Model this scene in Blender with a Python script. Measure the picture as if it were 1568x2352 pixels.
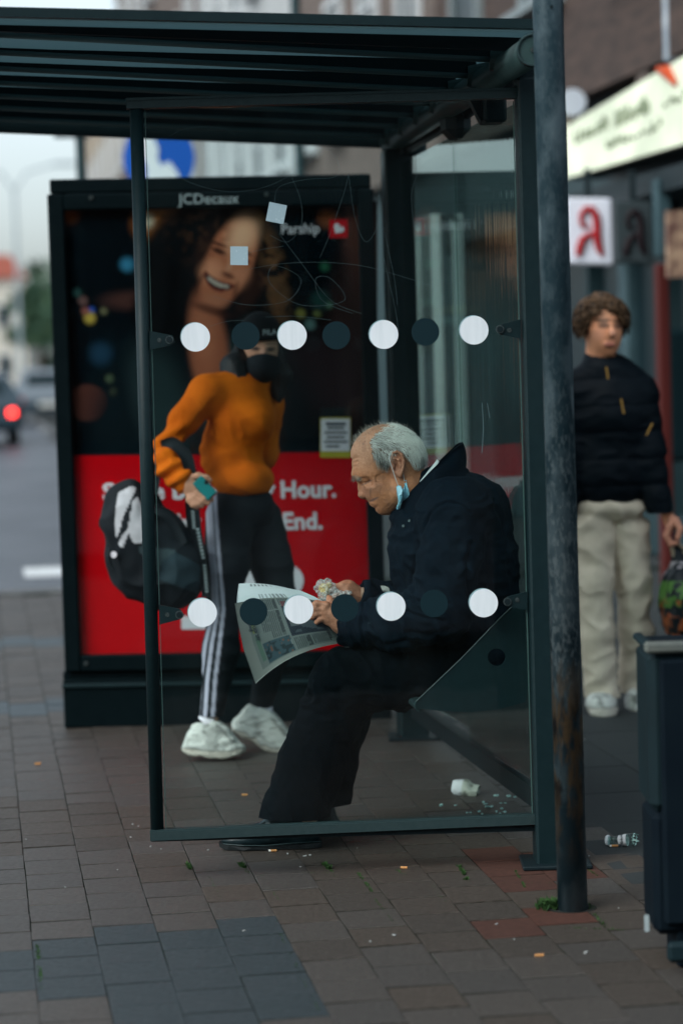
import bpy, bmesh, math, random
import numpy as np
from mathutils import Vector, Matrix
random.seed(7)
rng = np.random.default_rng(7)
scene = bpy.context.scene
for o in list(bpy.data.objects):
    bpy.data.objects.remove(o)

# ------------------------------------------------------------------ camera
# 85 mm portrait frame, eye height 1.5 m, tilted 3.7 degrees down, rolled 1.7 degrees
FPX, CAMH, PITCH, ROLL = 5553.0, 1.5, 0.065, 0.030
_f = np.array([0, math.cos(PITCH), -math.sin(PITCH)])
_u0 = np.array([0, math.sin(PITCH), math.cos(PITCH)])
_r0 = np.array([1.0, 0, 0])
_R = math.cos(ROLL) * _r0 - math.sin(ROLL) * _u0
_U = math.sin(ROLL) * _r0 + math.cos(ROLL) * _u0
_C = np.array([0, 0, CAMH])

def at(u, v, Y):
    """world point seen at survey position (u, v) on the plane y = Y"""
    d = _f + _R * (u - 784) / FPX - _U * (v - 1176) / FPX
    return _C + d * (Y / d[1])

def gr(u, v, z=0.0):
    d = _f + _R * (u - 784) / FPX - _U * (v - 1176) / FPX
    return _C + d * ((z - CAMH) / d[2])

def proj(P):
    d = np.asarray(P, float) - _C
    z = d @ _f
    return 784 + FPX * (d @ _R) / z, 1176 - FPX * (d @ _U) / z

cd = bpy.data.cameras.new('camera')
cam = bpy.data.objects.new('camera', cd)
scene.collection.objects.link(cam)
cd.sensor_fit = 'HORIZONTAL'
cd.sensor_width = 24.0
cd.lens = FPX / 1568 * 24.0
cd.clip_start = 0.1
cd.clip_end = 1500
cd.dof.use_dof = True
cd.dof.focus_distance = 7.12
cd.dof.aperture_fstop = 1.8
m = Matrix.Identity(4)
for i in range(3):
    m[i][0], m[i][1], m[i][2], m[i][3] = _R[i], _U[i], -_f[i], _C[i]
cam.matrix_world = m
scene.camera = cam

# ------------------------------------------------------------------ light
SUN_EL, SUN_AZ = math.radians(42), math.radians(226)   # azimuth clockwise from +Y: over the viewer's left shoulder
world = bpy.data.worlds.new('World')
scene.world = world
world.use_nodes = True
wn, wl = world.node_tree.nodes, world.node_tree.links
wn.clear()
sky = wn.new('ShaderNodeTexSky')
sky.sky_type = 'NISHITA'
sky.sun_disc = False
sky.sun_elevation = SUN_EL
sky.sun_rotation = SUN_AZ
sky.altitude = 50
sky.air_density = 1.0
sky.dust_density = 3.0
sky.ozone_density = 1.5
hs = wn.new('ShaderNodeHueSaturation')                 # cloud cover greys the blue of the sky
hs.inputs['Saturation'].default_value = 0.32
hs.inputs['Value'].default_value = 1.2
tint = wn.new('ShaderNodeMix')
tint.data_type = 'RGBA'
tint.blend_type = 'MULTIPLY'
tint.inputs['Factor'].default_value = 1.0
tint.inputs['B'].default_value = (0.93, 1.02, 1.05, 1)
bg = wn.new('ShaderNodeBackground')
bg.inputs['Strength'].default_value = 0.15
wo = wn.new('ShaderNodeOutputWorld')
wl.new(sky.outputs[0], hs.inputs['Color'])
wl.new(hs.outputs[0], tint.inputs['A'])
wl.new(tint.outputs['Result'], bg.inputs['Color'])
wl.new(bg.outputs[0], wo.inputs['Surface'])
sd = bpy.data.lights.new('sun', 'SUN')
sd.energy = 1.0
sd.angle = math.radians(36)
sd.color = (1.0, 0.97, 0.92)
sun = bpy.data.objects.new('sun', sd)
scene.collection.objects.link(sun)
sdir = Vector((math.sin(SUN_AZ) * math.cos(SUN_EL), math.cos(SUN_AZ) * math.cos(SUN_EL), math.sin(SUN_EL)))
sun.rotation_euler = sdir.to_track_quat('Z', 'Y').to_euler()
scene.view_settings.view_transform = 'Standard'
scene.view_settings.look = 'None'
scene.view_settings.gamma = 1
scene.view_settings.use_curve_mapping = False
scene.view_settings.exposure = 0.5
scene.render.engine = 'CYCLES'
scene.cycles.use_denoising = True
scene.cycles.max_bounces = 10
scene.cycles.transparent_max_bounces = 24
scene.cycles.sample_clamp_indirect = 6

# ------------------------------------------------------------------ object helpers
BASE = {}

def tag(o, label=None, cat=None, group=None, kind=None):
    if label: o['label'] = label
    if cat: o['category'] = cat
    if group: o['group'] = group
    if kind: o['kind'] = kind
    return o

def thing(name, loc, label, cat, group=None):
    o = bpy.data.objects.new(name, None)
    scene.collection.objects.link(o)
    o.location = loc
    o.empty_display_size = 0.1
    BASE[o] = np.array(loc, float)
    return tag(o, label, cat, group)

def new(name, V, F, mat, parent=None, loc=None, smooth=False, cols=None, label=None, uv=None):
    """one mesh object from world-space vertices; children keep the base of their thing"""
    V = np.asarray(V, float).reshape(-1, 3)
    base = BASE[parent] if parent is not None else np.array(loc if loc is not None else (0, 0, 0), float)
    me = bpy.data.meshes.new(name)
    me.from_pydata((V - base).tolist(), [], [list(map(int, f)) for f in F])
    if isinstance(mat, (list, tuple)):
        for x in mat: me.materials.append(x)
    elif mat is not None:
        me.materials.append(mat)
    if smooth:
        me.polygons.foreach_set('use_smooth', [True] * len(me.polygons))
    if cols is not None:
        c = np.ones((len(V), 4), np.float32)
        c[:, :3] = cols
        a = me.attributes.new('Col', 'FLOAT_COLOR', 'POINT')
        a.data.foreach_set('color', c.ravel())
    if uv is not None:
        ul = me.uv_layers.new(name='UVMap')
        li = np.empty(len(me.loops), np.int32)
        me.loops.foreach_get('vertex_index', li)
        ul.data.foreach_set('uv', np.asarray(uv, np.float32)[li].ravel())
    me.update()
    o = bpy.data.objects.new(name, me)
    scene.collection.objects.link(o)
    BASE[o] = base
    if parent is not None:
        o.parent = parent
    else:
        o.location = base
    if label: o['label'] = label
    return o

class MB:
    """collects simple shapes in world space"""
    def __init__(s): s.V, s.F, s.n = [], [], 0
    def add(s, V, F):
        V = np.asarray(V, float).reshape(-1, 3)
        s.V.append(V)
        s.F += [[i + s.n for i in f] for f in F]
        s.n += len(V)
        return s
    def hexa(s, P):      # 8 points: bottom 4 ccw, top 4 ccw
        return s.add(P, [(3, 2, 1, 0), (4, 5, 6, 7), (0, 1, 5, 4), (1, 2, 6, 5), (2, 3, 7, 6), (3, 0, 4, 7)])
    def box(s, c, size, ax=None, bev=0.0):
        """box about centre c; ax = 3 row axes"""
        A = np.eye(3) if ax is None else np.asarray(ax, float)
        h = np.asarray(size, float) / 2
        b = min(bev, h.min() * 0.9)
        if b <= 0:
            P = [(-1, -1, -1), (1, -1, -1), (1, 1, -1), (-1, 1, -1), (-1, -1, 1), (1, -1, 1), (1, 1, 1), (-1, 1, 1)]
            return s.hexa([np.asarray(c) + (np.array(p) * h) @ A for p in P])
        V, idx = [], {}
        for sx in (-1, 1):
            for sy in (-1, 1):
                for sz in (-1, 1):
                    for k in range(3):
                        q = h - b
                        q = q.copy(); q[k] = h[k]
                        idx[(sx, sy, sz, k)] = len(V)
                        V.append(np.asarray(c) + (np.array((sx, sy, sz)) * q) @ A)
        F = []
        g = lambda a, k: idx[(a[0], a[1], a[2], k)]
        for k in range(3):
            i, j = (k + 1) % 3, (k + 2) % 3
            for sg in (-1, 1):
                q = []
                for si, sj in ((-1, -1), (1, -1), (1, 1), (-1, 1)):
                    a = [0, 0, 0]; a[k] = sg; a[i] = si; a[j] = sj
                    q.append(g(a, k))
                F.append(q if sg > 0 else q[::-1])
                
            for si in (-1, 1):
                for sj in (-1, 1):
                    a = [0, 0, 0]; a[i] = si; a[j] = sj
                    a0 = list(a); a0[k] = -1; a1 = list(a); a1[k] = 1
                    q = [g(a0, i), g(a1, i), g(a1, j), g(a0, j)]
                    F.append(q if si * sj < 0 else q[::-1])
        for sx in (-1, 1):
            for sy in (-1, 1):
                for sz in (-1, 1):
                    q = [g((sx, sy, sz), 0), g((sx, sy, sz), 1), g((sx, sy, sz), 2)]
                    F.append(q if sx * sy * sz > 0 else q[::-1])
        return s.add(V, F)
    def tube(s, P, r, n=12, cap=True):
        P = np.asarray(P, float)
        rr = np.full(len(P), r, float) if np.isscalar(r) else np.asarray(r, float)
        V = []
        up = None
        for i in range(len(P)):
            t = P[min(i + 1, len(P) - 1)] - P[max(i - 1, 0)]
            t = t / (np.linalg.norm(t) + 1e-12)
            if up is None:
                up = np.array([0, 0, 1.0]) if abs(t[2]) < 0.9 else np.array([0, 1.0, 0])
            a = np.cross(t, up); a /= np.linalg.norm(a) + 1e-12
            b = np.cross(a, t)
            up = b
            for k in range(n):
                th = 2 * math.pi * k / n
                V.append(P[i] + rr[i] * (math.cos(th) * a + math.sin(th) * b))
        F = []
        for i in range(len(P) - 1):
            for k in range(n):
                k2 = (k + 1) % n
                F.append((i * n + k, (i + 1) * n + k, (i + 1) * n + k2, i * n + k2))
        if cap:
            F.append(tuple(range(n)))
            F.append(tuple(reversed(range((len(P) - 1) * n, len(P) * n))))
        return s.add(V, F)
    def disc(s, c, r, ax, th, n=28):
        """flat round plate: ax rows = in-plane x, in-plane y, normal"""
        A = np.asarray(ax, float)
        V = []
        for sg in (-0.5, 0.5):
            for k in range(n):
                t = 2 * math.pi * k / n
                V.append(np.asarray(c) + A[0] * r * math.cos(t) + A[1] * r * math.sin(t) + A[2] * th * sg)
        F = [tuple(range(n))[::-1], tuple(range(n, 2 * n))]
        for k in range(n):
            k2 = (k + 1) % n
            F.append((k, k2, n + k2, n + k))
        return s.add(V, F)
    def prism(s, pts, nrm, th):
        """polygon (world points) given thickness th along nrm (centred)"""
        P = np.asarray(pts, float); n = len(P)
        d = np.asarray(nrm, float) * th / 2
        V = np.vstack([P - d, P + d])
        F = [tuple(range(n))[::-1], tuple(range(n, 2 * n))]
        for k in range(n):
            k2 = (k + 1) % n
            F.append((k, k2, n + k2, n + k))
        return s.add(V, F)
    def build(s, name, mat, parent=None, loc=None, **kw):
        return new(name, np.vstack(s.V), s.F, mat, parent, loc, **kw)

def grid_faces(nu, nv):
    return [(i * nv + j, (i + 1) * nv + j, (i + 1) * nv + j + 1, i * nv + j + 1) for i in range(nu - 1) for j in range(nv - 1)]

def text(name, body, mat, parent, origin, xax, zax, size, bold=0.0, extrude=0.0008, align='LEFT', xs=1.0, shear=0.0, label=None):
    """flat lettering turned into a mesh; origin = baseline start in world space"""
    cu = bpy.data.curves.new(name, 'FONT')
    cu.body = body
    cu.size = size
    cu.offset = bold
    cu.extrude = extrude
    cu.align_x = align
    cu.shear = shear
    cu.resolution_u = 3
    t = bpy.data.objects.new('t', cu)
    scene.collection.objects.link(t)
    dg = bpy.context.evaluated_depsgraph_get()
    me = bpy.data.meshes.new_from_object(t.evaluated_get(dg))
    V = np.empty(len(me.vertices) * 3); me.vertices.foreach_get('co', V); V = V.reshape(-1, 3)
    F = [tuple(p.vertices) for p in me.polygons]
    bpy.data.objects.remove(t); bpy.data.meshes.remove(me); bpy.data.curves.remove(cu)
    x = np.asarray(xax, float); z = np.asarray(zax, float); y = np.cross(x, z)
    W = np.asarray(origin) + np.outer(V[:, 0] * xs, x) + np.outer(V[:, 1], z) + np.outer(V[:, 2], y)
    return new(name, W, F, mat, parent, label=label)

# ------------------------------------------------------------------ materials
def mat(name, col, rough=0.6, metal=0.0, col2=None, nscale=20.0, bump=0.0, bscale=60.0, spec=0.22, attr=False,
        sheen=0.0, emit=0.0, stretch=None, isl=None, detail=6.0, sss=0.0, coat=0.0, thr=(0.35, 0.65), alpha=1.0, objrand=None, rvar=0.0):
    m = bpy.data.materials.new(name)
    m.use_nodes = True
    nt = m.node_tree; N, L = nt.nodes, nt.links
    b = N['Principled BSDF']
    b.inputs['Roughness'].default_value = rough
    b.inputs['Metallic'].default_value = metal
    b.inputs['Specular IOR Level'].default_value = spec
    if sheen: b.inputs['Sheen Weight'].default_value = sheen
    if coat: b.inputs['Coat Weight'].default_value = coat; b.inputs['Coat Roughness'].default_value = 0.05
    if sss:
        b.inputs['Subsurface Weight'].default_value = sss
        b.inputs['Subsurface Radius'].default_value = (0.012, 0.005, 0.003)
        b.inputs['Subsurface Scale'].default_value = 0.5
    if alpha < 1: b.inputs['Alpha'].default_value = alpha
    tc = N.new('ShaderNodeTexCoord')
    src = tc.outputs['Object']
    if stretch:
        mp = N.new('ShaderNodeMapping'); mp.inputs['Scale'].default_value = stretch
        L.new(src, mp.inputs['Vector']); src = mp.outputs[0]
    def noise(sc, det=detail):
        n = N.new('ShaderNodeTexNoise'); n.inputs['Scale'].default_value = sc
        n.inputs['Detail'].default_value = det
        L.new(src, n.inputs['Vector'])
        return n.outputs['Fac']
    base = None
    def mix(f, a, c, mode='MIX'):
        x = N.new('ShaderNodeMix'); x.data_type = 'RGBA'; x.blend_type = mode
        for s, v in ((x.inputs['Factor'], f), (x.inputs['A'], a), (x.inputs['B'], c)):
            if hasattr(v, 'is_linked'): L.new(v, s)
            else: s.default_value = v if not isinstance(v, tuple) else (*v[:3], 1)
        return x.outputs['Result']
    c0 = (*col, 1)
    if attr:
        a = N.new('ShaderNodeAttribute'); a.attribute_name = 'Col'
        base = a.outputs['Color']
    if isl or objrand:
        if isl:
            g = N.new('ShaderNodeNewGeometry'); rnd = g.outputs['Random Per Island']
        else:
            g = N.new('ShaderNodeObjectInfo'); rnd = g.outputs['Random']
        base = mix(rnd, tuple(col), tuple(isl or objrand))
    if col2 is not None:
        mr = N.new('ShaderNodeMapRange')
        mr.inputs['From Min'].default_value, mr.inputs['From Max'].default_value = thr
        L.new(noise(nscale), mr.inputs['Value'])
        if base is None:
            base = mix(mr.outputs[0], tuple(col), tuple(col2))
        else:
            base = mix(mr.outputs[0], base, mix(1.0, base, tuple(col2), 'MULTIPLY'))
    if base is None: b.inputs['Base Color'].default_value = c0
    else: L.new(base, b.inputs['Base Color'])
    if emit:
        b.inputs['Emission Strength'].default_value = emit
        if base is None: b.inputs['Emission Color'].default_value = c0
        else: L.new(base, b.inputs['Emission Color'])
    if bump:
        bp = N.new('ShaderNodeBump'); bp.inputs['Strength'].default_value = 1.0; bp.inputs['Distance'].default_value = bump
        L.new(noise(bscale, 4.0), bp.inputs['Height'])
        L.new(bp.outputs[0], b.inputs['Normal'])
    if rvar:
        mr = N.new('ShaderNodeMapRange'); mr.inputs['To Min'].default_value = rough - rvar; mr.inputs['To Max'].default_value = rough + rvar
        L.new(noise(nscale * 0.7), mr.inputs['Value']); L.new(mr.outputs[0], b.inputs['Roughness'])
    return m

def glass_mat(name, tr=(0.9, 0.96, 0.95), dirt=0.0, rough=0.0, f0=0.04, wav=0.0, streak=False, spec_k=1.0):
    """sheet glass: clear film plus mirror share after Schlick, the same from both sides"""
    m = bpy.data.materials.new(name); m.use_nodes = True
    nt = m.node_tree; N, L = nt.nodes, nt.links; N.clear()
    out = N.new('ShaderNodeOutputMaterial')
    t = N.new('ShaderNodeBsdfTransparent'); t.inputs['Color'].default_value = (*tr, 1)
    g = N.new('ShaderNodeBsdfGlossy'); g.inputs['Roughness'].default_value = rough
    lw = N.new('ShaderNodeLayerWeight'); lw.inputs['Blend'].default_value = 0.5
    p = N.new('ShaderNodeMath'); p.operation = 'POWER'; p.inputs[1].default_value = 5
    L.new(lw.outputs['Facing'], p.inputs[0])
    ma = N.new('ShaderNodeMath'); ma.operation = 'MULTIPLY_ADD'; ma.inputs[1].default_value = (1 - f0) * spec_k; ma.inputs[2].default_value = f0
    L.new(p.outputs[0], ma.inputs[0])
    mx = N.new('ShaderNodeMixShader')
    L.new(ma.outputs[0], mx.inputs['Fac']); L.new(t.outputs[0], mx.inputs[1]); L.new(g.outputs[0], mx.inputs[2])
    last = mx.outputs[0]
    tc = N.new('ShaderNodeTexCoord')
    if wav:
        mp = N.new('ShaderNodeMapping'); mp.inputs['Scale'].default_value = (1, 1, 0.04) if streak else (1, 1, 1)
        n = N.new('ShaderNodeTexNoise'); n.inputs['Scale'].default_value = 22 if streak else 3
        n.inputs['Detail'].default_value = 2
        L.new(tc.outputs['Object'], mp.inputs[0]); L.new(mp.outputs[0], n.inputs['Vector'])
        bp = N.new('ShaderNodeBump'); bp.inputs['Distance'].default_value = wav; bp.inputs['Strength'].default_value = 1
        L.new(n.outputs['Fac'], bp.inputs['Height']); L.new(bp.outputs[0], g.inputs['Normal'])
    if dirt:
        d = N.new('ShaderNodeBsdfDiffuse'); d.inputs['Color'].default_value = (0.5, 0.58, 0.58, 1)
        n = N.new('ShaderNodeTexNoise'); n.inputs['Scale'].default_value = 5; n.inputs['Detail'].default_value = 8
        mp = N.new('ShaderNodeMapping'); mp.inputs['Scale'].default_value = (1.5, 1.5, 0.35)
        L.new(tc.outputs['Object'], mp.inputs[0]); L.new(mp.outputs[0], n.inputs['Vector'])
        mr = N.new('ShaderNodeMapRange'); mr.inputs['From Min'].default_value = 0.4; mr.inputs['From Max'].default_value = 0.8
        mr.inputs['To Max'].default_value = dirt
        L.new(n.outputs['Fac'], mr.inputs['Value'])
        m2 = N.new('ShaderNodeMixShader')
        L.new(mr.outputs[0], m2.inputs['Fac']); L.new(last, m2.inputs[1]); L.new(d.outputs[0], m2.inputs[2])
        last = m2.outputs[0]
    L.new(last, out.inputs['Surface'])
    return m

# ------------------------------------------------------------------ implicit modelling (bodies, clothes)
def vnoise(P, scale, seed=0):
    """value noise in -1..1"""
    Q = np.asarray(P, float) * scale + seed * 17.31
    I = np.floor(Q).astype(np.int64); f = Q - I
    f = f * f * (3 - 2 * f)
    def h(i, j, k):
        n = (i * 374761393 + j * 668265263 + k * 2147483647 + seed * 974711) & 0xFFFFFFFF
        n = ((n ^ (n >> 13)) * 1274126177) & 0xFFFFFFFF
        n = (n ^ (n >> 16)) & 0xFFFF
        return n / 32767.5 - 1
    r = 0
    for a in (0, 1):
        for b in (0, 1):
            for c in (0, 1):
                w = (f[:, 0] if a else 1 - f[:, 0]) * (f[:, 1] if b else 1 - f[:, 1]) * (f[:, 2] if c else 1 - f[:, 2])
                r = r + w * h(I[:, 0] + a, I[:, 1] + b, I[:, 2] + c)
    return r

def fbm(P, scale, seed=0, octv=3):
    r, a = 0, 1.0
    for o in range(octv):
        r = r + a * vnoise(P, scale * 2 ** o, seed + o); a *= 0.5
    return r

class SDF:
    def __init__(s, lo, hi, h):
        s.lo = np.asarray(lo, float); s.h = h
        n = np.ceil((np.asarray(hi, float) - s.lo) / h).astype(int) + 1
        s.ax = [s.lo[i] + h * np.arange(n[i]) for i in range(3)]
        s.F = np.full(n, 1.0, np.float32)
    def _win(s, lo, hi):
        sl = []
        for i in range(3):
            a = int(max(0, math.floor((lo[i] - s.lo[i]) / s.h))); b = int(min(s.F.shape[i], math.ceil((hi[i] - s.lo[i]) / s.h) + 1))
            if b <= a: return None
            sl.append(slice(a, b))
        return tuple(sl)
    def _op(s, lo, hi, fn, k, mode):
        mrg = 3 * s.h + k * 1.5
        w = s._win(np.asarray(lo) - mrg, np.asarray(hi) + mrg)
        if w is None: return s
        P = np.stack(np.meshgrid(s.ax[0][w[0]], s.ax[1][w[1]], s.ax[2][w[2]], indexing='ij'), -1).astype(np.float32)
        d = fn(P).astype(np.float32); f = s.F[w]
        if mode == 'u':
            hh = np.maximum(k - np.abs(f - d), 0) / max(k, 1e-6)
            s.F[w] = np.minimum(f, d) - hh * hh * k * 0.25
        elif mode == 'd':
            hh = np.maximum(k - np.abs(f + d), 0) / max(k, 1e-6)
            s.F[w] = np.maximum(f, -d) + hh * hh * k * 0.25
        elif mode == 'i':
            hh = np.maximum(k - np.abs(f - d), 0) / max(k, 1e-6)
            s.F[w] = np.maximum(f, d) + hh * hh * k * 0.25
        return s
    def cone(s, a, b, ra, rb=None, k=0.01, mode='u'):
        a = np.asarray(a, np.float32); b = np.asarray(b, np.float32); rb = ra if rb is None else rb
        r = max(ra, rb)
        ba = b - a; l2 = float(ba @ ba) + 1e-12
        def fn(P):
            pa = P - a
            t = np.clip((pa @ ba) / l2, 0, 1)
            return np.linalg.norm(pa - t[..., None] * ba, axis=-1) - (ra + t * (rb - ra))
        return s._op(np.minimum(a, b) - r, np.maximum(a, b) + r, fn, k, mode)
    def chain(s, P, R, k=0.01, kk=None, mode='u'):
        for i in range(len(P) - 1):
            s.cone(P[i], P[i + 1], R[i], R[i + 1], k if (i == 0 or kk is None) else kk, mode)
        return s
    def ell(s, c, r, k=0.01, rot=None, mode='u'):
        """rot = 3x3 rows: local axes in world"""
        c = np.asarray(c, np.float32); r = np.asarray(r, np.float32)
        A = np.eye(3, dtype=np.float32) if rot is None else np.asarray(rot, np.float32)
        ext = np.sqrt(((A * r[:, None]) ** 2).sum(0))
        def fn(P):
            q = (P - c) @ A.T
            k0 = np.linalg.norm(q / r, axis=-1); k1 = np.linalg.norm(q / (r * r), axis=-1)
            return k0 * (k0 - 1) / np.maximum(k1, 1e-6)
        return s._op(c - ext, c + ext, fn, k, mode)
    def cut(s, p, n, k=0.005):
        p = np.asarray(p, np.float32); n = np.asarray(n, np.float32); n = n / np.linalg.norm(n)
        hi = s.lo + s.h * np.array(s.F.shape)
        return s._op(s.lo, hi, lambda P: (P - p) @ n, k, 'i')
    def poly(s, pts2, axis, k, mode='i', pad=0.0):
        """extruded polygon in the plane of the two other axes (axis = 1 -> x,z)"""
        Q = np.asarray(pts2, np.float32)
        o = [i for i in range(3) if i != axis]
        def fn(P):
            p = P[:, 0][..., o] if axis == 1 else P[..., o]
            d = np.full(p.shape[:-1], 1e9, np.float32); sg = np.ones(p.shape[:-1], np.float32)
            n = len(Q)
            for i in range(n):
                a, b = Q[i], Q[i - 1]
                e = b - a; w = p - a
                t = np.clip((w @ e) / (e @ e + 1e-12), 0, 1)
                q = w - t[..., None] * e
                d = np.minimum(d, (q * q).sum(-1))
                c1 = p[..., 1] >= a[1]; c2 = p[..., 1] < b[1]; c3 = e[0] * w[..., 1] > e[1] * w[..., 0]
                fl = (c1 & c2 & c3) | (~c1 & ~c2 & ~c3)
                sg = np.where(fl, -sg, sg)
            r = sg * np.sqrt(d) - pad
            return np.repeat(r[:, None], P.shape[1], 1) if axis == 1 else r
        hi = s.lo + s.h * np.array(s.F.shape)
        return s._op(s.lo, hi, fn, k, mode)
    def mesh(s):
        F = s.F
        ins = F < 0
        nx, ny, nz = F.shape
        c = np.zeros((nx - 1, ny - 1, nz - 1), np.int8)
        for a in (0, 1):
            for b in (0, 1):
                for d in (0, 1):
                    c += ins[a:nx - 1 + a, b:ny - 1 + b, d:nz - 1 + d]
        act = (c > 0) & (c < 8)
        I = np.argwhere(act)
        idm = np.full(act.shape, -1, np.int64); idm[act] = np.arange(len(I))
        acc = np.zeros((len(I), 3)); cnt = np.zeros(len(I))
        offs = [(a, b, d) for a in (0, 1) for b in (0, 1) for d in (0, 1)]
        for o1 in offs:
            for ax in range(3):
                if o1[ax]: continue
                o2 = list(o1); o2[ax] = 1
                f1 = F[I[:, 0] + o1[0], I[:, 1] + o1[1], I[:, 2] + o1[2]]; f2 = F[I[:, 0] + o2[0], I[:, 1] + o2[1], I[:, 2] + o2[2]]
                x = (f1 < 0) != (f2 < 0)
                t = np.where(x, f1 / np.where(x, f1 - f2, 1), 0)
                p = np.array(o1, float)[None] + 0 * acc
                p[:, ax] += t
                acc += p * x[:, None]; cnt += x
        V = s.lo + s.h * (I + acc / cnt[:, None])
        Q = []
        for ax in range(3):
            sl1 = [slice(None)] * 3; sl2 = [slice(None)] * 3
            sl1[ax] = slice(0, -1); sl2[ax] = slice(1, None)
            ch = ins[tuple(sl1)] != ins[tuple(sl2)]
            E = np.argwhere(ch)
            b, d = (ax + 1) % 3, (ax + 2) % 3
            ok = (E[:, b] > 0) & (E[:, d] > 0) & (E[:, b] < F.shape[b] - 1) & (E[:, d] < F.shape[d] - 1)
            E = E[ok]
            def cell(db, dd):
                q = E.copy(); q[:, b] -= db; q[:, d] -= dd
                return idm[q[:, 0], q[:, 1], q[:, 2]]
            q = np.stack([cell(1, 1), cell(0, 1), cell(0, 0), cell(1, 0)], 1)
            fl = ins[E[:, 0], E[:, 1], E[:, 2]]
            q[~fl] = q[~fl][:, ::-1]
            Q.append(q)
        Q = np.vstack(Q)
        Q = Q[(Q >= 0).all(1)]
        return V, Q

def vnormals(V, Q):
    n = np.cross(V[Q[:, 2]] - V[Q[:, 0]], V[Q[:, 3]] - V[Q[:, 1]])
    N = np.zeros_like(V)
    for i in range(4): np.add.at(N, Q[:, i], n)
    return N / (np.linalg.norm(N, axis=1, keepdims=True) + 1e-12)

def relax(V, Q, it=1, lam=0.5):
    for _ in range(it):
        S = np.zeros_like(V); c = np.zeros(len(V))
        for i in range(4):
            a, b = Q[:, i], Q[:, (i + 1) % 4]
            np.add.at(S, a, V[b]); np.add.at(S, b, V[a]); np.add.at(c, a, 1); np.add.at(c, b, 1)
        V = V + lam * (S / np.maximum(c, 1)[:, None] - V)
    return V

def rotx(a): c, s_ = math.cos(a), math.sin(a); return np.array([[1, 0, 0], [0, c, -s_], [0, s_, c]])
def roty(a): c, s_ = math.cos(a), math.sin(a); return np.array([[c, 0, s_], [0, 1, 0], [-s_, 0, c]])
def rotz(a): c, s_ = math.cos(a), math.sin(a); return np.array([[c, -s_, 0], [s_, c, 0], [0, 0, 1]])
def bl(x, a, b): t = np.clip((x - a) / (b - a), 0, 1); return t * t * (3 - 2 * t)
def blob(U, V_, cu, cv, ru, rv=None, ang=0.0, soft=0.35):
    rv = ru if rv is None else rv
    c, s_ = math.cos(ang), math.sin(ang)
    x = ((U - cu) * c + (V_ - cv) * s_) / ru; y = (-(U - cu) * s_ + (V_ - cv) * c) / rv
    return 1 - bl(np.sqrt(x * x + y * y), 1 - soft, 1 + soft)
# ================================================================== axes of the street and of the shelter
SA = math.radians(8.5)
SD = np.array([-math.sin(SA), math.cos(SA), 0])          # along the street, away
SP = np.array([math.cos(SA), math.sin(SA), 0])           # across, to the right
UP = np.array([0, 0, 1.0])
WD = np.array([-0.1306, 0.9914, 0]); WP = np.array([-0.9914, -0.1306, 0])   # shelter: along its back wall / towards the street

# ------------------------------------------------------------------ materials
M = {}
M['metal'] = mat('shelter_paint', (0.004, 0.0145, 0.0172), 0.45, spec=0.2, col2=(0.0055, 0.0175, 0.0205), nscale=40, bump=0.0004, bscale=900, rvar=0.08)
M['metal_dark'] = mat('shelter_paint_dark', (0.004, 0.011, 0.014), 0.5, spec=0.2, col2=(0.006, 0.014, 0.017), nscale=30)
M['metal_light'] = mat('rail_paint', (0.026, 0.048, 0.05), 0.4, col2=(0.02, 0.038, 0.04), nscale=60)
M['rail'] = mat('rail_face_paint', (0.02, 0.038, 0.04), 0.45, col2=(0.025, 0.044, 0.046), nscale=60, bump=0.0003, bscale=800)
M['slat_lip'] = mat('slat_lip_highlight', (0.075, 0.12, 0.125), 0.4)  # highlight along the slat lips put into a paler base colour
M['beam'] = mat('beam_paint', (0.024, 0.05, 0.05), 0.4, col2=(0.03, 0.058, 0.058), nscale=30)
M['bolt'] = mat('bolt_steel', (0.12, 0.15, 0.15), 0.35, 0.7, col2=(0.04, 0.05, 0.05), nscale=300)
M['glass'] = glass_mat('pane_glass', (0.90, 0.955, 0.95), 0.004, f0=0.02)
M['glass_back'] = glass_mat('back_pane_glass', (0.82, 0.92, 0.9), 0.006, wav=0.0011, streak=True, f0=0.06)
M['glass_edge'] = mat('glass_edge', (0.05, 0.10, 0.092), 0.4)
M['scratch'] = mat('scratch', (0.10, 0.16, 0.17), 0.8, spec=.2)
M['dot_white'] = mat('dot_white', (0.78, 0.82, 0.85), 0.55, col2=(0.7, 0.75, 0.78), nscale=50, stretch=(1, 1, 0.1))
M['dot_dark'] = mat('dot_dark', (0.004, 0.018, 0.024), 0.6, spec=0.15)
M['sticker'] = mat('sticker', (0.36, 0.48, 0.53), 0.35, col2=(0.6, 0.68, 0.7), nscale=180, thr=(0.62, 0.72))
M['joint'] = mat('joint_sand', (0.008, 0.011, 0.010), 0.95, spec=.05, col2=(0.007, 0.013, 0.007), nscale=7, bump=0.002, bscale=150)
brown = ((0.074, 0.063, 0.054), (0.063, 0.056, 0.05))
M['paver_brown'] = mat('paver_brown', brown[0], 0.5, col2=(0.42, 0.43, 0.43), nscale=75, bump=0.0032, bscale=300, objrand=brown[1], thr=(0.3, 0.75), rvar=0.14, spec=.45)
M['paver_tan'] = mat('paver_tan', (0.082, 0.066, 0.054), 0.5, col2=(0.42, 0.42, 0.41), nscale=70, bump=0.0032, bscale=300, objrand=(0.068, 0.058, 0.05), thr=(0.3, 0.75), rvar=0.14)
M['paver_dark'] = mat('paver_dark', (0.040, 0.052, 0.057), 0.5, col2=(0.5, 0.52, 0.53), nscale=60, bump=0.0028, bscale=300, objrand=(0.044, 0.055, 0.06), thr=(0.3, 0.72), rvar=0.12)
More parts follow.
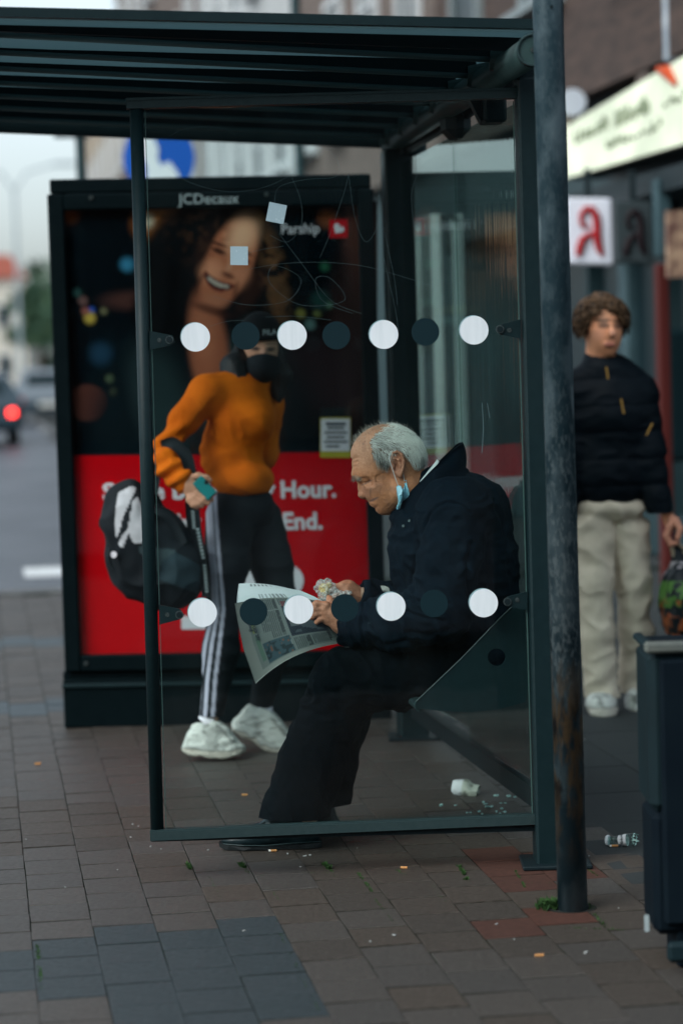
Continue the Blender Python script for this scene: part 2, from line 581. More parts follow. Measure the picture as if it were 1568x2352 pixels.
M['paver_red'] = mat('paver_red', (0.095, 0.04, 0.028), 0.7, col2=(0.6, 0.6, 0.62), nscale=40, bump=0.0022, bscale=500, objrand=(0.075, 0.036, 0.027), thr=(0.25, 0.7))
M['paver_slab'] = mat('paver_slab', (0.036, 0.042, 0.043), 0.75, col2=(1.9, 1.9, 1.85), nscale=330, bump=0.002, bscale=600, objrand=(0.030, 0.036, 0.037), thr=(0.6, 0.75))
M['paver_far'] = mat('paver_far', brown[0], 0.5, col2=(0.5, 0.5, 0.5), nscale=16, isl=brown[1], bump=0.001, bscale=300)
M['paver_far_blue'] = mat('paver_far_blue', (0.05, 0.068, 0.078), 0.5, col2=(0.8, 0.8, 0.8), nscale=16, isl=(0.042, 0.057, 0.066))
M['asphalt'] = mat('asphalt', (0.07, 0.078, 0.095), 0.42, col2=(0.05, 0.057, 0.07), nscale=0.6, bump=0.003, bscale=120, rvar=0.14)
M['kerb'] = mat('kerb_stone', (0.14, 0.145, 0.15), 0.8, col2=(0.1, 0.105, 0.11), nscale=8)
M['paint'] = mat('road_paint', (0.7, 0.73, 0.74), 0.6, col2=(0.5, 0.52, 0.53), nscale=9)

# ================================================================== setting: pavement, road
def slab(name, pts, z, th, m, kind='structure'):
    P = np.array([(p[0], p[1], z - th / 2) for p in pts])
    o = MB().prism(P, UP, th).build(name, m)
    return tag(o, kind=kind)

def sp(a, d, z=0.0):   # street frame -> world (a across, d along)
    return SP * a + SD * d + UP * z

KERB = 15.9
pavement = slab('pavement', [sp(-9, 1), sp(40, 1), sp(40, KERB), sp(-9, KERB)], -0.0028, 0.2, M['joint'])
tag(slab('far_pavement', [sp(1.7, KERB + 0.01), sp(40, KERB + 0.01), sp(40, 260), sp(1.7, 260)], -0.004, 0.2, M['paver_slab']))
tag(slab('road', [sp(-160, KERB + 0.12), sp(1.55, KERB + 0.12), sp(1.55, 700), sp(-160, 700)], -0.12, 0.3, M['asphalt']))
tag(slab('ground', [sp(-600, -100), sp(600, -100), sp(600, 1200), sp(-600, 1200)], -0.45, 0.3, M['asphalt']))
kb = MB()
for i in range(9):
    kb.box(sp(-8.5 + i * 1.25 - 0.02, KERB + 0.06, -0.08), (1.23, 0.12, 0.2), (SP, SD, UP), 0.012)
for i in range(60):
    kb.box(sp(1.62, KERB + 0.7 + i * 1.25, -0.08), (0.12, 1.23, 0.2), (SP, SD, UP), 0.012)
tag(kb.build('kerb', M['kerb']), kind='structure')
mk = MB()
for a, d, w, l in ((gr(118, 1312, -.116) @ SP, gr(118, 1312, -.116) @ SD, 0.42, 0.8), (-2.3, 30, 0.14, 4), (-2.3, 42, 0.14, 4), (-2.3, 54, 0.14, 4), (-2.3, 66, 0.14, 4), (-0.2, 24, 0.12, 9)):
    mk.box(sp(a, d, -0.118), (w, l, 0.004), (SP, SD, UP))
tag(mk.build('road_marking', M['paint']), kind='structure')

# ------------------------------------------------------------------ pavers one by one
PW, PL = 0.163, 0.203
O0 = gr(85, 2274)                                # a corner read off the survey
a0, d0 = O0 @ SP, O0 @ SD
def in_poly(x, y, P):
    c = False
    for i in range(len(P)):
        a, b = P[i], P[i - 1]
        if (a[1] > y) != (b[1] > y) and x < (b[0] - a[0]) * (y - a[1]) / (b[1] - a[1]) + a[0]: c = not c
    return c
def gpoly(pts): return [tuple(gr(u, v)[:2]) for u, v in pts]
DARKP = gpoly([(-160, 2200), (0, 2180), (235, 2150), (345, 2128), (492, 2112), (626, 2100), (750, 2365), (330, 2362), (120, 2300), (-160, 2262)])
RED1 = gpoly([(1045, 1962), (1070, 2030), (1440, 2033), (1365, 1957)])
RED2 = gpoly([(1168, 2100), (1160, 2134), (1445, 2138), (1385, 2072), (1275, 2080)])
edge_pt = gr(1470, 2052); e_a = edge_pt @ SP     # right of this line: large concrete slabs
def paver_mesh(name, L_, W_, m, seed):
    r = random.Random(seed)
    ch = 0.0012; t = 0.06
    l, w = L_ / 2 - (0.0045 if L_ < .3 else .003), W_ / 2 - (0.0010 if L_ < .3 else .003)
    j = lambda: r.uniform(-0.0012, 0.0012)
    bot = [(-w, -l, -t), (w, -l, -t), (w, l, -t), (-w, l, -t)]
    mid = [(x + j(), y + j(), -ch * 0.8) for x, y, _ in bot]
    top = [(x - math.copysign(ch, x) + j(), y - math.copysign(ch, y) + j(), j() * 0.5) for x, y, _ in bot]
    V = bot + mid + top
    F = []
    for b_ in (0, 4):
        for k in range(4):
            k2 = (k + 1) % 4
            F.append((b_ + k, b_ + k2, b_ + 4 + k2, b_ + 4 + k))
    F.append((8, 9, 10, 11))
    me = bpy.data.meshes.new(name)
    me.from_pydata(V, [], F)
    me.materials.append(m)
    return me
kinds = ('brown', 'tan', 'dark', 'red', 'slab')
PM = {k: [paver_mesh('paver_' + k, PL, PW, M['paver_' + k], i * 7 + q) for q in range(3)] for i, k in enumerate(kinds)}
cand, rest = [], {'n': MB(), 'b': MB()}
S_rest = []
for ci in range(int((-9 - a0) / PW) + 1, int((e_a - a0) / PW) + 1):
    off = 0.5 * (ci % 2)
    for ri in range(-30, 60):
        a, d = a0 + (ci + 0.5) * PW, d0 + (ri + off) * PL
        if d > KERB - PL / 2 or d < 3.2 or a < -2.9 - 0.02 * d: continue
        c = sp(a, d)
        dep = (c - _C) @ _f
        if dep < 2: continue
        u, v = proj(c)
        band = (12.9 < d < 13.35) or (10.35 < d < 10.75)
        vis = -45 < u < 1615 and 700 < v < 2390
        if in_poly(c[0], c[1], DARKP): k = 'dark'
        elif in_poly(c[0], c[1], RED1) or in_poly(c[0], c[1], RED2): k = 'red'
        else: k = 'tan' if (vnoise(np.array([c]), 0.9, 3)[0] + 0.5 * random.uniform(-1, 1)) > 0.25 else 'brown'
        hid = 150 < u < 900 and v < 1672            # behind the poster cabinet
        cand.append((0 if (vis and not hid) else 1, dep, c, k, band))
sl_c = []
for i in range(0, 8):
    for j in range(-2, 26):
        a, d = e_a + 0.006 + (i + 0.5) * 0.5, 4.1 + j * 0.5 + 0.25 * (i % 2)
        c = sp(a, d); dep = (c - _C) @ _f
        u, v = proj(c)
        if d < KERB - 0.25 and dep > 2: sl_c.append((0 if -60 < u < 1680 and v < 2500 else 1, dep, c))
SLM = paver_mesh('paving_slab', 0.5, 0.5, M['paver_slab'], 5)
n_sl = 0; restS = MB()
def put(me, name, c, tilt=0.0022):
    o = bpy.data.objects.new(name, me)
    scene.collection.objects.link(o)
    o.parent = pavement
    o.location = (c[0], c[1], c[2] + random.uniform(-0.0012, 0.0006))
    o.rotation_euler = (random.uniform(-tilt, tilt), random.uniform(-tilt, tilt), SA + random.uniform(-0.006, 0.006))
for vis, dep, c in sorted(sl_c, key=lambda t: t[:2]):
    if vis == 0 and n_sl < 40:
        put(SLM, 'paving_slab', c, 0.001); n_sl += 1
    else:
        restS.box(c - UP * 0.03, (0.494, 0.494, 0.06), (SP, SD, UP))
cand.sort(key=lambda t: t[:2])
for n, (vis, dep, c, k, band) in enumerate(cand):
    if n < 258 and vis == 0:
        put(random.choice(PM[k]), 'paver', c)
    else:
        q = rest['b' if (band or k == 'dark') else 'n']
        z = c[2] + random.uniform(-0.002, 0.001)
        q.box((c[0], c[1], z - 0.02), (PW - 0.003, PL - 0.009, 0.04), (SP, SD, UP))
o = rest['n'].build('paver_field', M['paver_far'], pavement); tag(o, kind='stuff')
o = rest['b'].build('accent_paver_field', M['paver_far_blue'], pavement); tag(o, kind='stuff')
if restS.n: tag(restS.build('slab_field', M['paver_slab'], pavement), kind='stuff')

# ================================================================== bus shelter
yb = lambda Y: 0.58 - 0.1317 * (Y - 6.91)          # back wall line
shelter = thing('bus_shelter', (0.56, 6.93, 0), 'dark green steel and glass bus shelter with a slatted roof and dotted side pane', 'bus shelter')
Yn, Yf = 6.96, 9.36
# posts
def post(Y, ztop, w, d):
    c = np.array([yb(Y) - 0.005, Y, ztop / 2])
    return MB().box(c, (w, d, ztop), (np.array([0.9914, 0.1306, 0]), WD, UP), 0.008).build('post', M['metal'], shelter)
near = MB().box((0.592, 6.965, 1.135), (0.118, 0.10, 2.27), (np.array([0.9985, 0.055, 0]), np.array([-0.055, 0.9985, 0]), UP), 0.006).build('post', M['metal'], shelter)
far = post(Yf, 2.28, 0.112, 0.11)
MB().box((0.592, 6.965, 0.006), (0.2, 0.18, 0.012), None, 0.003).build('base_plate', M['metal_dark'], shelter)
MB().box((yb(Yf), Yf, 0.006), (0.2, 0.18, 0.012), None, 0.003).build('base_plate', M['metal_dark'], shelter)
# roof beam along the back wall, with a round end cap
bz = 2.365
def wpt(Y, off=0.0, z=0.0): return np.array([yb(Y) - 0.068 + 0.0235 * (Y - 6.6) - off, Y, z])
beam = MB().tube([wpt(6.62, 0, bz - .060), wpt(9.55, 0, bz - .045)], 0.042, 24).build('roof_beam', M['beam'], shelter, smooth=True)
capc = wpt(6.6, 0.0, bz - 0.060)
MB().disc(capc, 0.043, (np.array([1, 0, 0]), UP, np.array([0, 1, 0])), 0.03, 32).build('beam_cap', M['beam'], beam)
MB().tube([capc + 0.041 * np.array([math.cos(t), 0, math.sin(t)]) - np.array([0, 0.018, 0]) for t in np.linspace(0, 2 * math.pi, 33)], 0.0035, 6, False).build('cap_rim', M['metal_light'], beam)
MB().disc(capc - np.array([0, 0.018, 0]), 0.0065, (np.array([1, 0, 0]), UP, np.array([0, 1, 0])), 0.012, 14).build('bolt', M['bolt'], beam)
MB().box(wpt(6.97, -0.075, 2.30), (0.12, 0.09, 0.12), None, 0.01).build('beam_saddle', M['metal'], shelter)
MB().box(wpt(9.34, -0.06, 2.29), (0.1, 0.09, 0.08), None, 0.01).build('beam_saddle', M['metal'], shelter)
# roof slats: blades across, lip on the lower edge, each with a knuckle on the beam
RIS = 0.063
ROOFL = 1.72
slat_dir = WP + UP * RIS
for i in range(7):
    Y = 6.98 + i * 0.392
    s0 = wpt(Y, 0.02, 2.327)
    e0 = s0 + slat_dir * ROOFL
    nrm = WD
    b = MB()
    q = [s0, e0, e0 + UP * 0.052 + WD * 0.02, s0 + UP * 0.052 + WD * 0.02]
    b.hexa([q[0] - WD * 0.004, q[1] - WD * 0.004, q[1] + WD * 0.004, q[0] + WD * 0.004,
            q[3] - WD * 0.004, q[2] - WD * 0.004, q[2] + WD * 0.004, q[3] + WD * 0.004])
    sl = b.build('roof_slat', M['metal_dark'], shelter)
    MB().tube([s0, e0], 0.0085, 10).build('slat_lip', M['slat_lip'], sl, smooth=True)
    MB().tube([wpt(Y, 0.05, bz - 0.036), wpt(Y, -0.015, bz - 0.04)], [0.03, 0.046], 16).build('slat_knuckle', M['beam'], sl)
# front and rear edge trims, street-side gutter, translucent sheet
def trim(Y, z0, z1, th, m, name, rise):
    d = WP + UP * rise
    s0 = wpt(Y, -0.03, z0); e0 = s0 + d * (ROOFL + 0.03)
    h = UP * (z1 - z0)
    return MB().hexa([s0 - WD * th / 2, e0 - WD * th / 2, e0 + WD * th / 2, s0 + WD * th / 2, s0 - WD * th / 2 + h, e0 - WD * th / 2 + h, e0 + WD * th / 2 + h, s0 + WD * th / 2 + h]).build(name, m, shelter)
trim(6.64, 2.366, 2.392, 0.03, M['metal'], 'roof_edge', 0.034)
trim(6.86, 2.335, 2.372, 0.012, M['metal_dark'], 'roof_fascia', 0.05)
trim(9.56, 2.30, 2.395, 0.03, M['metal'], 'roof_edge', 0.058)
M['roof_sheet'] = mat('roof_sheet', (0.1, 0.16, 0.17), 0.4)
nt = M['roof_sheet'].node_tree
tr_ = nt.nodes.new('ShaderNodeBsdfTranslucent'); tr_.inputs['Color'].default_value = (0.2, 0.28, 0.3, 1)
mx_ = nt.nodes.new('ShaderNodeMixShader'); mx_.inputs[0].default_value = 0.8
nt.links.new(nt.nodes['Principled BSDF'].outputs[0], mx_.inputs[1]); nt.links.new(tr_.outputs[0], mx_.inputs[2])
nt.links.new(mx_.outputs[0], nt.nodes['Material Output'].inputs['Surface'])
A = wpt(6.74, -0.03, 2.372); B_ = wpt(9.5, -0.03, 2.392)
A2, B2 = A + (WP + UP * .036) * ROOFL, B_ + (WP + UP * .05) * ROOFL
MB().hexa([A, A2, B2, B_, A + UP * .01, A2 + UP * .01, B2 + UP * .01, B_ + UP * .01]).build('roof_sheet', M['roof_sheet'], shelter)
G0, G1 = A2 - UP * 0.03, B2 - UP * 0.03
MB().tube([G0, G1], 0.06, 12).build('roof_gutter', M['metal_dark'], shelter)
f0_, f1_ = np.array([yb(7.02) + .03, 7.02, 2.275]), np.array([yb(9.4) + .03, 9.4, 2.255])
MB().hexa([f0_, f1_, f1_ + WP * .012, f0_ + WP * .012, f0_ + UP * .1, f1_ + UP * .12, f1_ + WP * .012 + UP * .12, f0_ + WP * .012 + UP * .1]).build('back_fascia', M['metal_dark'], shelter)
# lamp boxes hanging from the beam inside
for Y, dz, kind in ((7.36, 0.0, 0), (8.12, 0.02, 1)):
    c = wpt(Y, -0.02 if kind == 0 else -0.03, 2.235 + dz)
    if kind == 0:
        lb = MB().box(c, (0.07, 0.11, 0.105), (np.array([0.9914, 0.1306, 0]), WD, UP), 0.008).build('lamp_housing', M['metal_dark'], shelter)
        MB().prism([c + (-0.035, 0, 0.04), c + (-0.085, 0, 0.052), c + (-0.038, 0, -0.05)], (0, 1, 0), 0.09).build('lamp_visor', M['metal_dark'], lb)
    else:
        lb = MB().box(c, (0.085, 0.16, 0.1), (np.array([0.9914, 0.1306, 0]), WD, UP), 0.03).build('lamp_housing', M['metal_dark'], shelter)
    MB().box(c + UP * 0.075, (0.03, 0.05, 0.06)).build('lamp_bracket', M['metal_dark'], lb)

# ------------------------------------------------------------------ side pane
YL, YR = 6.895, 6.965
px = lambda u, v: at(u, v, YL + (YR - YL) * (u - 300) / 900.0)     # point on the plane of the side pane
PX = np.array([1.0, (YR - YL) / 1.16, 0]); PX /= np.linalg.norm(PX)
PN = np.cross(PX, UP)                                              # towards the camera
PN = PN if PN[1] < 0 else -PN
PAX = (PX, UP, PN)
def bar(a, b, h, d, name, m, off=0.0, parent=None):
    a = np.asarray(a) + PN * off; b = np.asarray(b) + PN * off
    H, D = UP * h / 2, PN * d / 2
    return MB().hexa([a - H + D, b - H + D, b - H - D, a - H - D, a + H + D, b + H + D, b + H - D, a + H - D]).build(name, m, parent or shelter)
tl, tr = px(290, 238), px(1200, 213)
bar(tl, tr, 0.030, 0.045, 'top_rail', M['rail'])
bar(tl + UP * 0.0105, tr + UP * 0.0105, 0.006, 0.05, 'rail_groove', M['metal_light'], 0.0)
bl_, br_ = px(345, 1921), px(1236, 1883)
bar(bl_ + UP * 0.0035, br_ + UP * 0.0035, 0.026, 0.05, 'bottom_rail', M['rail'])
bar(bl_ + UP * 0.0185 + PN * 0.018, br_ + UP * 0.0185 + PN * 0.018, 0.004, 0.008, 'rail_lip', M['metal_light'])
bar(px(347, 1928), px(1236, 1903), 0.014, 0.035, 'kick_rail', M['metal_dark'], -0.012)
MB().tube([px(313, 250), px(361, 1908)], 0.0192, 20).build('side_post', M['metal'], shelter, smooth=True)
MB().box(px(1213, 226) , (0.075, 0.05, 0.05), None, 0.004).build('corner_block', M['metal'], shelter)
g = [px(333, 250), px(1178, 232), px(1222, 1874), px(381, 1906)]
gb = MB(); th = 0.008
gb.hexa([g[3] + PN * th / 2, g[2] + PN * th / 2, g[2] - PN * th / 2, g[3] - PN * th / 2, g[0] + PN * th / 2, g[1] + PN * th / 2, g[1] - PN * th / 2, g[0] - PN * th / 2])
pane = gb.build('side_pane', M['glass'], shelter)
for a, b in ((g[0], g[3]), (g[1], g[2])):
    q = MB(); h = PX * 0.0011
    q.hexa([b - h + PN * .0042, b + h + PN * .0042, b + h - PN * .0042, b - h - PN * .0042, a - h + PN * .0042, a + h + PN * .0042, a + h - PN * .0042, a - h - PN * .0042])
    q.build('pane_edge', M['glass_edge'], pane)
row1 = [(449, 774, 1), (564, 771, 0), (671, 770, 1), (772, 770, 0), (881, 768, 1), (976, 762, 0), (1088, 758, 1)]
row2 = [(465, 1407, 1), (582, 1405, 0), (686, 1400, 1), (791, 1396, 0), (898, 1393, 1), (996, 1386, 0), (1110, 1385, 1)]
for u, v, w in row1 + row2:
    r = (33 if w else 32) * 6.93 / FPX
    c = px(u, v)
    MB().disc(c + PN * 0.0052, r, PAX, 0.0016, 40).build('marking_dot', M['dot_white' if w else 'dot_dark'], pane)
    if w:
        MB().disc(c - PN * 0.0052 - PX * 0.0022 + UP * 0.0015, r, PAX, 0.0016, 40).build('marking_dot', M['sticker'], pane)
for u, v, s_, ang in ((634.5, 489, 41, -13), (549, 587, 40, -2)):
    a = math.radians(ang); ex = PX * math.cos(a) + UP * math.sin(a); ez = -PX * math.sin(a) + UP * math.cos(a)
    MB().box(px(u, v) + PN * 0.0048, (s_ * 6.93 / FPX, s_ * 6.93 / FPX * 1.06, 0.001), (ex, ez, PN)).build('sticker', M['sticker'], pane)
# etched scrawls on the pane
sc = MB()
def scrawl(pts, w=0.00022):
    P = np.array(pts, float)
    t = np.linspace(0, len(P) - 1, 8 * len(P))
    i = np.clip(np.floor(t).astype(int), 0, len(P) - 2); f = t - i
    g_ = lambda k: P[np.clip(k, 0, len(P) - 1)]
    p0, p1, p2, p3 = g_(i - 1), g_(i), g_(i + 1), g_(i + 2)
    f = f[:, None]
    C = 0.5 * (2 * p1 + (p2 - p0) * f + (2 * p0 - 5 * p1 + 4 * p2 - p3) * f ** 2 + (3 * p1 - p0 - 3 * p2 + p3) * f ** 3)
    sc.tube([px(u, v) + PN * 0.0046 for u, v in C], w, 4)
scrawl([(390, 312), (420, 297), (470, 290), (515, 295), (540, 310)])
scrawl([(370, 370), (410, 405), (470, 430), (540, 440), (620, 425), (700, 380), (740, 345)])
scrawl([(620, 540), (660, 555), (690, 520), (690, 460), (655, 380), (610, 330)])
scrawl([(630, 470), (640, 430), (700, 412), (770, 405), (775, 370), (745, 330)])
scrawl([(800, 400), (790, 440), (760, 530), (735, 590)])
scrawl([(800, 400), (815, 500), (840, 555), (868, 510), (868, 420)])
scrawl([(640, 535), (700, 615), (760, 690), (830, 720)])
scrawl([(560, 620), (640, 606), (740, 602), (840, 612), (940, 640), (1000, 660)])
scrawl([(490, 680), (570, 700), (660, 690), (690, 640), (630, 610), (620, 650), (690, 700), (790, 690), (760, 640), (725, 640), (740, 690), (810, 720)])
scrawl([(545, 590), (590, 575), (650, 565)])
scrawl([(880, 520), (905, 640), (912, 700)])
scrawl([(950, 520), (945, 440), (970, 380), (1000, 360)])
scrawl([(480, 750), (520, 738), (560, 735)]); scrawl([(610, 728), (680, 726), (760, 735)])
scrawl([(1106, 925), (1109, 980), (1106, 1040)], 0.0007); scrawl([(1118, 925), (1124, 960)], 0.0006)
scrawl([(880, 590), (905, 700), (915, 760)])
o = sc.build('scratches', M['scratch'], pane); tag(o, kind='stuff')
# clamps
for pts, bu, bv, hu, hv in (([(344, 760), (396, 770), (403, 786), (392, 793), (344, 803)], 389, 780, 366, 781),
                            ([(1194, 733), (1148, 745), (1138, 756), (1146, 768), (1194, 778)], 1146, 756, 1168, 758),
                            ([(365, 1388), (414, 1398), (423, 1412), (412, 1422), (366, 1434)], 412, 1411, 384, 1411),
                            ([(1209, 1358), (1164, 1370), (1154, 1381), (1162, 1392), (1209, 1400)], 1163, 1381, 1186, 1377)):
    cl = MB().prism([px(u, v) + PN * 0.010 for u, v in pts], PN, 0.008).build('clamp', M['metal'], shelter)
    MB().disc(px(bu, bv) + PN * 0.017, 0.0118, PAX, 0.006, 22).build('bolt', M['bolt'], cl)
    MB().disc(px(bu, bv) + PN * 0.0205, 0.0085, PAX, 0.002, 18).build('bolt_socket', M['metal_dark'], cl)
    MB().disc(px(hu, hv) + PN * 0.0145, 0.0065, PAX, 0.002, 16).build('rivet', M['bolt'], cl)
# ------------------------------------------------------------------ back wall
wx = lambda Y, z: np.array([yb(Y) + 0.0, Y, z])
WN = np.cross(WD, UP)
b = MB()
p = [wx(7.03, 0.24), wx(8.17, 0.24), wx(8.17, 2.2), wx(7.03, 2.2)]
for y0, y1 in ((7.03, 8.165), (8.175, 9.29)):
    P = [wx(y0, 0.22), wx(y1, 0.17), wx(y1, 2.22), wx(y0, 2.22)]
    MB().prism(P, WN, 0.008).build('back_pane', M['glass_back'], shelter)
a_, b__ = wx(7.0, 0.178), wx(9.3, 0.118)
MB().hexa([a_ - WN * .02 - UP * .03, b__ - WN * .02 - UP * .03, b__ + WN * .02 - UP * .03, a_ + WN * .02 - UP * .03,
           a_ - WN * .02 + UP * .03, b__ - WN * .02 + UP * .03, b__ + WN * .02 + UP * .03, a_ + WN * .02 + UP * .03]).build('back_rail', M['metal_dark'], shelter)
# ------------------------------------------------------------------ bench with its end plate
PY = 7.03
ep = [at(u, v, PY) for u, v in ((1205, 1366), (1150, 1418), (1060, 1512), (955, 1612), (953, 1620), (958, 1627), (1010, 1633), (1080, 1636), (1140, 1630), (1205, 1614), (1212, 1585))]
hole_c = at(1140, 1510, PY)
def plate_with_hole(Y, name):
    bm = bmesh.new()
    o_ = [bm.verts.new(q) for q in ep]
    for i in range(len(o_)): bm.edges.new((o_[i], o_[(i + 1) % len(o_)]))
    h = [bm.verts.new(hole_c + 0.026 * np.array([math.cos(t), 0, math.sin(t)])) for t in np.linspace(0, 2 * math.pi, 21)[:-1]]
    for i in range(len(h)): bm.edges.new((h[i], h[(i + 1) % len(h)]))
    bmesh.ops.triangle_fill(bm, use_beauty=True, use_dissolve=False, edges=bm.edges[:])
    V = np.array([v.co[:] for v in bm.verts]); bm.verts.index_update()
    F = [tuple(v.index for v in f.verts) for f in bm.faces]
    n = len(V)
    V2 = V + np.array([0, 0.006, 0]); V = V.copy()
    FF = F + [tuple(i + n for i in f[::-1]) for f in F]
    k = len(ep)
    for i in range(k): FF.append((i, (i + 1) % k, (i + 1) % k + n, i + n))
    for i in range(20): FF.append((k + i, k + i + n, k + (i + 1) % 20 + n, k + (i + 1) % 20))
    bm.free()
    V = np.vstack([V, V2])
    return V, FF
V, F = plate_with_hole(PY, 'bench_end_plate')
plate = new('bench_end_plate', V, F, M['metal'], shelter)
rim = MB()
for a, b in zip(ep[:4], ep[1:5]):
    rim.tube([a - np.array([0, .001, 0]), b - np.array([0, .001, 0])], 0.0022, 6)
rim.build('plate_rim', M['metal_light'], plate)
xl0 = at(952, 1616, PY)[0]
b = MB()
for k in range(9):
    f = k / 8
    z = 0.475 + 0.022 * f
    s0 = np.array([xl0 + 0.015 + f * 0.27, PY + 0.012, z - 0.012]); e0 = s0 + WD * 2.05
    MB().hexa([s0, s0 + WP * -0.026, e0 + WP * -0.026, e0, s0 + UP * .012, s0 + WP * -0.026 + UP * .012, e0 + WP * -0.026 + UP * .012, e0 + UP * .012]).build('seat_slat', M['metal_light'], shelter)
s0 = np.array([xl0 + 0.012, PY + 0.01, 0.462])
MB().tube([s0, s0 + WD * 2.06], 0.012, 12).build('seat_edge', M['metal_light'], shelter)
for Y in (7.6, 8.9):
    q = wx(Y, 0.455)
    MB().hexa([q - WN * .04 + WD * -.02 + UP * -.06, q + WP * .27 - WD * .02 + UP * .02, q + WP * .27 + WD * .02 + UP * .02, q - WN * .04 + WD * .02 - UP * .06,
               q - WN * .04 - WD * .02 + UP * .03, q + WP * .27 - WD * .02 + UP * .05, q + WP * .27 + WD * .02 + UP * .05, q - WN * .04 + WD * .02 + UP * .03]).build('seat_bracket', M['metal_dark'], shelter)
# ================================================================== poster cabinet at the far end of the shelter
AY = 9.85
ac = lambda u, v: at(u, v, AY)
AR = 0.0115                                             # slight lean of the cabinet
M['ad_frame'] = mat('cabinet_paint', (0.0012, 0.005, 0.0065), 0.5, spec=0.06, col2=(0.002, 0.0065, 0.008), nscale=20)
AX = np.array([math.cos(0.012), 0, -math.sin(0.012)]); AZ = np.array([0.0, 0, 1.0])
ad = thing('poster_cabinet', (-0.48, AY + 0.11, 0), 'dark glazed advertising cabinet with a red and black poster behind the walking woman', 'advertising display')
A0 = ac(147, 1671); A0[2] = 0
def abox(x0, x1, z0, z1, y0, y1, name, m, parent=None, bev=0.006):
    parent = parent or ad
    c = A0 + AX * (x0 + x1) / 2 + AZ * (z0 + z1) / 2; c[1] = AY + (y0 + y1) / 2
    return MB().box(c, (x1 - x0, y1 - y0, z1 - z0), (AX, np.array([0, 1, 0]), AZ), bev).build(name, m, parent)
W_ = 1.345
abox(0.0, W_, 0.0, 0.20, 0.012, 0.23, 'base', M['ad_frame'])
abox(-0.004, W_ + 0.004, 0.165, 0.185, 0.0, 0.24, 'base_ledge', M['metal'])
abox(0.0, W_, 0.185, 0.235, 0.03, 0.2, 'base_recess', M['ad_frame'])
fx0, fx1 = 0.012, 1.333
body_z0, body_z1 = 0.235, 2.185
abox(fx0, fx0 + 0.066, body_z0, body_z1, 0.0, 0.22, 'frame_stile', M['ad_frame'])
abox(fx1 - 0.066, fx1, body_z0, body_z1, 0.0, 0.22, 'frame_stile', M['ad_frame'])
abox(fx0 + 0.066, fx1 - 0.066, body_z0, 0.302, 0.0, 0.22, 'frame_rail', M['ad_frame'])
abox(fx0 + 0.066, fx1 - 0.066, 2.118, body_z1, 0.0, 0.22, 'frame_rail', M['ad_frame'])
abox(fx0 + 0.066, fx1 - 0.066, 0.302, 2.118, 0.05, 0.2, 'back_board', M['ad_frame'], bev=0)
abox(0.022, 1.323, body_z1 + 0.002, 2.245, 0.015, 0.2, 'top_cap', M['ad_frame'])
for q in (0.19, 0.9):
    MB().disc(A0 + AX * q + UP * 2.168 - np.array([0, A0[1] - AY + 0.003, 0]), 0.009, (AX, AZ, np.array([0, -1, 0])), 0.006, 14).build('lock', M['bolt'], ad)
MB().disc(A0 + AX * 0.1 + UP * 0.27 - np.array([0, A0[1] - AY + 0.003, 0]), 0.009, (AX, AZ, np.array([0, -1, 0])), 0.006, 14).build('lock', M['bolt'], ad)

# poster print: colour laid on a fine grid
PYY = AY + 0.045
NU, NV = 210, 300
pts = []
corn = [(136, 470), (866, 462), (868, 1510), (158, 1512)]
for j in range(NV):
    for i in range(NU):
        s, t = i / (NU - 1), j / (NV - 1)
        u = (corn[0][0] * (1 - s) + corn[1][0] * s) * (1 - t) + (corn[3][0] * (1 - s) + corn[2][0] * s) * t
        v = (corn[0][1] * (1 - s) + corn[1][1] * s) * (1 - t) + (corn[3][1] * (1 - s) + corn[2][1] * s) * t
        pts.append((u, v))
pts = np.array(pts); U_, V_ = pts[:, 0].copy(), pts[:, 1].copy()
VV = np.array([at(u, v, PYY) for u, v in pts])
def lin(c): c = np.asarray(c, float) / 255; return np.where(c <= 0.04045, c / 12.92, ((c + 0.055) / 1.055) ** 2.4)
K = np.zeros((len(pts), 3)) + lin((1, 12, 18))
P3 = np.stack([U_, V_, 0 * U_], 1)
nz = fbm(P3, 0.011, 4); nz2 = fbm(P3, 0.05, 9)
def lay(c, w):
    global K
    w = np.clip(w, 0, 1)[:, None]
    K = K * (1 - w) + lin(c) * w
lay((9, 26, 32), 0.5 * bl(nz, 0.1, 0.8))
lay((92, 52, 40), 0.8 * blob(U_, V_, 832, 570, 40, 150, -0.12, 0.5))           # wooden column, right of the picture
lay((60, 36, 32), 0.7 * blob(U_, V_, 815, 760, 60, 160, 0, 0.6))
lay((46, 34, 38), 0.75 * blob(U_, V_, 760, 860, 150, 90, 0.0, 0.5))
lay((86, 50, 42), 0.9 * blob(U_, V_, 200, 925, 46, 42, 0, 0.15))               # chair back
for u, v, r, c in ((345, 512, 34, (205, 120, 50)), (338, 508, 16, (230, 225, 200)), (388, 492, 24, (170, 100, 45)), (155, 487, 22, (150, 80, 35)), (292, 607, 15, (60, 140, 175)),
                   (176, 672, 10, (50, 90, 85)), (190, 690, 10, (120, 90, 85)), (210, 712, 8, (40, 80, 170)), (206, 730, 12, (205, 180, 80)), (196, 714, 9, (150, 90, 80)), (238, 714, 8, (110, 110, 80)),
                   (252, 870, 9, (110, 130, 95)), (262, 900, 9, (130, 140, 100)), (232, 812, 24, (30, 62, 84)), (690, 720, 10, (150, 145, 70)), (712, 745, 11, (110, 150, 145)), (728, 720, 8, (120, 130, 70)),
                   (745, 612, 10, (50, 110, 80)), (755, 700, 8, (90, 130, 100)), (735, 690, 20, (35, 75, 70)), (590, 500, 16, (120, 85, 40)), (752, 500, 20, (140, 78, 45)), (300, 690, 55, (80, 52, 46))):
    lay(c, 0.8 * blob(U_, V_, u, v, r, r * (0.35 if r == 55 else 1), 0, 0.75))
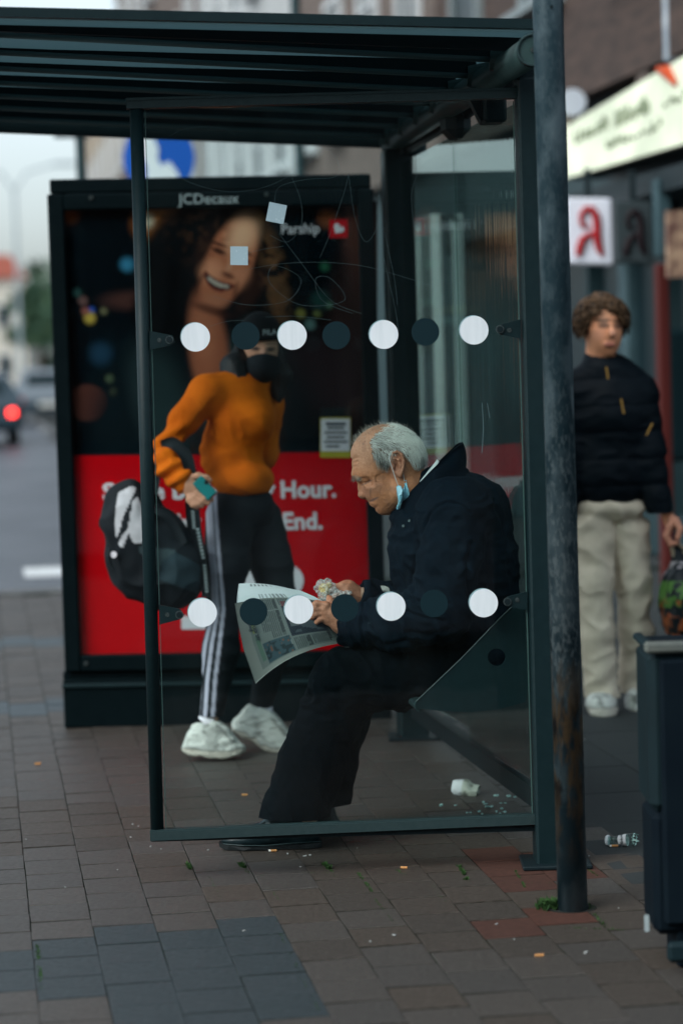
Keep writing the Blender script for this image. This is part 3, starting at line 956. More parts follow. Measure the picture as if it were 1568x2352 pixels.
lay((9, 22, 27), blob(U_, V_, 470, 990, 260, 240, 0, 0.2))                     # coat
lay((52, 78, 80), 0.8 * blob(U_, V_, 560, 850, 60, 130, 0.5, 0.5))
lay((38, 56, 58), 0.8 * blob(U_, V_, 370, 920, 60, 130, -0.3, 0.5))
hairw = np.maximum.reduce([blob(U_, V_, 430, 620, 115, 150, 0.1, 0.2), blob(U_, V_, 520, 520, 85, 62, 0, 0.2), blob(U_, V_, 610, 640, 62, 120, -0.15, 0.25), blob(U_, V_, 370, 720, 70, 70, 0, 0.3)])
lay((2, 9, 13), hairw * bl(hairw + 0.35 * nz2, 0.25, 0.5))
lay((120, 84, 52), 0.75 * blob(U_, V_, 632, 640, 26, 100, -0.18, 0.6) * bl(nz2, -0.5, 0.5))
lay((170, 98, 70), blob(U_, V_, 478, 800, 44, 130, -0.12, 0.25))               # neck, throat
lay((210, 128, 94), 0.6 * blob(U_, V_, 470, 760, 26, 70, -0.1, 0.6))
fa = 0.40
lay((202, 120, 86), blob(U_, V_, 524, 604, 54, 110, fa, 0.14))                  # face
lay((255, 196, 156), 0.95 * blob(U_, V_, 556, 540, 30, 44, fa, 0.75))
lay((250, 168, 128), 0.9 * blob(U_, V_, 486, 622, 24, 24, 0.2, 0.8))
lay((236, 154, 116), 0.85 * blob(U_, V_, 548, 634, 24, 26, 0.2, 0.8))
lay((205, 132, 100), 0.7 * blob(U_, V_, 492, 690, 26, 14, 0.3, 0.7))
lay((60, 34, 28), 0.75 * blob(U_, V_, 578, 668, 20, 56, 0.55, 0.6))
lay((52, 30, 26), 0.7 * blob(U_, V_, 466, 570, 16, 46, 0.3, 0.7))
lay((34, 22, 20), 0.9 * blob(U_, V_, 502, 576, 17, 6.5, 0.36, 0.5)); lay((34, 22, 20), 0.9 * blob(U_, V_, 560, 598, 14, 6, 0.42, 0.5))
lay((46, 28, 24), 0.85 * blob(U_, V_, 502, 560, 21, 4, 0.34, 0.5)); lay((46, 28, 24), 0.8 * blob(U_, V_, 566, 580, 16, 4, 0.45, 0.5))
lay((240, 176, 140), 0.7 * blob(U_, V_, 531, 602, 6, 24, 0.42, 0.7)); lay((84, 42, 32), 0.8 * blob(U_, V_, 524, 632, 15, 6, 0.42, 0.6))
mx_, my_ = (U_ - 500) * math.cos(.43) + (V_ - 650) * math.sin(.43), -(U_ - 500) * math.sin(.43) + (V_ - 650) * math.cos(.43)
def band_(y0, y1, hw, sf=2.0): return bl(my_, y0 - sf, y0) * (1 - bl(my_, y1, y1 + sf)) * (1 - bl(np.abs(mx_), hw - 5, hw))
lay((112, 44, 40), 0.95 * band_(-6 - .006 * mx_ ** 2, 17 - .016 * mx_ ** 2, 40)); lay((30, 14, 14), .9 * band_(-2 - .005 * mx_ ** 2, 10 - .012 * mx_ ** 2, 33)); lay((214, 200, 184), .95 * band_(-2 - .005 * mx_ ** 2, 6 - .009 * mx_ ** 2, 29))
lay((70, 36, 28), 0.6 * blob(U_, V_, 462, 640, 5, 20, 0.5, 0.7)); lay((70, 36, 28), 0.6 * blob(U_, V_, 541, 664, 5, 18, 0.3, 0.7))
lay((66, 34, 28), 0.7 * blob(U_, V_, 486, 712, 46, 10, 0.3, 0.6))
lay((128, 82, 50), .5 * blob(U_, V_, 626, 640, 24, 100, -.15, .7) * bl(fbm(P3, .09, 21, 2), -.1, .5))
lay((70, 44, 30), .7 * blob(U_, V_, 455, 520, 60, 70, 0, .7) * bl(fbm(P3, .08, 23, 2), 0, .6))
redw = (V_ > 1047 - (U_ - 150) * 0.012)
K[redw] = lin((186, 2, 14))
ru, rv = U_ - 777, V_ - 525
lay((196, 24, 34), ((np.abs(ru) < 21) & (np.abs(rv) < 21)).astype(float))
M['poster'] = mat('poster_print', (0.5, 0.5, 0.5), 0.6, attr=True, spec=0.02)
poster = new('poster', VV, grid_faces(NV, NU), M['poster'], ad, cols=K, smooth=True)
M['print_white'] = mat('print_white', (0.74, 0.72, 0.76), 0.6)
M['print_grey'] = mat('print_grey', (0.3, 0.36, 0.37), 0.6)
M['print_red'] = mat('print_red', (0.55, 0.01, 0.02), 0.6)
M['print_yellow'] = mat('print_yellow', (0.42, 0.36, 0.03), 0.6)
PZ = np.array([-0.004, 0, 1.0])
ap = lambda u, v, dy=0.0: at(u, v, PYY - 0.003 - dy)
pxm = AY / FPX
PXA = np.array([0.9999, 0, -0.013])
text('brand_lettering', 'JCDecaux', M['print_grey'], ad, at(411, 468, AY - 0.002), PXA, PZ, 33 * pxm, bold=0.0002, xs=1.02)
text('poster_lettering', 'Parship', M['print_white'], poster, ap(645, 536), PXA, PZ, 33 * pxm, bold=0.0003, xs=0.92)
text('poster_lettering', 'Single by Happy', M['print_white'], poster, ap(236, 1148), PXA, PZ, 55 * pxm, bold=0.0028, xs=1.13)
text('poster_lettering', 'Hour.', M['print_white'], poster, ap(643, 1143), PXA, PZ, 55 * pxm, bold=0.0028, xs=0.99)
text('poster_lettering', 'Taken by Happy', M['print_white'], poster, ap(238, 1222), PXA, PZ, 55 * pxm, bold=0.0028, xs=1.1)
text('poster_lettering', 'End.', M['print_white'], poster, ap(648, 1216), PXA, PZ, 55 * pxm, bold=0.0028, xs=0.99)
def heart(u, v, s, ang, name, m):
    P = []
    for t in np.linspace(0, 2 * math.pi, 40)[:-1]:
        x = 16 * math.sin(t) ** 3; y = 13 * math.cos(t) - 5 * math.cos(2 * t) - 2 * math.cos(3 * t) - math.cos(4 * t)
        c, s_ = math.cos(ang), math.sin(ang)
        P.append(ap(u + s * (x * c - y * s_), v - s * (x * s_ + y * c)))
    return MB().prism(P, (0, 1, 0), 0.001).build(name, m, poster)
heart(777, 525, 0.8, -0.6, 'heart_emblem', M['print_white'])
heart(622, 1352, 4.7, 0.0, 'heart_emblem', M['print_white'])
MB().box(ap(450, 1430), (0.12, 0.001, 0.055), (PXA, np.array([0, 1, 0]), PZ)).build('badge', M['print_white'], poster)
# notice stuck inside the glass
nb = lambda u0, v0, u1, v1, m, dy: MB().prism([ap(u0, v0, dy), ap(u1, v0, dy), ap(u1, v1, dy), ap(u0, v1, dy)], (0, 1, 0), 0.0008).build('notice_sheet', m, poster)
nb(735, 936, 805, 1051, M['print_yellow'], .002); nb(735, 936, 805, 958, M['metal_dark'], .004); nb(737, 962, 803, 1036, M['print_white'], .004)
ln = MB()
for i, (a, b_) in enumerate(((748, 794), (752, 790), (745, 797), (750, 792), (744, 798), (748, 780))):
    v = 970 + i * 10.5
    ln.prism([ap(a, v, .006), ap(b_, v, .006), ap(b_, v + (5 if i else 7), .006), ap(a, v + (5 if i else 7), .006)], (0, 1, 0), 0.0005)
M['print_dark'] = mat('print_dark', (0.05, 0.06, 0.07), 0.7)
ln.build('notice_print', M['print_dark'], poster)
M['ad_glass'] = glass_mat('cabinet_glass', (0.95, 0.97, 0.97), 0.0, f0=0.02)
MB().prism([A0 * [1, 0, 1] + AX * x + UP * z + [0, AY + 0.006, 0] for x, z in ((fx0 + .067, .303), (fx1 - .067, .303), (fx1 - .067, 2.117), (fx0 + .067, 2.117))], (0, 1, 0), 0.005).build('cabinet_glass', M['ad_glass'], ad)

# ================================================================== weathered steel pole in front
M['pole'] = mat('galvanised_pole', (0.055, 0.085, 0.1), 0.45, 0.15)
def pole_mat():
    m = M['pole']; nt = m.node_tree; N, L = nt.nodes, nt.links; b = N['Principled BSDF']
    tc = N.new('ShaderNodeTexCoord'); sep = N.new('ShaderNodeSeparateXYZ'); L.new(tc.outputs['Object'], sep.inputs[0])
    def noise(sc, st=(1, 1, 1), det=6):
        mp = N.new('ShaderNodeMapping'); mp.inputs['Scale'].default_value = st
        n = N.new('ShaderNodeTexNoise'); n.inputs['Scale'].default_value = sc; n.inputs['Detail'].default_value = det
        L.new(tc.outputs['Object'], mp.inputs[0]); L.new(mp.outputs[0], n.inputs['Vector']); return n.outputs['Fac']
    def ramp(x, a, b_, lo=0., hi=1.):
        r = N.new('ShaderNodeMapRange'); r.inputs['From Min'].default_value, r.inputs['From Max'].default_value = a, b_
        r.inputs['To Min'].default_value, r.inputs['To Max'].default_value = lo, hi
        L.new(x, r.inputs['Value']); return r.outputs[0]
    def mul(x, y):
        n = N.new('ShaderNodeMath'); n.operation = 'MULTIPLY'
        for i, q in enumerate((x, y)):
            if hasattr(q, 'is_linked'): L.new(q, n.inputs[i])
            else: n.inputs[i].default_value = q
        return n.outputs[0]
    def mix(f, a, c):
        n = N.new('ShaderNodeMix'); n.data_type = 'RGBA'; L.new(f, n.inputs['Factor'])
        for s, q in ((n.inputs['A'], a), (n.inputs['B'], c)):
            if hasattr(q, 'is_linked'): L.new(q, s)
            else: s.default_value = (*q, 1)
        return n.outputs['Result']
    z = sep.outputs['Z']
    c = mix(ramp(noise(13, (1, 1, .45), 8), .44, .62), (0.015, 0.034, 0.044), (0.068, 0.1, 0.115))
    w1 = mul(ramp(noise(95, (1, 1, .5), 8), .48, .62), mul(ramp(z, 0.5, 0.7), ramp(z, 1.5, .95, .12, 1)))     # chalky bloom where hands and rain reach
    c = mix(mul(w1, 0.8), c, (0.13, 0.165, 0.175))
    w2 = mul(ramp(noise(40, (1, 1, .3), 8), .44, .56), mul(ramp(z, 0.12, 0.3), ramp(z, 0.72, 0.55)))     # rust band near the foot
    c = mix(mul(w2, 0.8), c, (0.11, 0.07, 0.035))
    w3 = mul(ramp(noise(18, (1, 1, .35), 8), .52, .6), mul(ramp(z, 0.22, 0.35), ramp(z, 0.75, 0.5)))
    c = mix(w3, c, (0.012, 0.013, 0.014))
    w4 = ramp(noise(26, (1, 1, .16), 5), .66, .71)
    c = mix(mul(w4, 0.5), c, (0.2, 0.25, 0.27))
    L.new(c, b.inputs['Base Color'])
    bp = N.new('ShaderNodeBump'); bp.inputs['Distance'].default_value = 0.0008; L.new(noise(120), bp.inputs['Height']); L.new(bp.outputs[0], b.inputs['Normal'])
    L.new(ramp(noise(30), .3, .7, .32, .6), b.inputs['Roughness'])
pole_mat()
PYB = 6.385
pole_base = at(1315, 2090, PYB); pole_base[2] = 0
top = at(1257, 0, PYB); top = pole_base + (top - pole_base) * 1.9
dirp = (top - pole_base) / np.linalg.norm(top - pole_base)
pole = MB().tube([pole_base - dirp * 0.03, top], 0.0402, 40).build('steel_pole', M['pole'], None, pole_base, smooth=True)
tag(pole, 'weathered round steel pole with a rusty band near its foot beside the shelter', 'pole')
hp = at(1260, 19, PYB) - np.array([-0.003, 0.0405, 0])
MB().disc(hp, 0.004, (np.array([1, 0, 0]), UP, np.array([0, -1, 0])), 0.004, 14).build('bolt_hole', M['metal_dark'], pole)

# ================================================================== bin on the right
M['bin'] = mat('bin_plastic', (0.0015, 0.005, 0.009), 0.7, col2=(0.0025, 0.007, 0.011), nscale=9, spec=0.08)
M['bin_side'] = mat('bin_side', (0.005, 0.016, 0.02), 0.6, col2=(0.004, 0.012, 0.015), nscale=6, spec=.15)
M['bin_lid'] = mat('bin_lid', (0.13, 0.14, 0.12), 0.6, col2=(0.07, 0.08, 0.075), nscale=9)
BYY = 5.7
bc = at(1487, 1488, BYY); bw = 0.46
bz0 = at(1490, 2158, BYY)[2]
litter = thing('litter_bin', (bc[0] + bw / 2, BYY + 0.18, 0), 'black square litter bin with a pale worn rim at the edge of the picture', 'litter bin')
rb = lambda x0, x1, y0, y1, z0, z1, name, m, bev=0.012: MB().box((bc[0] + (x0 + x1) / 2, BYY + (y0 + y1) / 2, (z0 + z1) / 2), (x1 - x0, y1 - y0, z1 - z0), None, bev).build(name, m, litter)
zt = bc[2]
rb(0.0, bw, 0.02, .25, bz0 + .30, zt - 0.012, 'bin_body', M['bin_side'], 0.02)
rb(0.028, bw - .02, 0.0, .05, bz0 + .03, zt - 0.03, 'front_panel', M['bin'], 0.008)
rb(0.006, bw - .006, 0.03, .24, bz0, bz0 + .298, 'bin_skirt', M['bin'], 0.015)
rb(-0.006, bw + .006, -0.006, .03, zt - 0.014, zt + 0.012, 'bin_rim', M['bin_lid'], 0.006)
rb(-0.006, .02, 0.032, .25, zt - 0.011, zt + 0.008, 'bin_rim', M['bin_side'], 0.006)
rb(0.022, bw - .02, 0.032, .25, zt - 0.011, zt - 0.002, 'bin_lid', M['bin'], 0.003)
rb(0.06, bw - .03, 0.04, .23, 0.0, bz0 + 0.01, 'bin_base', M['bin'], 0.006)
q = at(1488, 2127, BYY)
MB().box((q[0], BYY + 0.026, q[2]), (0.011, 0.004, 0.04)).build('reflector_strip', M['print_grey'], litter)
q = at(1545, 2195, BYY - 0.05)
MB().box((q[0] + 0.02, BYY - 0.02, q[2]), (0.06, 0.03, 0.05), None, 0.01).build('latch', M['bin_side'], litter)

# ================================================================== buildings along the right side of the street
M['brick'] = mat('brick_brown', (0.082, 0.056, 0.047), 0.85, col2=(0.05, 0.037, 0.033), nscale=3, stretch=(1, 1, 6))
M['brick_pale'] = mat('brick_pale', (0.15, 0.115, 0.1), 0.85, col2=(0.10, 0.08, 0.07), nscale=3, stretch=(1, 1, 5))
M['render_grey'] = mat('render_grey', (0.42, 0.43, 0.43), 0.8, col2=(0.34, 0.35, 0.35), nscale=1.5)
M['render_beige'] = mat('render_beige', (0.32, 0.26, 0.19), 0.8, col2=(0.22, 0.185, 0.15), nscale=1.5)
M['window_dark'] = mat('window_glass_dark', (0.006, 0.016, 0.02), 0.35, spec=0.12)
M['frame_white'] = mat('frame_white', (0.5, 0.52, 0.53), 0.6)
M['frame_grey'] = mat('frame_grey', (0.2, 0.235, 0.24), 0.5, col2=(0.16, 0.19, 0.2), nscale=12)
M['shop_dark'] = mat('shop_dark', (0.014, 0.034, 0.04), 0.5, col2=(0.02, 0.04, 0.046), nscale=2)
M['steel_blue'] = mat('column_blue_grey', (0.045, 0.085, 0.1), 0.5, col2=(0.03, 0.06, 0.07), nscale=4)
M['red_post'] = mat('red_post', (0.07, 0.011, 0.009), 0.6)
M['roof_tile'] = mat('roof_tile', (0.3, 0.08, 0.05), 0.8, col2=(0.22, 0.06, 0.04), nscale=4)
FACE = 4.62                                             # perpendicular distance of the facades
FAX = (SP, SD, UP)
def building(d0_, d1_, ht, m, label, floors, nwin, wm, face=FACE, ground=3.4, ww=1.15, wh=1.6):
    b = thing('building', sp(face + 4, (d0_ + d1_) / 2), label, 'building', 'buildings along the street')
    MB().box(sp(face + 4.5, (d0_ + d1_) / 2, ht / 2 + ground / 2), (9, d1_ - d0_, ht - ground), FAX).build('wall', m, b)
    MB().box(sp(face + 4.6, (d0_ + d1_) / 2, ground / 2 - 0.002), (8.8, d1_ - d0_ - 0.01, ground), FAX).build('ground_floor', M['shop_dark'], b)
    MB().box(sp(face + 4.5, (d0_ + d1_) / 2, ht + 0.15), (9.3, d1_ - d0_ - 0.02, 0.3), FAX).build('roof', M['roof_tile'] if m is M['render_beige'] else M['frame_grey'], b)
    step = (d1_ - d0_) / nwin
    fm = wm_ = None
    for k in range(nwin):
        for f in range(floors):
            z = ground + 0.9 + wh / 2 + f * 3.0
            if z + wh / 2 > ht - 0.2: continue
            c = sp(face, d0_ + (k + 0.5) * step, z)
            if fm is None:
                q = MB()
                for dx, dz, sx, sz in ((0, wh / 2, ww + .14, .09), (0, -wh / 2, ww + .14, .09), (-ww / 2, 0, .09, wh - .09), (ww / 2, 0, .09, wh - .09), (0, 0.2, .05, wh - .6), (0, wh / 2 - .45, ww - .09, .05)):
                    q.box(c + SD * dx + UP * dz - SP * 0.0, (0.14, sx, sz), FAX)
                w0 = q.build('window', wm, b); first = c
                p0 = MB().box(c - SP * 0.012, (0.03, ww - .02, wh - .02), FAX).build('pane', M['window_dark'], w0)
                MB().box(c + UP * (-wh / 2 - .09) - SP * 0.06, (0.28, ww + .3, .07), FAX).build('sill', wm, w0)
                fm = w0
            else:
                w = fm.copy(); scene.collection.objects.link(w); w.parent = b; w.location = Vector(c - first)
                for ch in list(fm.children):
                    x = ch.copy(); scene.collection.objects.link(x); x.parent = w
    return b
b1 = building(9.0, 23.5, 10.5, M['brick'], 'brown brick building with dark shop windows and the lit sloping sign', 2, 5, M['frame_grey'])
b2 = building(23.7, 34, 13.2, M['brick_pale'], 'brown brick building with tall grey framed windows next to the lit sign house', 3, 4, M['frame_white'])
b3 = building(34.2, 48, 13.8, M['render_grey'], 'grey rendered house between the brown brick building and the beige one', 3, 5, M['frame_white'])
b4 = building(48.2, 74, 14.5, M['brick_pale'], 'long pale brick house behind the blue round traffic sign', 3, 8, M['frame_white'])
b5 = building(74.3, 100, 11.5, M['render_beige'], 'beige house with a tiled roof at the far end of the row', 2, 7, M['frame_white'])
b6 = thing('building', (-8, -34, 0), 'unseen dark brick block added behind the viewpoint to darken the glass reflections', 'building', 'buildings along the street')
MB().box((-8, -38, 7.5), (90, 10, 15.6)).build('wall', M['brick'], b6)  # unseen block added so the panes mirror dark walls, less sky
MB().box((-8, -38, 15.5), (92, 11, 0.4)).build('roof', M['frame_grey'], b6)
for kx in range(14):
    for kz in range(4):
        w_ = MB().box((-44 + kx * 5.4, -32.98, 3.5 + kz * 3.3), (1.5, 0.06, 1.9)).build('window', M['frame_grey'], b6)
        MB().box((-44 + kx * 5.4, -32.94, 3.5 + kz * 3.3), (1.3, 0.05, 1.7)).build('pane', M['window_dark'], w_)
# shop front parts on the first building
def fbox(d0_, d1_, z0, z1, out, th, name, m, parent=b1, bev=0.0):
    return MB().box(sp(FACE + 0.2 - out - th / 2, (d0_ + d1_) / 2, (z0 + z1) / 2), (th, d1_ - d0_, z1 - z0), FAX, bev).build(name, m, parent)
fbox(9.2, 23.4, 2.46, 2.6, 0.08, 0.45, 'canopy', M['metal_dark'])
for d_ in (11.2, 13.2, 15.1, 17.1, 19.2, 21.2):
    sw = fbox(d_ - 0.86, d_ + 0.86, 0.35, 2.5, 0.004, 0.05, 'shop_window', M['window_dark'])
    fbox(d_ - 0.98, d_ - 0.87, 0.01, 2.54, 0.004, 0.12, 'window_frame', M['shop_dark'], sw)
    fbox(d_ - 0.86, d_ + 0.86, 0.02, 0.33, 0.004, 0.1, 'window_sill', M['shop_dark'], sw)
# blue-grey column and red downpipe, seen at the right edge
def stand(u, Y, z0, z1, r, name, m, lab=None, cat=None, parent=None):
    c = at(u, 800, Y)
    o = MB().box((c[0], Y, (z0 + z1) / 2), (r * 2, r * 2, z1 - z0), FAX, r * 0.3).build(name, m, parent, None if parent else (c[0], Y, 0))
    if lab: tag(o, lab, cat)
    return o
stand(1527, 15.3, 2.05, 2.54, 0.052, 'hanging_bracket', M['steel_blue'], parent=b1)
stand(1522, 15.0, 0.0, 2.0, 0.04, 'red_post', M['red_post'], 'slim dark red post standing by the shop front', 'post')
stand(1458, 17.7, 0.0, 2.44, 0.10, 'column', M['steel_blue'], parent=b1)
stand(1555, 15.6, 0.75, 1.6, 0.10, 'shop_panel', M['window_dark'], parent=b1)
pp = at(1556, 560, 14.6)
MB().box(pp, (0.14, 0.05, 0.4), FAX).build('framed_picture', mat('picture_warm', (0.4, 0.27, 0.18), 0.6, col2=(0.12, 0.06, 0.05), nscale=14), b1)
# lit sloping sign
SYr, SYl = 15.5, 18.3
sq = [at(1640, 308, SYr - 0.7), at(1296, 409, SYl), at(1296, 291, SYl), at(1640, 87, SYr - 0.7)]
sgn = thing('shop_sign', sq[0] * 0.5 + sq[1] * 0.5, 'long glowing white sign above the shops at the upper edge, with faint script', 'sign')
M['lit_white'] = mat('lit_sign_face', (0.74, 0.78, 0.6), 0.5, col2=(0.52, 0.56, 0.43), nscale=1.6, emit=0.28)
M['sign_frame'] = mat('sign_frame', (0.05, 0.05, 0.045), 0.5)
nS = np.cross(sq[1] - sq[0], sq[3] - sq[0]); nS /= np.linalg.norm(nS); nS = nS if nS[1] < 0 else -nS
P8 = [p_ - nS * 0.02 for p_ in sq]; Q8 = [p_ - nS * 0.3 for p_ in sq]
MB().add(sq + P8, [(0, 1, 2, 3), (7, 6, 5, 4), (0, 4, 5, 1), (1, 5, 6, 2), (2, 6, 7, 3), (3, 7, 4, 0)]).build('sign_face', M['lit_white'], sgn)
grow = [p_ + (p_ - sum(sq) / 4) * 0.025 for p_ in sq]
P9 = [p_ - nS * 0.024 for p_ in grow]; Q9 = [p_ - nS * 0.28 for p_ in grow]
MB().add(P9 + Q9, [(0, 1, 2, 3), (7, 6, 5, 4), (0, 4, 5, 1), (1, 5, 6, 2), (2, 6, 7, 3), (3, 7, 4, 0)]).build('sign_case', M['sign_frame'], sgn)
st = MB(); r_ = random.Random(4)
M['sign_ink'] = mat('sign_ink', (0.2, 0.24, 0.16), 0.6)
ex = (sq[0] - sq[1]); ez = (sq[2] - sq[1])
def sgp(s, t): return sq[1] * (1 - s) * (1 - t) + sq[0] * s * (1 - t) + sq[2] * (1 - s) * t + sq[3] * s * t + nS * 0.006
for w0, w1, t0, t1 in ((0.1, 0.35, .56, .8), (0.40, 0.62, .52, .8), (0.34, 0.7, .26, .4), (.72, .86, .5, .62)):
    s = w0
    while s < w1:
        a, b_ = sgp(s, t0 + r_.uniform(0, .06)), sgp(s + r_.uniform(-.006, .012), t1 - r_.uniform(0, .12))
        st.tube([a, (a + b_) / 2 + ex * r_.uniform(-.008, .008), b_], 0.012, 5); s += r_.uniform(.018, .032)
tag(st.build('sign_script', M['sign_ink'], sgn), kind='stuff')
MB().tube([sgp(.68, 1.02), sgp(.74, .92), sgp(.79, .72)], [.02, .045, .02], 8).build('sign_stroke', mat('sign_orange', (0.5, 0.07, 0.02), 0.6), sgn)
# pharmacy sign boxes (red letter on white)
M['pharm_white'] = mat('pharmacy_face', (0.66, 0.68, 0.76), 0.5, emit=0.03)
M['pharm_red'] = mat('pharmacy_red', (0.34, 0.012, 0.016), 0.5)
M['pharm_dim'] = mat('pharmacy_dim', (0.03, 0.042, 0.046), 0.5)
M['pharm_red_dim'] = mat('pharmacy_red_dim', (0.008, 0.002, 0.004), 0.5)
def pharm(u0, u1, v0, v1, Y, mf, mr, label):
    c = at((u0 + u1) / 2, (v0 + v1) / 2, Y)
    s_ = Y / FPX
    w, h = (u1 - u0) * s_, (v1 - v0) * s_
    t = thing('pharmacy_sign', c, label, 'sign', 'pharmacy signs with a red letter')
    ax_ = np.array([0.998, 0.03, -0.05]); ax_ /= np.linalg.norm(ax_); az = np.array([0.0, 0, 1.0])
    nn = np.array([0, -1, 0.0])
    MB().box(c + [0, .06, 0], (w, .12, h), (ax_, -nn, az), 0.012).build('sign_box', mf, t)
    q = lambda x, z: c + ax_ * x * w + az * z * h + nn * 0.006
    g_ = MB()
    ring = [(-0.17 , .10), (-.17, .24), (-.06, .335), (.06, .33), (.15, .24), (.17, .1), (.16, -.1), (.2, -.25), (.27, -.36)]
    g_.tube([q(*p_) for p_ in ring], [w * .055, w * .06, w * .075, w * .085, w * .09, w * .09, w * .1, w * .085, w * .05], 8)
    g_.tube([q(*p_) for p_ in ((.12, -.03), (0, -.05), (-.14, -.12), (-.22, -.26), (-.25, -.38))], [w * .05, w * .06, w * .09, w * .09, w * .06], 8)
    g_.tube([q(*p_) for p_ in ((-.17, .10), (-.1, .06), (0, .09))], [w * .05, w * .05, w * .02], 8)
    g_.build('letter', mr, t)
    MB().box(c + UP * (h / 2 + .1) + [0, .06, 0], (.04, .04, .2)).build('hanger', M['metal_dark'], t)
    return t
pharm(1300, 1406, 455, 606, 16.4, M['pharm_white'], M['pharm_red'], 'white pharmacy sign box with a bright red letter A above the curly haired man')
pharm(1412, 1500, 462, 604, 15.5, M['pharm_dim'], M['pharm_red_dim'], 'dim grey pharmacy sign box with a dark letter A beside the white one')
# small pale sign top right, beige downpipe strip
q = at(1548, 60, 16.2)
ps = MB().box(q, (0.14, 0.06, 0.46), FAX, 0.01).build('hanging_sign', mat('pale_blue_sign', (0.5, 0.55, 0.6), 0.5, col2=(0.2, 0.25, 0.3), nscale=6, emit=0.1), None, q)
tag(ps, 'small pale blue and white hanging sign high at the upper corner beside the brick wall', 'sign')
q = at(1497, 60, 16.9)
MB().box(q, (0.16, 0.3, 1.6), FAX).build('wall_pier', M['brick_pale'], b1)
q = at(1322, 100, 19.5)
MB().box(q, (0.2, 0.3, 1.8), FAX).build('wall_pier', M['render_beige'], b1)
q = at(1312, 235, 18.0)
gl = MB().disc(q, 0.1, (SP, UP, -SD), 0.09, 20).build('globe_lamp', mat('globe_white', (0.6, 0.65, 0.72), 0.4), b1)

# vitrine with grey frame behind the back wall
VY = 11.6
M['vit_white'] = mat('vitrine_aluminium', (0.75, 0.78, 0.76), 0.5)
M['vit_grey'] = mat('vitrine_aluminium_grey', (0.45, 0.5, 0.49), 0.5)
vit = thing('glass_vitrine', at(985, 1500, VY) * [1, 1, 0], 'grey framed glass showcase seen through the back wall of the shelter', 'display case')
def vpost(u, v0, w, Y, m): 
    t = at(u, v0, Y); return MB().box((t[0], Y, t[2] / 2), (w, 0.06, t[2]), None, 0.004).build('frame_post', m, vit), t
_, t1 = vpost(930, 517, 0.035, 12.1, M['vit_grey'])
_, t2 = vpost(999, 492, 0.046, VY, M['vit_white'])
vpost(1016, 492, 0.018, VY + .12, M['frame_grey'])
_, t3 = vpost(1049, 492, 0.056, VY + .3, M['vit_grey'])
vpost(958, 520, 0.03, 12.4, M['vit_white'])  # strip of reflected light, built in as a pale upright
MB().tube([t1, t2 - UP * .01], 0.014, 6).build('top_rail', M['frame_grey'], vit)
MB().tube([t2 - UP * .01, t3 - UP * .01], 0.014, 6).build('top_rail', M['frame_grey'], vit)
MB().prism([t1, t2, t2 * [1, 1, 0], t1 * [1, 1, 0]], (.9, .3, 0), 0.006).build('glass', M['ad_glass'], vit)
MB().box((t2[0] - .02, VY + .35, 0.06), (0.25, 0.9, 0.12), FAX).build('plinth', M['metal_dark'], vit)

# ================================================================== things beyond: traffic sign, lamp posts, cars, tree, far house
M['sign_blue'] = mat('sign_blue', (0.01, 0.09, 0.42), 0.35)
M['sign_white'] = mat('sign_white', (0.7, 0.74, 0.76), 0.4)
M['lamp_dark'] = mat('lamp_post_paint', (0.02, 0.045, 0.05), 0.5)
TY = 19.6
tc_ = at(365, 362, TY); R_ = 82 * TY / FPX
tsg = thing('traffic_sign', (tc_[0] + .0, TY + .06, 0), 'blue round traffic sign with a white arrow on a dark post behind the poster cabinet', 'traffic sign')
MB().disc(tc_, R_, (np.array([1, 0, 0]), UP, np.array([0, -1, 0])), 0.02, 40).build('sign_plate', M['sign_blue'], tsg)
q = lambda x, z: tc_ + np.array([x * R_, -0.012, z * R_])
MB().prism([q(*p_) for p_ in ((-.55, .62), (-.2, .72), (.0, .25), (-.05, .0), (.05, -.22), (.28, -.1), (.5, -.42), (.62, -.75), (.05, -.68), (-.4, -.72), (-.34, -.3), (-.5, .1))], (0, 1, 0), 0.008).build('arrow', M['sign_white'], tsg)
MB().tube([(tc_[0], TY + .06, 0), (tc_[0], TY + .06, tc_[2] + R_)], 0.035, 10).build('post', M['lamp_dark'], tsg)
for u, Y, h, lab in ((699, 20.5, 9.0, 'dark street lamp post rising behind the shelter roof'), (198, 17.5, 3.3, 'slim dark bus stop post left of the blue traffic sign')):
    b_ = at(u, 700, Y); b_[2] = 0
    rr = 0.042 if u > 500 else 0.036
    lp = thing('lamp_post' if u > 500 else 'bus_stop_post', b_, lab, 'lamp post' if u > 500 else 'post')
    MB().tube([b_, b_ + UP * h], rr, 12).build('shaft', M['lamp_dark'], lp)
    if u > 500:
        MB().tube([b_ + UP * h, b_ + UP * (h + .5) - SP * .5, b_ + UP * (h + .6) - SP * 1.4], 0.03, 8).build('arm', M['lamp_dark'], lp)
        MB().box(b_ + UP * (h + .6) - SP * 1.7, (.7, .25, .12), FAX, 0.03).build('lantern', M['lamp_dark'], lp)
    else:
        MB().box(at(165, 306, Y), (.26, .1, .055), None, 0.01).build('sign_board', M['lamp_dark'], lp)
        MB().disc(b_ + UP * h, .2, (SP, UP, -SD), .03, 24).build('sign_disc', M['sign_white'], lp)
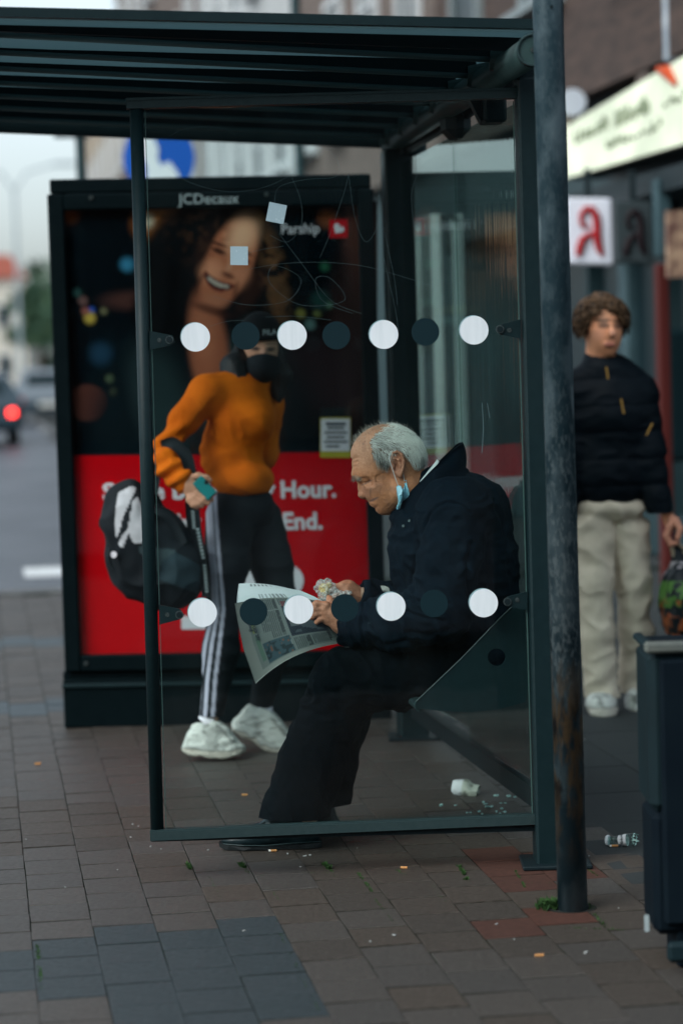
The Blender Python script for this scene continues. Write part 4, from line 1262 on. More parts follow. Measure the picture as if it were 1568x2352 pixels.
def far_lamp(u, Y, h, lab):
    b_ = at(u, 838, Y); b_[2] = -0.12
    lp = thing('street_lamp', b_, lab, 'street lamp')
    m_ = M['far_lamp']
    MB().tube([b_, b_ + UP * h], [0.09, 0.06], 8).build('shaft', m_, lp)
    for sg in (-1, 1):
        MB().tube([b_ + UP * h, b_ + UP * (h + .7) + SP * .5 * sg, b_ + UP * (h + 1.0) + SP * 1.6 * sg], 0.05, 6).build('arm', m_, lp)
        MB().box(b_ + UP * (h + 1.0) + SP * 2.0 * sg, (.9, .3, .14), FAX, 0.03).build('lantern', m_, lp)
M['far_lamp'] = mat('far_lamp_grey', (0.3, 0.36, 0.4), 0.5)
far_lamp(48, 95, 8.4, 'pale twin armed street lamp against the sky at the end of the road')
# cars
M['car_dark'] = mat('car_paint_dark', (0.025, 0.045, 0.06), 0.25, coat=0.6)
M['car_grey'] = mat('car_paint_grey', (0.16, 0.19, 0.22), 0.25, coat=0.6)
M['tyre'] = mat('tyre', (0.015, 0.017, 0.018), 0.8)
M['tail'] = mat('tail_lamp', (0.9, 0.03, 0.02), 0.3, emit=7.0)
M['tail_off'] = mat('tail_lamp_off', (0.25, 0.012, 0.01), 0.3)
M['plate'] = mat('number_plate', (0.6, 0.6, 0.56), 0.5)
def car(c, paint, lit, label):
    t = thing('car', c, label, 'car', 'cars on the road')
    G = lambda x, y, z: np.asarray(c) + SP * x + SD * y + UP * z
    prof = [(0, .42), (0.02, .78), (.12, .98), (.38, 1.36), (.75, 1.47), (1.9, 1.44), (2.9, 1.0), (3.9, .86), (4.2, .62), (4.2, .3), (.1, .28)]
    prof_w = [.82, .88, .88, .66, .6, .6, .84, .86, .8, .8, .8]
    n = len(prof); V, F = [], []
    for sg in (-1, 1):
        for (y, z), w in zip(prof, prof_w): V.append(G(sg * w, y, z))
    F = [tuple(range(n))[::-1], tuple(range(n, 2 * n))] + [(k, (k + 1) % n, n + (k + 1) % n, n + k) for k in range(n)]
    MB().add(V, F).build('body', paint, t)
    MB().add([G(-.58, .135, 1.0), G(.58, .135, 1.0), G(.52, .365, 1.36), G(-.52, .365, 1.36), G(-.58, .155, 1.0), G(.58, .155, 1.0), G(.52, .385, 1.36), G(-.52, .385, 1.36)],
             [(0, 1, 2, 3), (7, 6, 5, 4), (0, 4, 5, 1), (1, 5, 6, 2), (2, 6, 7, 3), (3, 7, 4, 0)]).build('rear_window', M['window_dark'], t)
    MB().box(G(0, -.03, .5), (1.7, .16, .22), FAX, .04).build('bumper', M['car_dark'], t)
    for sg in (-1, 1):
        MB().box(G(sg * .7, .0, .66), (.14, .08, .14), FAX, .02).build('tail_light', M['tail'] if lit and sg > 0 else M['tail_off'], t)
        for y in (.75, 3.4):
            MB().tube([G(sg * .62, y, .31), G(sg * .84, y, .31)], .31, 20).build('wheel', M['tyre'], t)
    MB().box(G(0, -.12, .55), (.5, .02, .11), FAX).build('number_plate', M['plate'], t)
ca = at(28, 950, 48.0)
car(ca - SP * 0.7 - UP * (ca[2] + .12), M['car_dark'], True, 'dark car on the road with one tail lamp glowing red')
ca = at(112, 950, 64.0)
car(ca - UP * (ca[2] + .12) , M['car_grey'], False, 'grey car on the road just left of the poster cabinet')
# far house, tree
fh = at(-20, 840, 150); fh[2] = -.12
hse = thing('house', fh, 'cream house with a red roof far down the road at the left edge', 'building')
wb = 4.2
MB().box(fh + UP * 3.4 + SP * (-1.0), (wb + 2, 9, 6.8), FAX).build('wall', mat('cream_wall', (0.62, 0.58, 0.5), 0.8, col2=(0.5, 0.46, 0.4), nscale=.6), hse)
MB().hexa([fh + UP * 6.8 + SP * (a + -1.0) + SD * b_ for a, b_ in ((-3.3, -4.8), (3.3, -4.8), (3.3, 4.8), (-3.3, 4.8))] + [fh + UP * 8.4 + SP * (a - 1.0) + SD * b_ for a, b_ in ((-3, -.3), (2.4, -.3), (2.4, .3), (-3, .3))]).build('roof', M['roof_tile'], hse)
for kx in (-2.6, -.9, .8):
    for kz in (1.6, 4.6):
        w_ = MB().box(fh + UP * kz + SP * kx - SD * 4.52, (.9, .06, 1.4), FAX).build('window', M['frame_white'], hse)
        MB().box(fh + UP * kz + SP * kx - SD * 4.56, (.7, .04, 1.2), FAX).build('pane', M['window_dark'], w_)
M['bark'] = mat('bark', (0.05, 0.042, 0.035), 0.9)
M['leaf'] = mat('leaves_dark', (0.03, 0.075, 0.05), 0.7, isl=(0.055, 0.1, 0.05))
def tree(c, h, r, n, label, seed):
    t = thing('tree', c, label, 'tree', 'trees beside the road')
    rr = np.random.default_rng(seed)
    q = MB(); q.tube([c, c + UP * h * .35, c + UP * h * .6], [.22, .16, .07], 8)
    for k in range(7):
        a = k * 2.4; q.tube([c + UP * h * (.3 + .04 * k), c + UP * h * (.5 + .05 * k) + r * .6 * np.array([math.cos(a), math.sin(a), 0])], [.08, .02], 6)
    q.build('trunk', M['bark'], t)
    cl = c + UP * h * .62 + rr.normal(size=(26, 3)) * [r * .42, r * .42, h * .17]
    k = rr.integers(0, 26, n)
    P = cl[k] + rr.normal(size=(n, 3)) * r * .2
    A_ = rr.normal(size=(n, 3)); A_ /= np.linalg.norm(A_, axis=1)[:, None]; B_ = np.cross(A_, rr.normal(size=(n, 3))); B_ /= np.linalg.norm(B_, axis=1)[:, None]
    s_ = rr.uniform(.1, .22, (n, 1))
    V = np.stack([P - A_ * s_, P + B_ * s_ * .6, P + A_ * s_, P - B_ * s_ * .6], 1).reshape(-1, 3)
    new('crown', V, np.arange(4 * n).reshape(-1, 4), M['leaf'], t)
b_ = at(96, 840, 120); b_[2] = -.12
tree(b_, 6.6, 1.15, 3500, 'dark green tree beyond the cars left of the poster cabinet', 3)
b_ = at(180, 840, 105); b_[2] = -.12
tree(b_, 7.0, 1.6, 3000, 'dark green tree hidden partly by the poster cabinet', 5)

# ================================================================== litter and moss
M['butt_filter'] = mat('cigarette_filter', (0.55, 0.26, 0.09), 0.7, col2=(0.4, 0.2, 0.08), nscale=300)
M['butt_paper'] = mat('cigarette_paper', (0.7, 0.68, 0.62), 0.7)
M['ash'] = mat('ash', (0.02, 0.02, 0.02), 0.9)
def butt(u, v, ang, L_, pap, label, r=0.0037):
    c = gr(u, v); c = c + UP * r
    d = np.array([math.cos(ang), math.sin(ang), 0])
    t = thing('cigarette_butt', c - UP * r, label, 'cigarette butt', 'cigarette butts on the paving')
    MB().tube([c, c + d * L_ * (1 - pap)], r, 10).build('filter', M['butt_filter'], t)
    if pap > 0:
        MB().tube([c - d * L_ * pap * .8, c - d * .0002], r * .97, 10).build('paper', M['butt_paper'], t)
        MB().tube([c - d * L_ * pap, c - d * L_ * pap * .8], [r * .7, r * .95], 10).build('ash_tip', M['ash'], t)
butt(1228, 2199, .1, .022, 0, 'orange cigarette filter lying on the paving in front of the steel pole')
butt(80, 1757, .05, .022, 0, 'orange cigarette filter on the paving left of the shelter')
butt(622, 1957.5, .06, .026, .34, 'smoked cigarette end beside the black shoe')
butt(1404, 1946.5, .05, .028, .3, 'burnt cigarette end lying under the broken bottle')
butt(555, 1829, .1, .02, 0, 'faded cigarette filter on the paving under the glass pane')
butt(430 + 490, 1996, -.3, .02, 0, 'pale cigarette filter on the joint near the red pavers')
# scraps and crumbs of glass
M['scrap'] = mat('scrap_white', (0.3, 0.31, 0.3), 0.7)
M['shard'] = mat('glass_shard', (0.3, 0.5, 0.46), 0.1, spec=0.8)
sb = MB(); r_ = random.Random(11)
for u, v, s_ in ((346, 1946, .006), (370, 1952, .004), (660, 1963, .008), (820, 1950, .003), (270, 2000, .004), (560, 2140, .008), (850, 2165, .005), (305, 1895, .009), (318, 1899, .005), (300, 1925, .006), (478, 1954, .006),
                 (735, 1920, .004), (610, 1915, .003), (700, 1968, .012), (712, 1966, .008), (1300, 2085, .006), (1420, 2088, .004), (1180, 2160, .006), (690, 1993, .006), (905, 2150, .01), (1345, 2190, .014),
                 (1140, 2125, .008), (150, 2040, .006), (60, 1930, .006), (1340, 1700, .012), (1352, 1968, .006)):
    c = gr(u, v); a = r_.uniform(0, 3)
    sb.box(c + UP * .002, (s_, s_ * r_.uniform(.4, .9), .002), (np.array([math.cos(a), math.sin(a), .1]), np.array([-math.sin(a), math.cos(a), .05]), UP))
tag(sb.build('litter_scraps', M['scrap']), kind='stuff')
sb = MB()
for u, v, s_ in ((1139, 1831, .016), (1168, 1832, .014), (1182, 1833, .009), (1110, 1844, .008), (1150, 1847, .008), (1160, 1847, .009), (1115, 1850, .012), (1120, 1858, .018), (1128, 1855, .01), (1152, 1860, .011), (1159, 1867, .008),
                 (1100, 1866, .008), (1080, 1868, .006), (1072, 1869, .007), (1107, 1872, .007), (1140, 1866, .006), (1046, 1852, .008), (1148, 1870, .006), (1013, 1852, .01)):
    c = gr(u, v); a = r_.uniform(0, 3); t = r_.uniform(-.5, .5)
    X_ = np.array([math.cos(a), math.sin(a), t * .4]); Y_ = np.array([-math.sin(a), math.cos(a), t])
    sb.box(c + UP * s_ * .35, (s_, s_ * .7, .004), (X_ / np.linalg.norm(X_), Y_ / np.linalg.norm(Y_), UP))
tag(sb.build('glass_shards', M['shard']), kind='stuff')
# broken bottle
M['bottle'] = glass_mat('bottle_glass', (0.8, 0.9, 0.88), 0.03, f0=0.08)
M['cap'] = mat('bottle_cap', (0.72, 0.74, 0.76), 0.35)
M['label'] = mat('bottle_label', (0.7, 0.71, 0.72), 0.6)
bA = gr(1391, 1942); bB = gr(1462, 1946)
bd = bB - bA; Lb = np.linalg.norm(bd); bd /= Lb
bx0 = bA + UP * .0155; 
bt = thing('broken_bottle', bA, 'broken clear glass bottle neck with a white crown cap and label lying on the slabs', 'bottle')
def axis(x, dz=0): return bx0 + bd * x * Lb + UP * (dz)
MB().tube([axis(.1), axis(.16), axis(.36, .001), axis(.55, .003), axis(.8, .006), axis(.93, .007)], [.012, .0125, .013, .0165, .0185, .0195], 22, False).build('glass_neck', M['bottle'], bt, smooth=True)
MB().tube([axis(.155), axis(.2)], .0145, 18).build('lip_ring', M['bottle'], bt)
cpm = MB(); V = []; n = 42
for x, ro in ((0, .0125), (.03, .0145), (.10, .0155)):
    for k in range(n):
        r = ro * (1 + (.05 if k % 2 else -.03) * (x > .02)); t = 2 * math.pi * k / n
        V.append(axis(x) + r * (math.cos(t) * UP + math.sin(t) * np.cross(bd, UP)))
F = [tuple(range(n))] + [(i * n + k, (i + 1) * n + k, (i + 1) * n + (k + 1) % n, i * n + (k + 1) % n) for i in range(2) for k in range(n)] + [tuple(range(2 * n, 3 * n))[::-1]]
cpm.add(V, F).build('crown_cap', M['cap'], bt)
MB().tube([axis(.43, .0015), axis(.7, .0045)], [.0152, .0183], 22, False).build('label', M['label'], bt, smooth=True)
side = np.cross(bd, UP); side = side if side[1] < 0 else -side
text('label_lettering', 'fritz-kola', M['print_dark'], bt, axis(.60, .003) + side * .019 - UP * .017, UP * .98 + side * .02, -bd, .011, bold=.0002, extrude=.0003)
sh = MB()
for k in range(11):
    t = 2 * math.pi * k / 11; rr_ = .0195
    a = axis(.92, .007) + rr_ * (math.cos(t) * UP + math.sin(t) * side); b_ = axis(.92, .007) + rr_ * (math.cos(t + .55) * UP + math.sin(t + .55) * side)
    sh.add([a, b_, (a + b_) / 2 + bd * r_.uniform(.004, .016), (a + b_) / 2 * .94 + axis(.93, .007) * .06], [(0, 1, 2), (0, 2, 3), (1, 3, 2), (0, 3, 1)])
sh.build('broken_edge', M['shard'], bt)
# crumpled cup inside the shelter
cA = gr(1040, 1826) + UP * .028; 
cd_ = np.array([.94, -.25, -.12]); cd_ /= np.linalg.norm(cd_)
nn_, mm_ = 30, 12
V, C_ = [], []
e1 = np.cross(cd_, UP); e1 /= np.linalg.norm(e1); e2 = np.cross(e1, cd_)
for i in range(mm_):
    x = i / (mm_ - 1)
    for k in range(nn_):
        t = 2 * math.pi * k / nn_
        r = .026 + .006 * x - (.0 if i else .004)
        p_ = cA + cd_ * x * .088 + r * (math.cos(t) * e1 + math.sin(t) * e2)
        V.append(p_)
V = np.array(V); N_ = V - (cA + np.outer((V - cA) @ cd_, cd_)); N_ /= np.linalg.norm(N_, axis=1)[:, None]
dent = fbm(V, 28, 3); V += N_ * (dent * .0045)[:, None]
xx = ((V - cA) @ cd_) / .088
V -= UP * (bl(xx, .5, .8) * bl((V - cA) @ e2, 0, .02) * .016)[:, None]
cup = new('crumpled_cup', V, [tuple(range(nn_))[::-1]] + [(i * nn_ + k, i * nn_ + (k + 1) % nn_, (i + 1) * nn_ + (k + 1) % nn_, (i + 1) * nn_ + k) for i in range(mm_ - 1) for k in range(nn_)], mat('cup_print', (.5, .52, .5), .5, attr=True), None, gr(1060, 1840), smooth=True,
    cols=np.where((xx < .42)[:, None], np.array([.62, .66, .66]), np.array([.42, .46, .38])) * (1 - .7 * (bl(fbm(V, 45, 8), .25, .5) * (xx > .12) * (xx < .8)))[:, None])
tag(cup, 'crumpled white paper cup lying on the ground under the bench', 'cup')
# moss in the joints
M['moss'] = mat('moss_green', (0.035, 0.085, 0.02), 0.9, isl=(0.018, 0.05, 0.015))
mo = MB()
def tuft(c, n, spread, h):
    for _ in range(n):
        p_ = c + np.array([r_.gauss(0, spread), r_.gauss(0, spread), 0]); a = r_.uniform(0, 6.28); l = h * r_.uniform(.4, 1.1); w = l * .35
        d = np.array([math.cos(a), math.sin(a), 0]); e = np.array([-d[1], d[0], 0])
        mo.add([p_ - e * w, p_ + e * w, p_ + d * l * .7 + UP * l], [(0, 1, 2)])
def jline(u0, v0, u1, v1, dens=26, h=.006):
    a, b_ = gr(u0, v0), gr(u1, v1); L_ = np.linalg.norm(b_ - a)
    for i in range(int(L_ * 100 * dens / 10)):
        t = r_.random()
        if vnoise(np.array([[t * L_ * 30, u0 * .1, v0 * .1]]), 1.0, 2)[0] > -.25:
            tuft(a + (b_ - a) * t - UP * .004, 3, .0022, h)
for seg in ((1055, 1990, 1072, 2022, 60, .011), (1175, 1985, 1205, 2038, 40, .007), (745, 1985, 756, 1997, 80, .014), (758, 1998, 770, 2013, 40, .007), (550, 1985, 566, 2000, 90, .014), (566, 1999, 572, 2016, 50, .007),
            (430, 1984, 437, 1998, 70, .012), (690, 2004, 845, 2007, 18, .005), (905, 1995, 930, 2012, 40, .007), (1330, 2063, 1395, 2135, 40, .008), (1290, 2131, 1430, 2136, 30, .007), (1350, 1998, 1400, 2028, 30, .006), (1070, 2026, 1430, 2031, 12, .005),
            (990, 2030, 1020, 2072, 30, .006), (600, 2010, 640, 2068, 26, .006), (822, 2005, 855, 2050, 40, .007), (860, 2065, 905, 2120, 22, .006), (1380, 2035, 1470, 2052, 8, .005), (480, 2010, 505, 2062, 22, .006), (625, 2105, 735, 2330, 10, .007), (85, 2170, 95, 2275, 30, .008), (1235, 2058, 1262, 2085, 60, .012)):
    jline(*seg)
for _ in range(90):
    p_ = gr(1262 + r_.gauss(0, 10), 2082 + r_.gauss(0, 3)); tuft(p_ - UP * .004, 6, .006, .022)
for _ in range(25):
    p_ = gr(1340 + r_.gauss(0, 12), 2086 + r_.gauss(0, 2)); tuft(p_ - UP * .004, 4, .005, .012)
tag(mo.build('moss', M['moss']), kind='stuff')
soil = MB().disc(gr(1312, 2087) - UP * .002, .068, (np.array([1, 0, 0]), np.array([0, .8, 0]), UP), .006, 24).build('pole_soil', mat('soil', (.018, .02, .018), .95, bump=.004, bscale=90), pavement)
# ================================================================== people
M['skin'] = mat('skin', (0.4, 0.24, 0.17), 0.55, spec=.3, attr=True, bump=0.0007, bscale=700, col2=(0.8, 0.74, 0.7), nscale=140, thr=(0.4, 0.75))
M['navy'] = mat('navy_cloth', (0.0012, 0.0052, 0.010), 0.75, col2=(0.002, 0.0075, 0.0135), nscale=14, bump=0.0006, bscale=900, spec=0.06)
M['trouser'] = mat('trouser_cloth', (0.0008, 0.0022, 0.0036), 0.85, col2=(0.0012, 0.0032, 0.005), nscale=10, bump=0.0006, bscale=1100, spec=0.05)
M['leather'] = mat('black_leather', (0.006, 0.014, 0.017), 0.28, bump=0.0005, bscale=260, col2=(0.010, 0.02, 0.023), nscale=40)
M['sole'] = mat('shoe_sole', (0.005, 0.008, 0.009), 0.6, spec=0.25)
M['hair_white'] = mat('hair', (0.5, 0.5, 0.47), 0.55, attr=True)
M['thread'] = mat('thread_white', (0.6, 0.62, 0.62), 0.7)
M['attr_cloth'] = mat('printed_cloth', (0.5, 0.5, 0.5), 0.85, attr=True, bump=0.0008, bscale=500, sheen=0.1)

def cat_mesh(parts):
    V, F, C, n = [], [], [], 0
    for v, q, c in parts:
        V.append(v); F.append(np.asarray(q) + n); C.append(np.broadcast_to(c, (len(v), 3))); n += len(v)
    return np.vstack(V), np.vstack(F), np.vstack(C)

def folds(V, Q, spec, seed):
    """cloth creases: list of (amplitude, scale xyz) pushed along the normal"""
    N = vnormals(V, Q)
    d = np.zeros(len(V))
    for i, (amp, sc_) in enumerate(spec):
        n = fbm(V * np.asarray(sc_), 1.0, seed + 5 * i, 2)
        d += amp * (1 - 2 * np.abs(n) ** 0.7)
    return V + N * d[:, None]

# ------------------------------------------------------------------ the seated old man
Y0 = 7.35; PM_ = Y0 / FPX
W = lambda u, v, dy=0.0: at(u, v, Y0 + dy)
def fc(x, y, dy=0.0): return W(792.4 + .1831 * x, 953.2 + .1831 * y, dy)
fu = .1831 * PM_
s = SDF(W(770, 1260, -.12), W(1010, 930, .12), 0.0019)

s.ell(fc(515, 452), (475 * fu, .077, 362 * fu), .01)
s.ell(fc(620, 480), (350 * fu, .079, 300 * fu), .02)
for sg in (-1, 1):
    D = lambda x: sg * x
    s.cone(fc(310, 740, D(.014)), fc(470, 1090, D(.010)), 215 * fu, 150 * fu, .03)
    s.chain([fc(690, 780, D(.05)), fc(690, 960, D(.046)), fc(520, 1130, D(.018))], [90 * fu, 95 * fu, 100 * fu], .035)
    s.ell(fc(395, 865, D(.045)), (115 * fu, .02, 80 * fu), .03)
    s.ell(fc(480, 990, D(.038)), (130 * fu, .022, 120 * fu), .03)
s.cone(fc(250, 740), fc(400, 1100), 180 * fu, 130 * fu, .02)
s.ell(fc(470, 1165), (90 * fu, .026, 85 * fu), .02)
s.ell(fc(545, 1185), (90 * fu, .03, 65 * fu), .02)
PROFILE = [(640, 140), (560, 112), (460, 108), (350, 140), (250, 198), (170, 275), (110, 360), (72, 450), (62, 540), (72, 620), (92, 690), (97, 720), (112, 760), (140, 805), (180, 840), (205, 880), (235, 950), (262, 1015), (275, 1042), (312, 1066), (326, 1080), (318, 1090), (322, 1112), (345, 1140), (385, 1156), (392, 1195), (425, 1230), (470, 1247), (520, 1249), (600, 1222), (700, 1180), (1000, 1200), (1400, 1000), (1200, 700), (1010, 560), (992, 500), (955, 400), (885, 280), (765, 188)]
s.poly([(lambda q: (q[0], q[2]))(fc(*q_)) for q_ in PROFILE], 1, .02, 'i', .0035)
for sg in (-1, 1):
    D = lambda x: sg * x
    s.chain([fc(120, 742, D(.008)), fc(185, 742, D(.030)), fc(290, 728, D(.050)), fc(375, 735, D(.060))], [30 * fu, 40 * fu, 38 * fu, 22 * fu], .014)
    s.ell(fc(262, 838, D(.064)), (88 * fu, .016, 44 * fu), .012, roty(-.35), 'd')
    s.ell(fc(205, 862, D(.030)), (40 * fu, .012, 36 * fu), .012, None, 'd')
    s.ell(fc(268, 812, D(.042)), (62 * fu, .0125, 42 * fu), .006, roty(-.35))
    s.chain([fc(212, 850, D(.050)), fc(285, 840, D(.054)), fc(345, 800, D(.055))], [8 * fu, 8 * fu, 6 * fu], .005, mode='d')
    s.cone(fc(195, 778, D(.046)), fc(350, 748, D(.058)), 8 * fu, 7 * fu, .008, 'd')
    s.chain([fc(290, 905, D(.046)), fc(345, 882, D(.054)), fc(385, 842, D(.058))], [7 * fu] * 3, .01, mode='d')
    s.chain([fc(285, 885, D(.046)), fc(330, 868, D(.052)), fc(365, 835, D(.056))], [12 * fu, 14 * fu, 10 * fu], .008)
    s.chain([fc(300, 925, D(.030)), fc(370, 985, D(.041)), fc(425, 1030, D(.046)), fc(448, 1085, D(.043))], [13 * fu, 14 * fu, 13 * fu, 8 * fu], .014, mode='d')
    s.chain([fc(440, 1108, D(.038)), fc(500, 1092, D(.044)), fc(580, 1100, D(.047))], [9 * fu] * 3, .012, mode='d')
    s.chain([fc(560, 1010, D(.052)), fc(575, 1060, D(.05)), fc(590, 1120, D(.045))], [6 * fu] * 3, .012, mode='d')
    for y0_ in (0, 34, 66):
        s.cone(fc(395, 770 + y0_, D(.067)), fc(470, 752 + 1.6 * y0_, D(.071)), 5 * fu, 4 * fu, .006, 'd')
    s.ell(fc(278, 975, D(.013)), (54 * fu, .011, 46 * fu), .010)
s.chain([fc(196, 846), fc(208, 905), fc(220, 985)], [30 * fu, 40 * fu, 52 * fu], .012)
s.ell(fc(226, 1000), (56 * fu, .0145, 44 * fu), .01)
s.cone(fc(295, 1030), fc(250, 1018), 20 * fu, 26 * fu, .01)
for sg in (-1, 1):
    s.ell(fc(258, 1038, sg * .009), (20 * fu, .0045, 12 * fu), .005, None, 'd')
    s.chain([fc(320, 905, sg * .02), fc(335, 965, sg * .024), fc(318, 1010, sg * .021)], [6 * fu, 8 * fu, 6 * fu], .008, mode='d')
    s.cone(fc(318, 1062, 0), fc(385, 1046, sg * .028), 22 * fu, 20 * fu, .01)
    s.cone(fc(350, 1108, 0), fc(420, 1080, sg * .028), 27 * fu, 22 * fu, .008)
    s.chain([fc(318, 1083, 0), fc(360, 1068, sg * .022), fc(425, 1036, sg * .042)], [8 * fu] * 3, .005, mode='d')
    s.cone(fc(378, 1150, 0), fc(440, 1138, sg * .028), 12 * fu, 9 * fu, .012, 'd')
for k, (y_, a) in enumerate(((610, .003), (655, .003), (560, .002))):
    for sg in (-1, 1):
        s.chain([fc(56 + 10 * k, y_, 0), fc(92, y_ - 6, sg * .03), fc(180, y_ - 30, sg * .062)], [6 * fu] * 3, .008, mode='d')
# neck
s.chain([fc(720, 700), fc(860, 900), fc(980, 1120)], [195 * fu, 215 * fu, 250 * fu], .03)
s.chain([fc(660, 1020), fc(760, 1180)], [105 * fu, 120 * fu], .04)
s.chain([fc(760, 700, -.05), fc(830, 900, -.052), fc(800, 1100, -.04)], [50 * fu] * 3, .03)
# ears
for sg in (-1, 1):
    D = lambda x: sg * x
    R = roty(-.12)
    s.ell(fc(655, 610, D(.081)), (88 * fu, .008, 150 * fu), .006, R)
    s.ell(fc(660, 590, D(.0895)), (56 * fu, .0075, 96 * fu), .004, R, 'd')
    s.ell(fc(640, 655, D(.086)), (40 * fu, .009, 50 * fu), .004, R, 'd')
    s.chain([fc(590, 640, D(.083)), fc(578, 545, D(.086)), fc(600, 475, D(.088)), fc(650, 458, D(.09)), fc(710, 500, D(.091)), fc(736, 580, D(.092)), fc(728, 670, D(.09)), fc(705, 735, D(.087))], [13 * fu, 13 * fu, 14 * fu, 15 * fu, 15 * fu, 15 * fu, 14 * fu, 18 * fu], .004)
    s.chain([fc(625, 545, D(.086)), fc(675, 560, D(.088)), fc(695, 625, D(.088)), fc(680, 690, D(.086))], [10 * fu, 12 * fu, 12 * fu, 10 * fu], .005)
    s.ell(fc(688, 745, D(.084)), (36 * fu, .006, 44 * fu), .008)
    s.ell(fc(605, 645, D(.084)), (16 * fu, .006, 26 * fu), .005)
hv, hq = s.mesh()
hv = relax(hv, hq, 1, .4)
hn = vnormals(hv, hq)
uu = np.array([proj(p_) for p_ in hv]); cx, cy = (uu[:, 0] - 792.4) / .1831, (uu[:, 1] - 953.2) / .1831
# (the projected position only serves to look up which part of the head a vertex belongs to)
hv = hv + hn * (0.0006 * fbm(hv, 160, 3, 2))[:, None]
HAIR = [(300, 335), (318, 420), (335, 500), (385, 590), (450, 640), (530, 655), (556, 560), (575, 480), (640, 440), (710, 470), (760, 545), (830, 560), (900, 575), (990, 545), (1010, 400), (900, 250), (760, 160), (640, 110), (520, 100), (430, 180), (370, 240)]
_ej = vnoise(hv, 260, 9) * 26 + vnoise(hv, 90, 4) * 16
inh = np.array([in_poly(x, y, HAIR) for x, y in zip(cx - np.abs(_ej), cy + _ej * .6)]) & (np.abs(hv[:, 1] - Y0) < .0835) & ~((((cx - 655) / 100) ** 2 + ((cy - 615) / 168) ** 2 < 1) & (cx > 560))
n1 = fbm(hv, 60, 5); n2 = fbm(hv, 220, 6)
C = np.tile(np.array([0.52, 0.205, 0.095]), (len(hv), 1))
def tintc(c, w):
    global C
    w = np.clip(w, 0, 1)[:, None]; C = C * (1 - w) + np.array(c) * w
tintc((.62, .335, .22), .6 * blob(cx, cy, 250, 350, 260, 280, 0, .5))
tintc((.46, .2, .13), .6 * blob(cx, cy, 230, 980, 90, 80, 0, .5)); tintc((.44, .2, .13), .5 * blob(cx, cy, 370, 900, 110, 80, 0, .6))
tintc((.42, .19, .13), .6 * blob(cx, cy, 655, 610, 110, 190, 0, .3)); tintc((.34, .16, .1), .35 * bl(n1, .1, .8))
tintc((.3, .15, .12), .8 * blob(cx, cy, 360, 1060, 60, 18, -.4, .5)); tintc((.2, .10, .07), .75 * blob(cx, cy, 280, 845, 75, 12, -.45, .6)); tintc((.16, .08, .06), .8 * blob(cx, cy, 372, 1052, 62, 8, -.45, .6)); tintc((.2, .1, .07), .6 * blob(cx, cy, 315, 965, 10, 50, .1, .7))  # dark lines put crease shade at eye, mouth and nostril into the skin
for a, b_, r in ((225, 360, 16), (250, 330, 10), (560, 330, 12), (880, 670, 9), (300, 420, 8), (470, 720, 12)): tintc((.25, .12, .08), .7 * blob(cx, cy, a, b_, r, r, 0, .5))
tintc((.17, .15, .125), .8 * inh * bl(cy, 130, 330)); tintc((.33, .3, .24), .5 * blob(cx, cy, 480, 640, 80, 60, 0, .6))
tintc((.40, .34, .27), .6 * blob(cx, cy, 165, 800, 40, 30, .4, .6))
# underlying body, hidden by the clothes except at the wrists
sb_ = SDF(W(540, 1990, -.36), W(1240, 1080, .36), 0.009)

sb_.ell(W(1045, 1240), (.09, .12, .13), .03); sb_.ell(W(1060, 1430), (.09, .11, .15), .04); sb_.cone(W(1010, 1150), W(960, 1080), .06, .055, .04)
for sg in (-1, 1):
    sb_.chain([W(1035, 1180, sg * .17), W(1010, 1400, sg * .23), (W(800, 1440, -.11) if sg < 0 else W(832, 1366, .04))], [.04, .032, .024], .03)
    sb_.chain([W(1060, 1535, sg * .09), W(810, 1580, sg * .10), W(715, 1860, sg * .06), W(690, 1900, sg * .03)], [.05, .045, .03, .024], .03)
bv, bq = sb_.mesh()
# hands
def hc(x, y, dy=0.0): return W(528.3 + .2197 * x, 1309.2 + .2197 * y, dy)
hu = .2197 * PM_
def mkhand(lo, hi, fn):
    h_ = SDF(np.minimum(lo, hi) - .02, np.maximum(lo, hi) + .02, 0.0019); fn(h_)
    v, q = h_.mesh(); v = relax(v, q, 1, .4)
    v = v + vnormals(v, q) * (.0006 * fbm(v, 130, 4))[:, None]
    n_ = fbm(v, 70, 2)
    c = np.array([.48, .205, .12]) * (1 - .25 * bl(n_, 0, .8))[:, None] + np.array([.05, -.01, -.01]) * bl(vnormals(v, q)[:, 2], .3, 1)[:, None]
    return v, q, c
def near_hand(h):
    h.chain([hc(1230, 640, -.115), hc(1150, 560, -.115), hc(1060, 470, -.115)], [.026, .027, .03], .012)
    h.ell(hc(1045, 450, -.117), (.037, .017, .030), .014, roty(.75))
    h.chain([hc(1110, 500, -.10), hc(1075, 400, -.095), hc(1045, 330, -.09), hc(1035, 292, -.082)], [.016, .0135, .0115, .0095], .006)
    for (k, m_, t), r in ((((1000, 372), (905, 352), (845, 385)), .0105), (((985, 408), (880, 405), (815, 445)), .0108), (((998, 448), (900, 458), (845, 500)), .0102), (((1030, 490), (945, 515), (900, 550)), .009)):
        h.chain([hc(1050, 455, -.118), hc(*k, -.126), hc(*m_, -.128), hc(*t, -.118)], [.014, r * 1.12, r, r * .86], .004)
        h.ell(hc(*k, -.13), (r * 1.15,) * 3, .006)
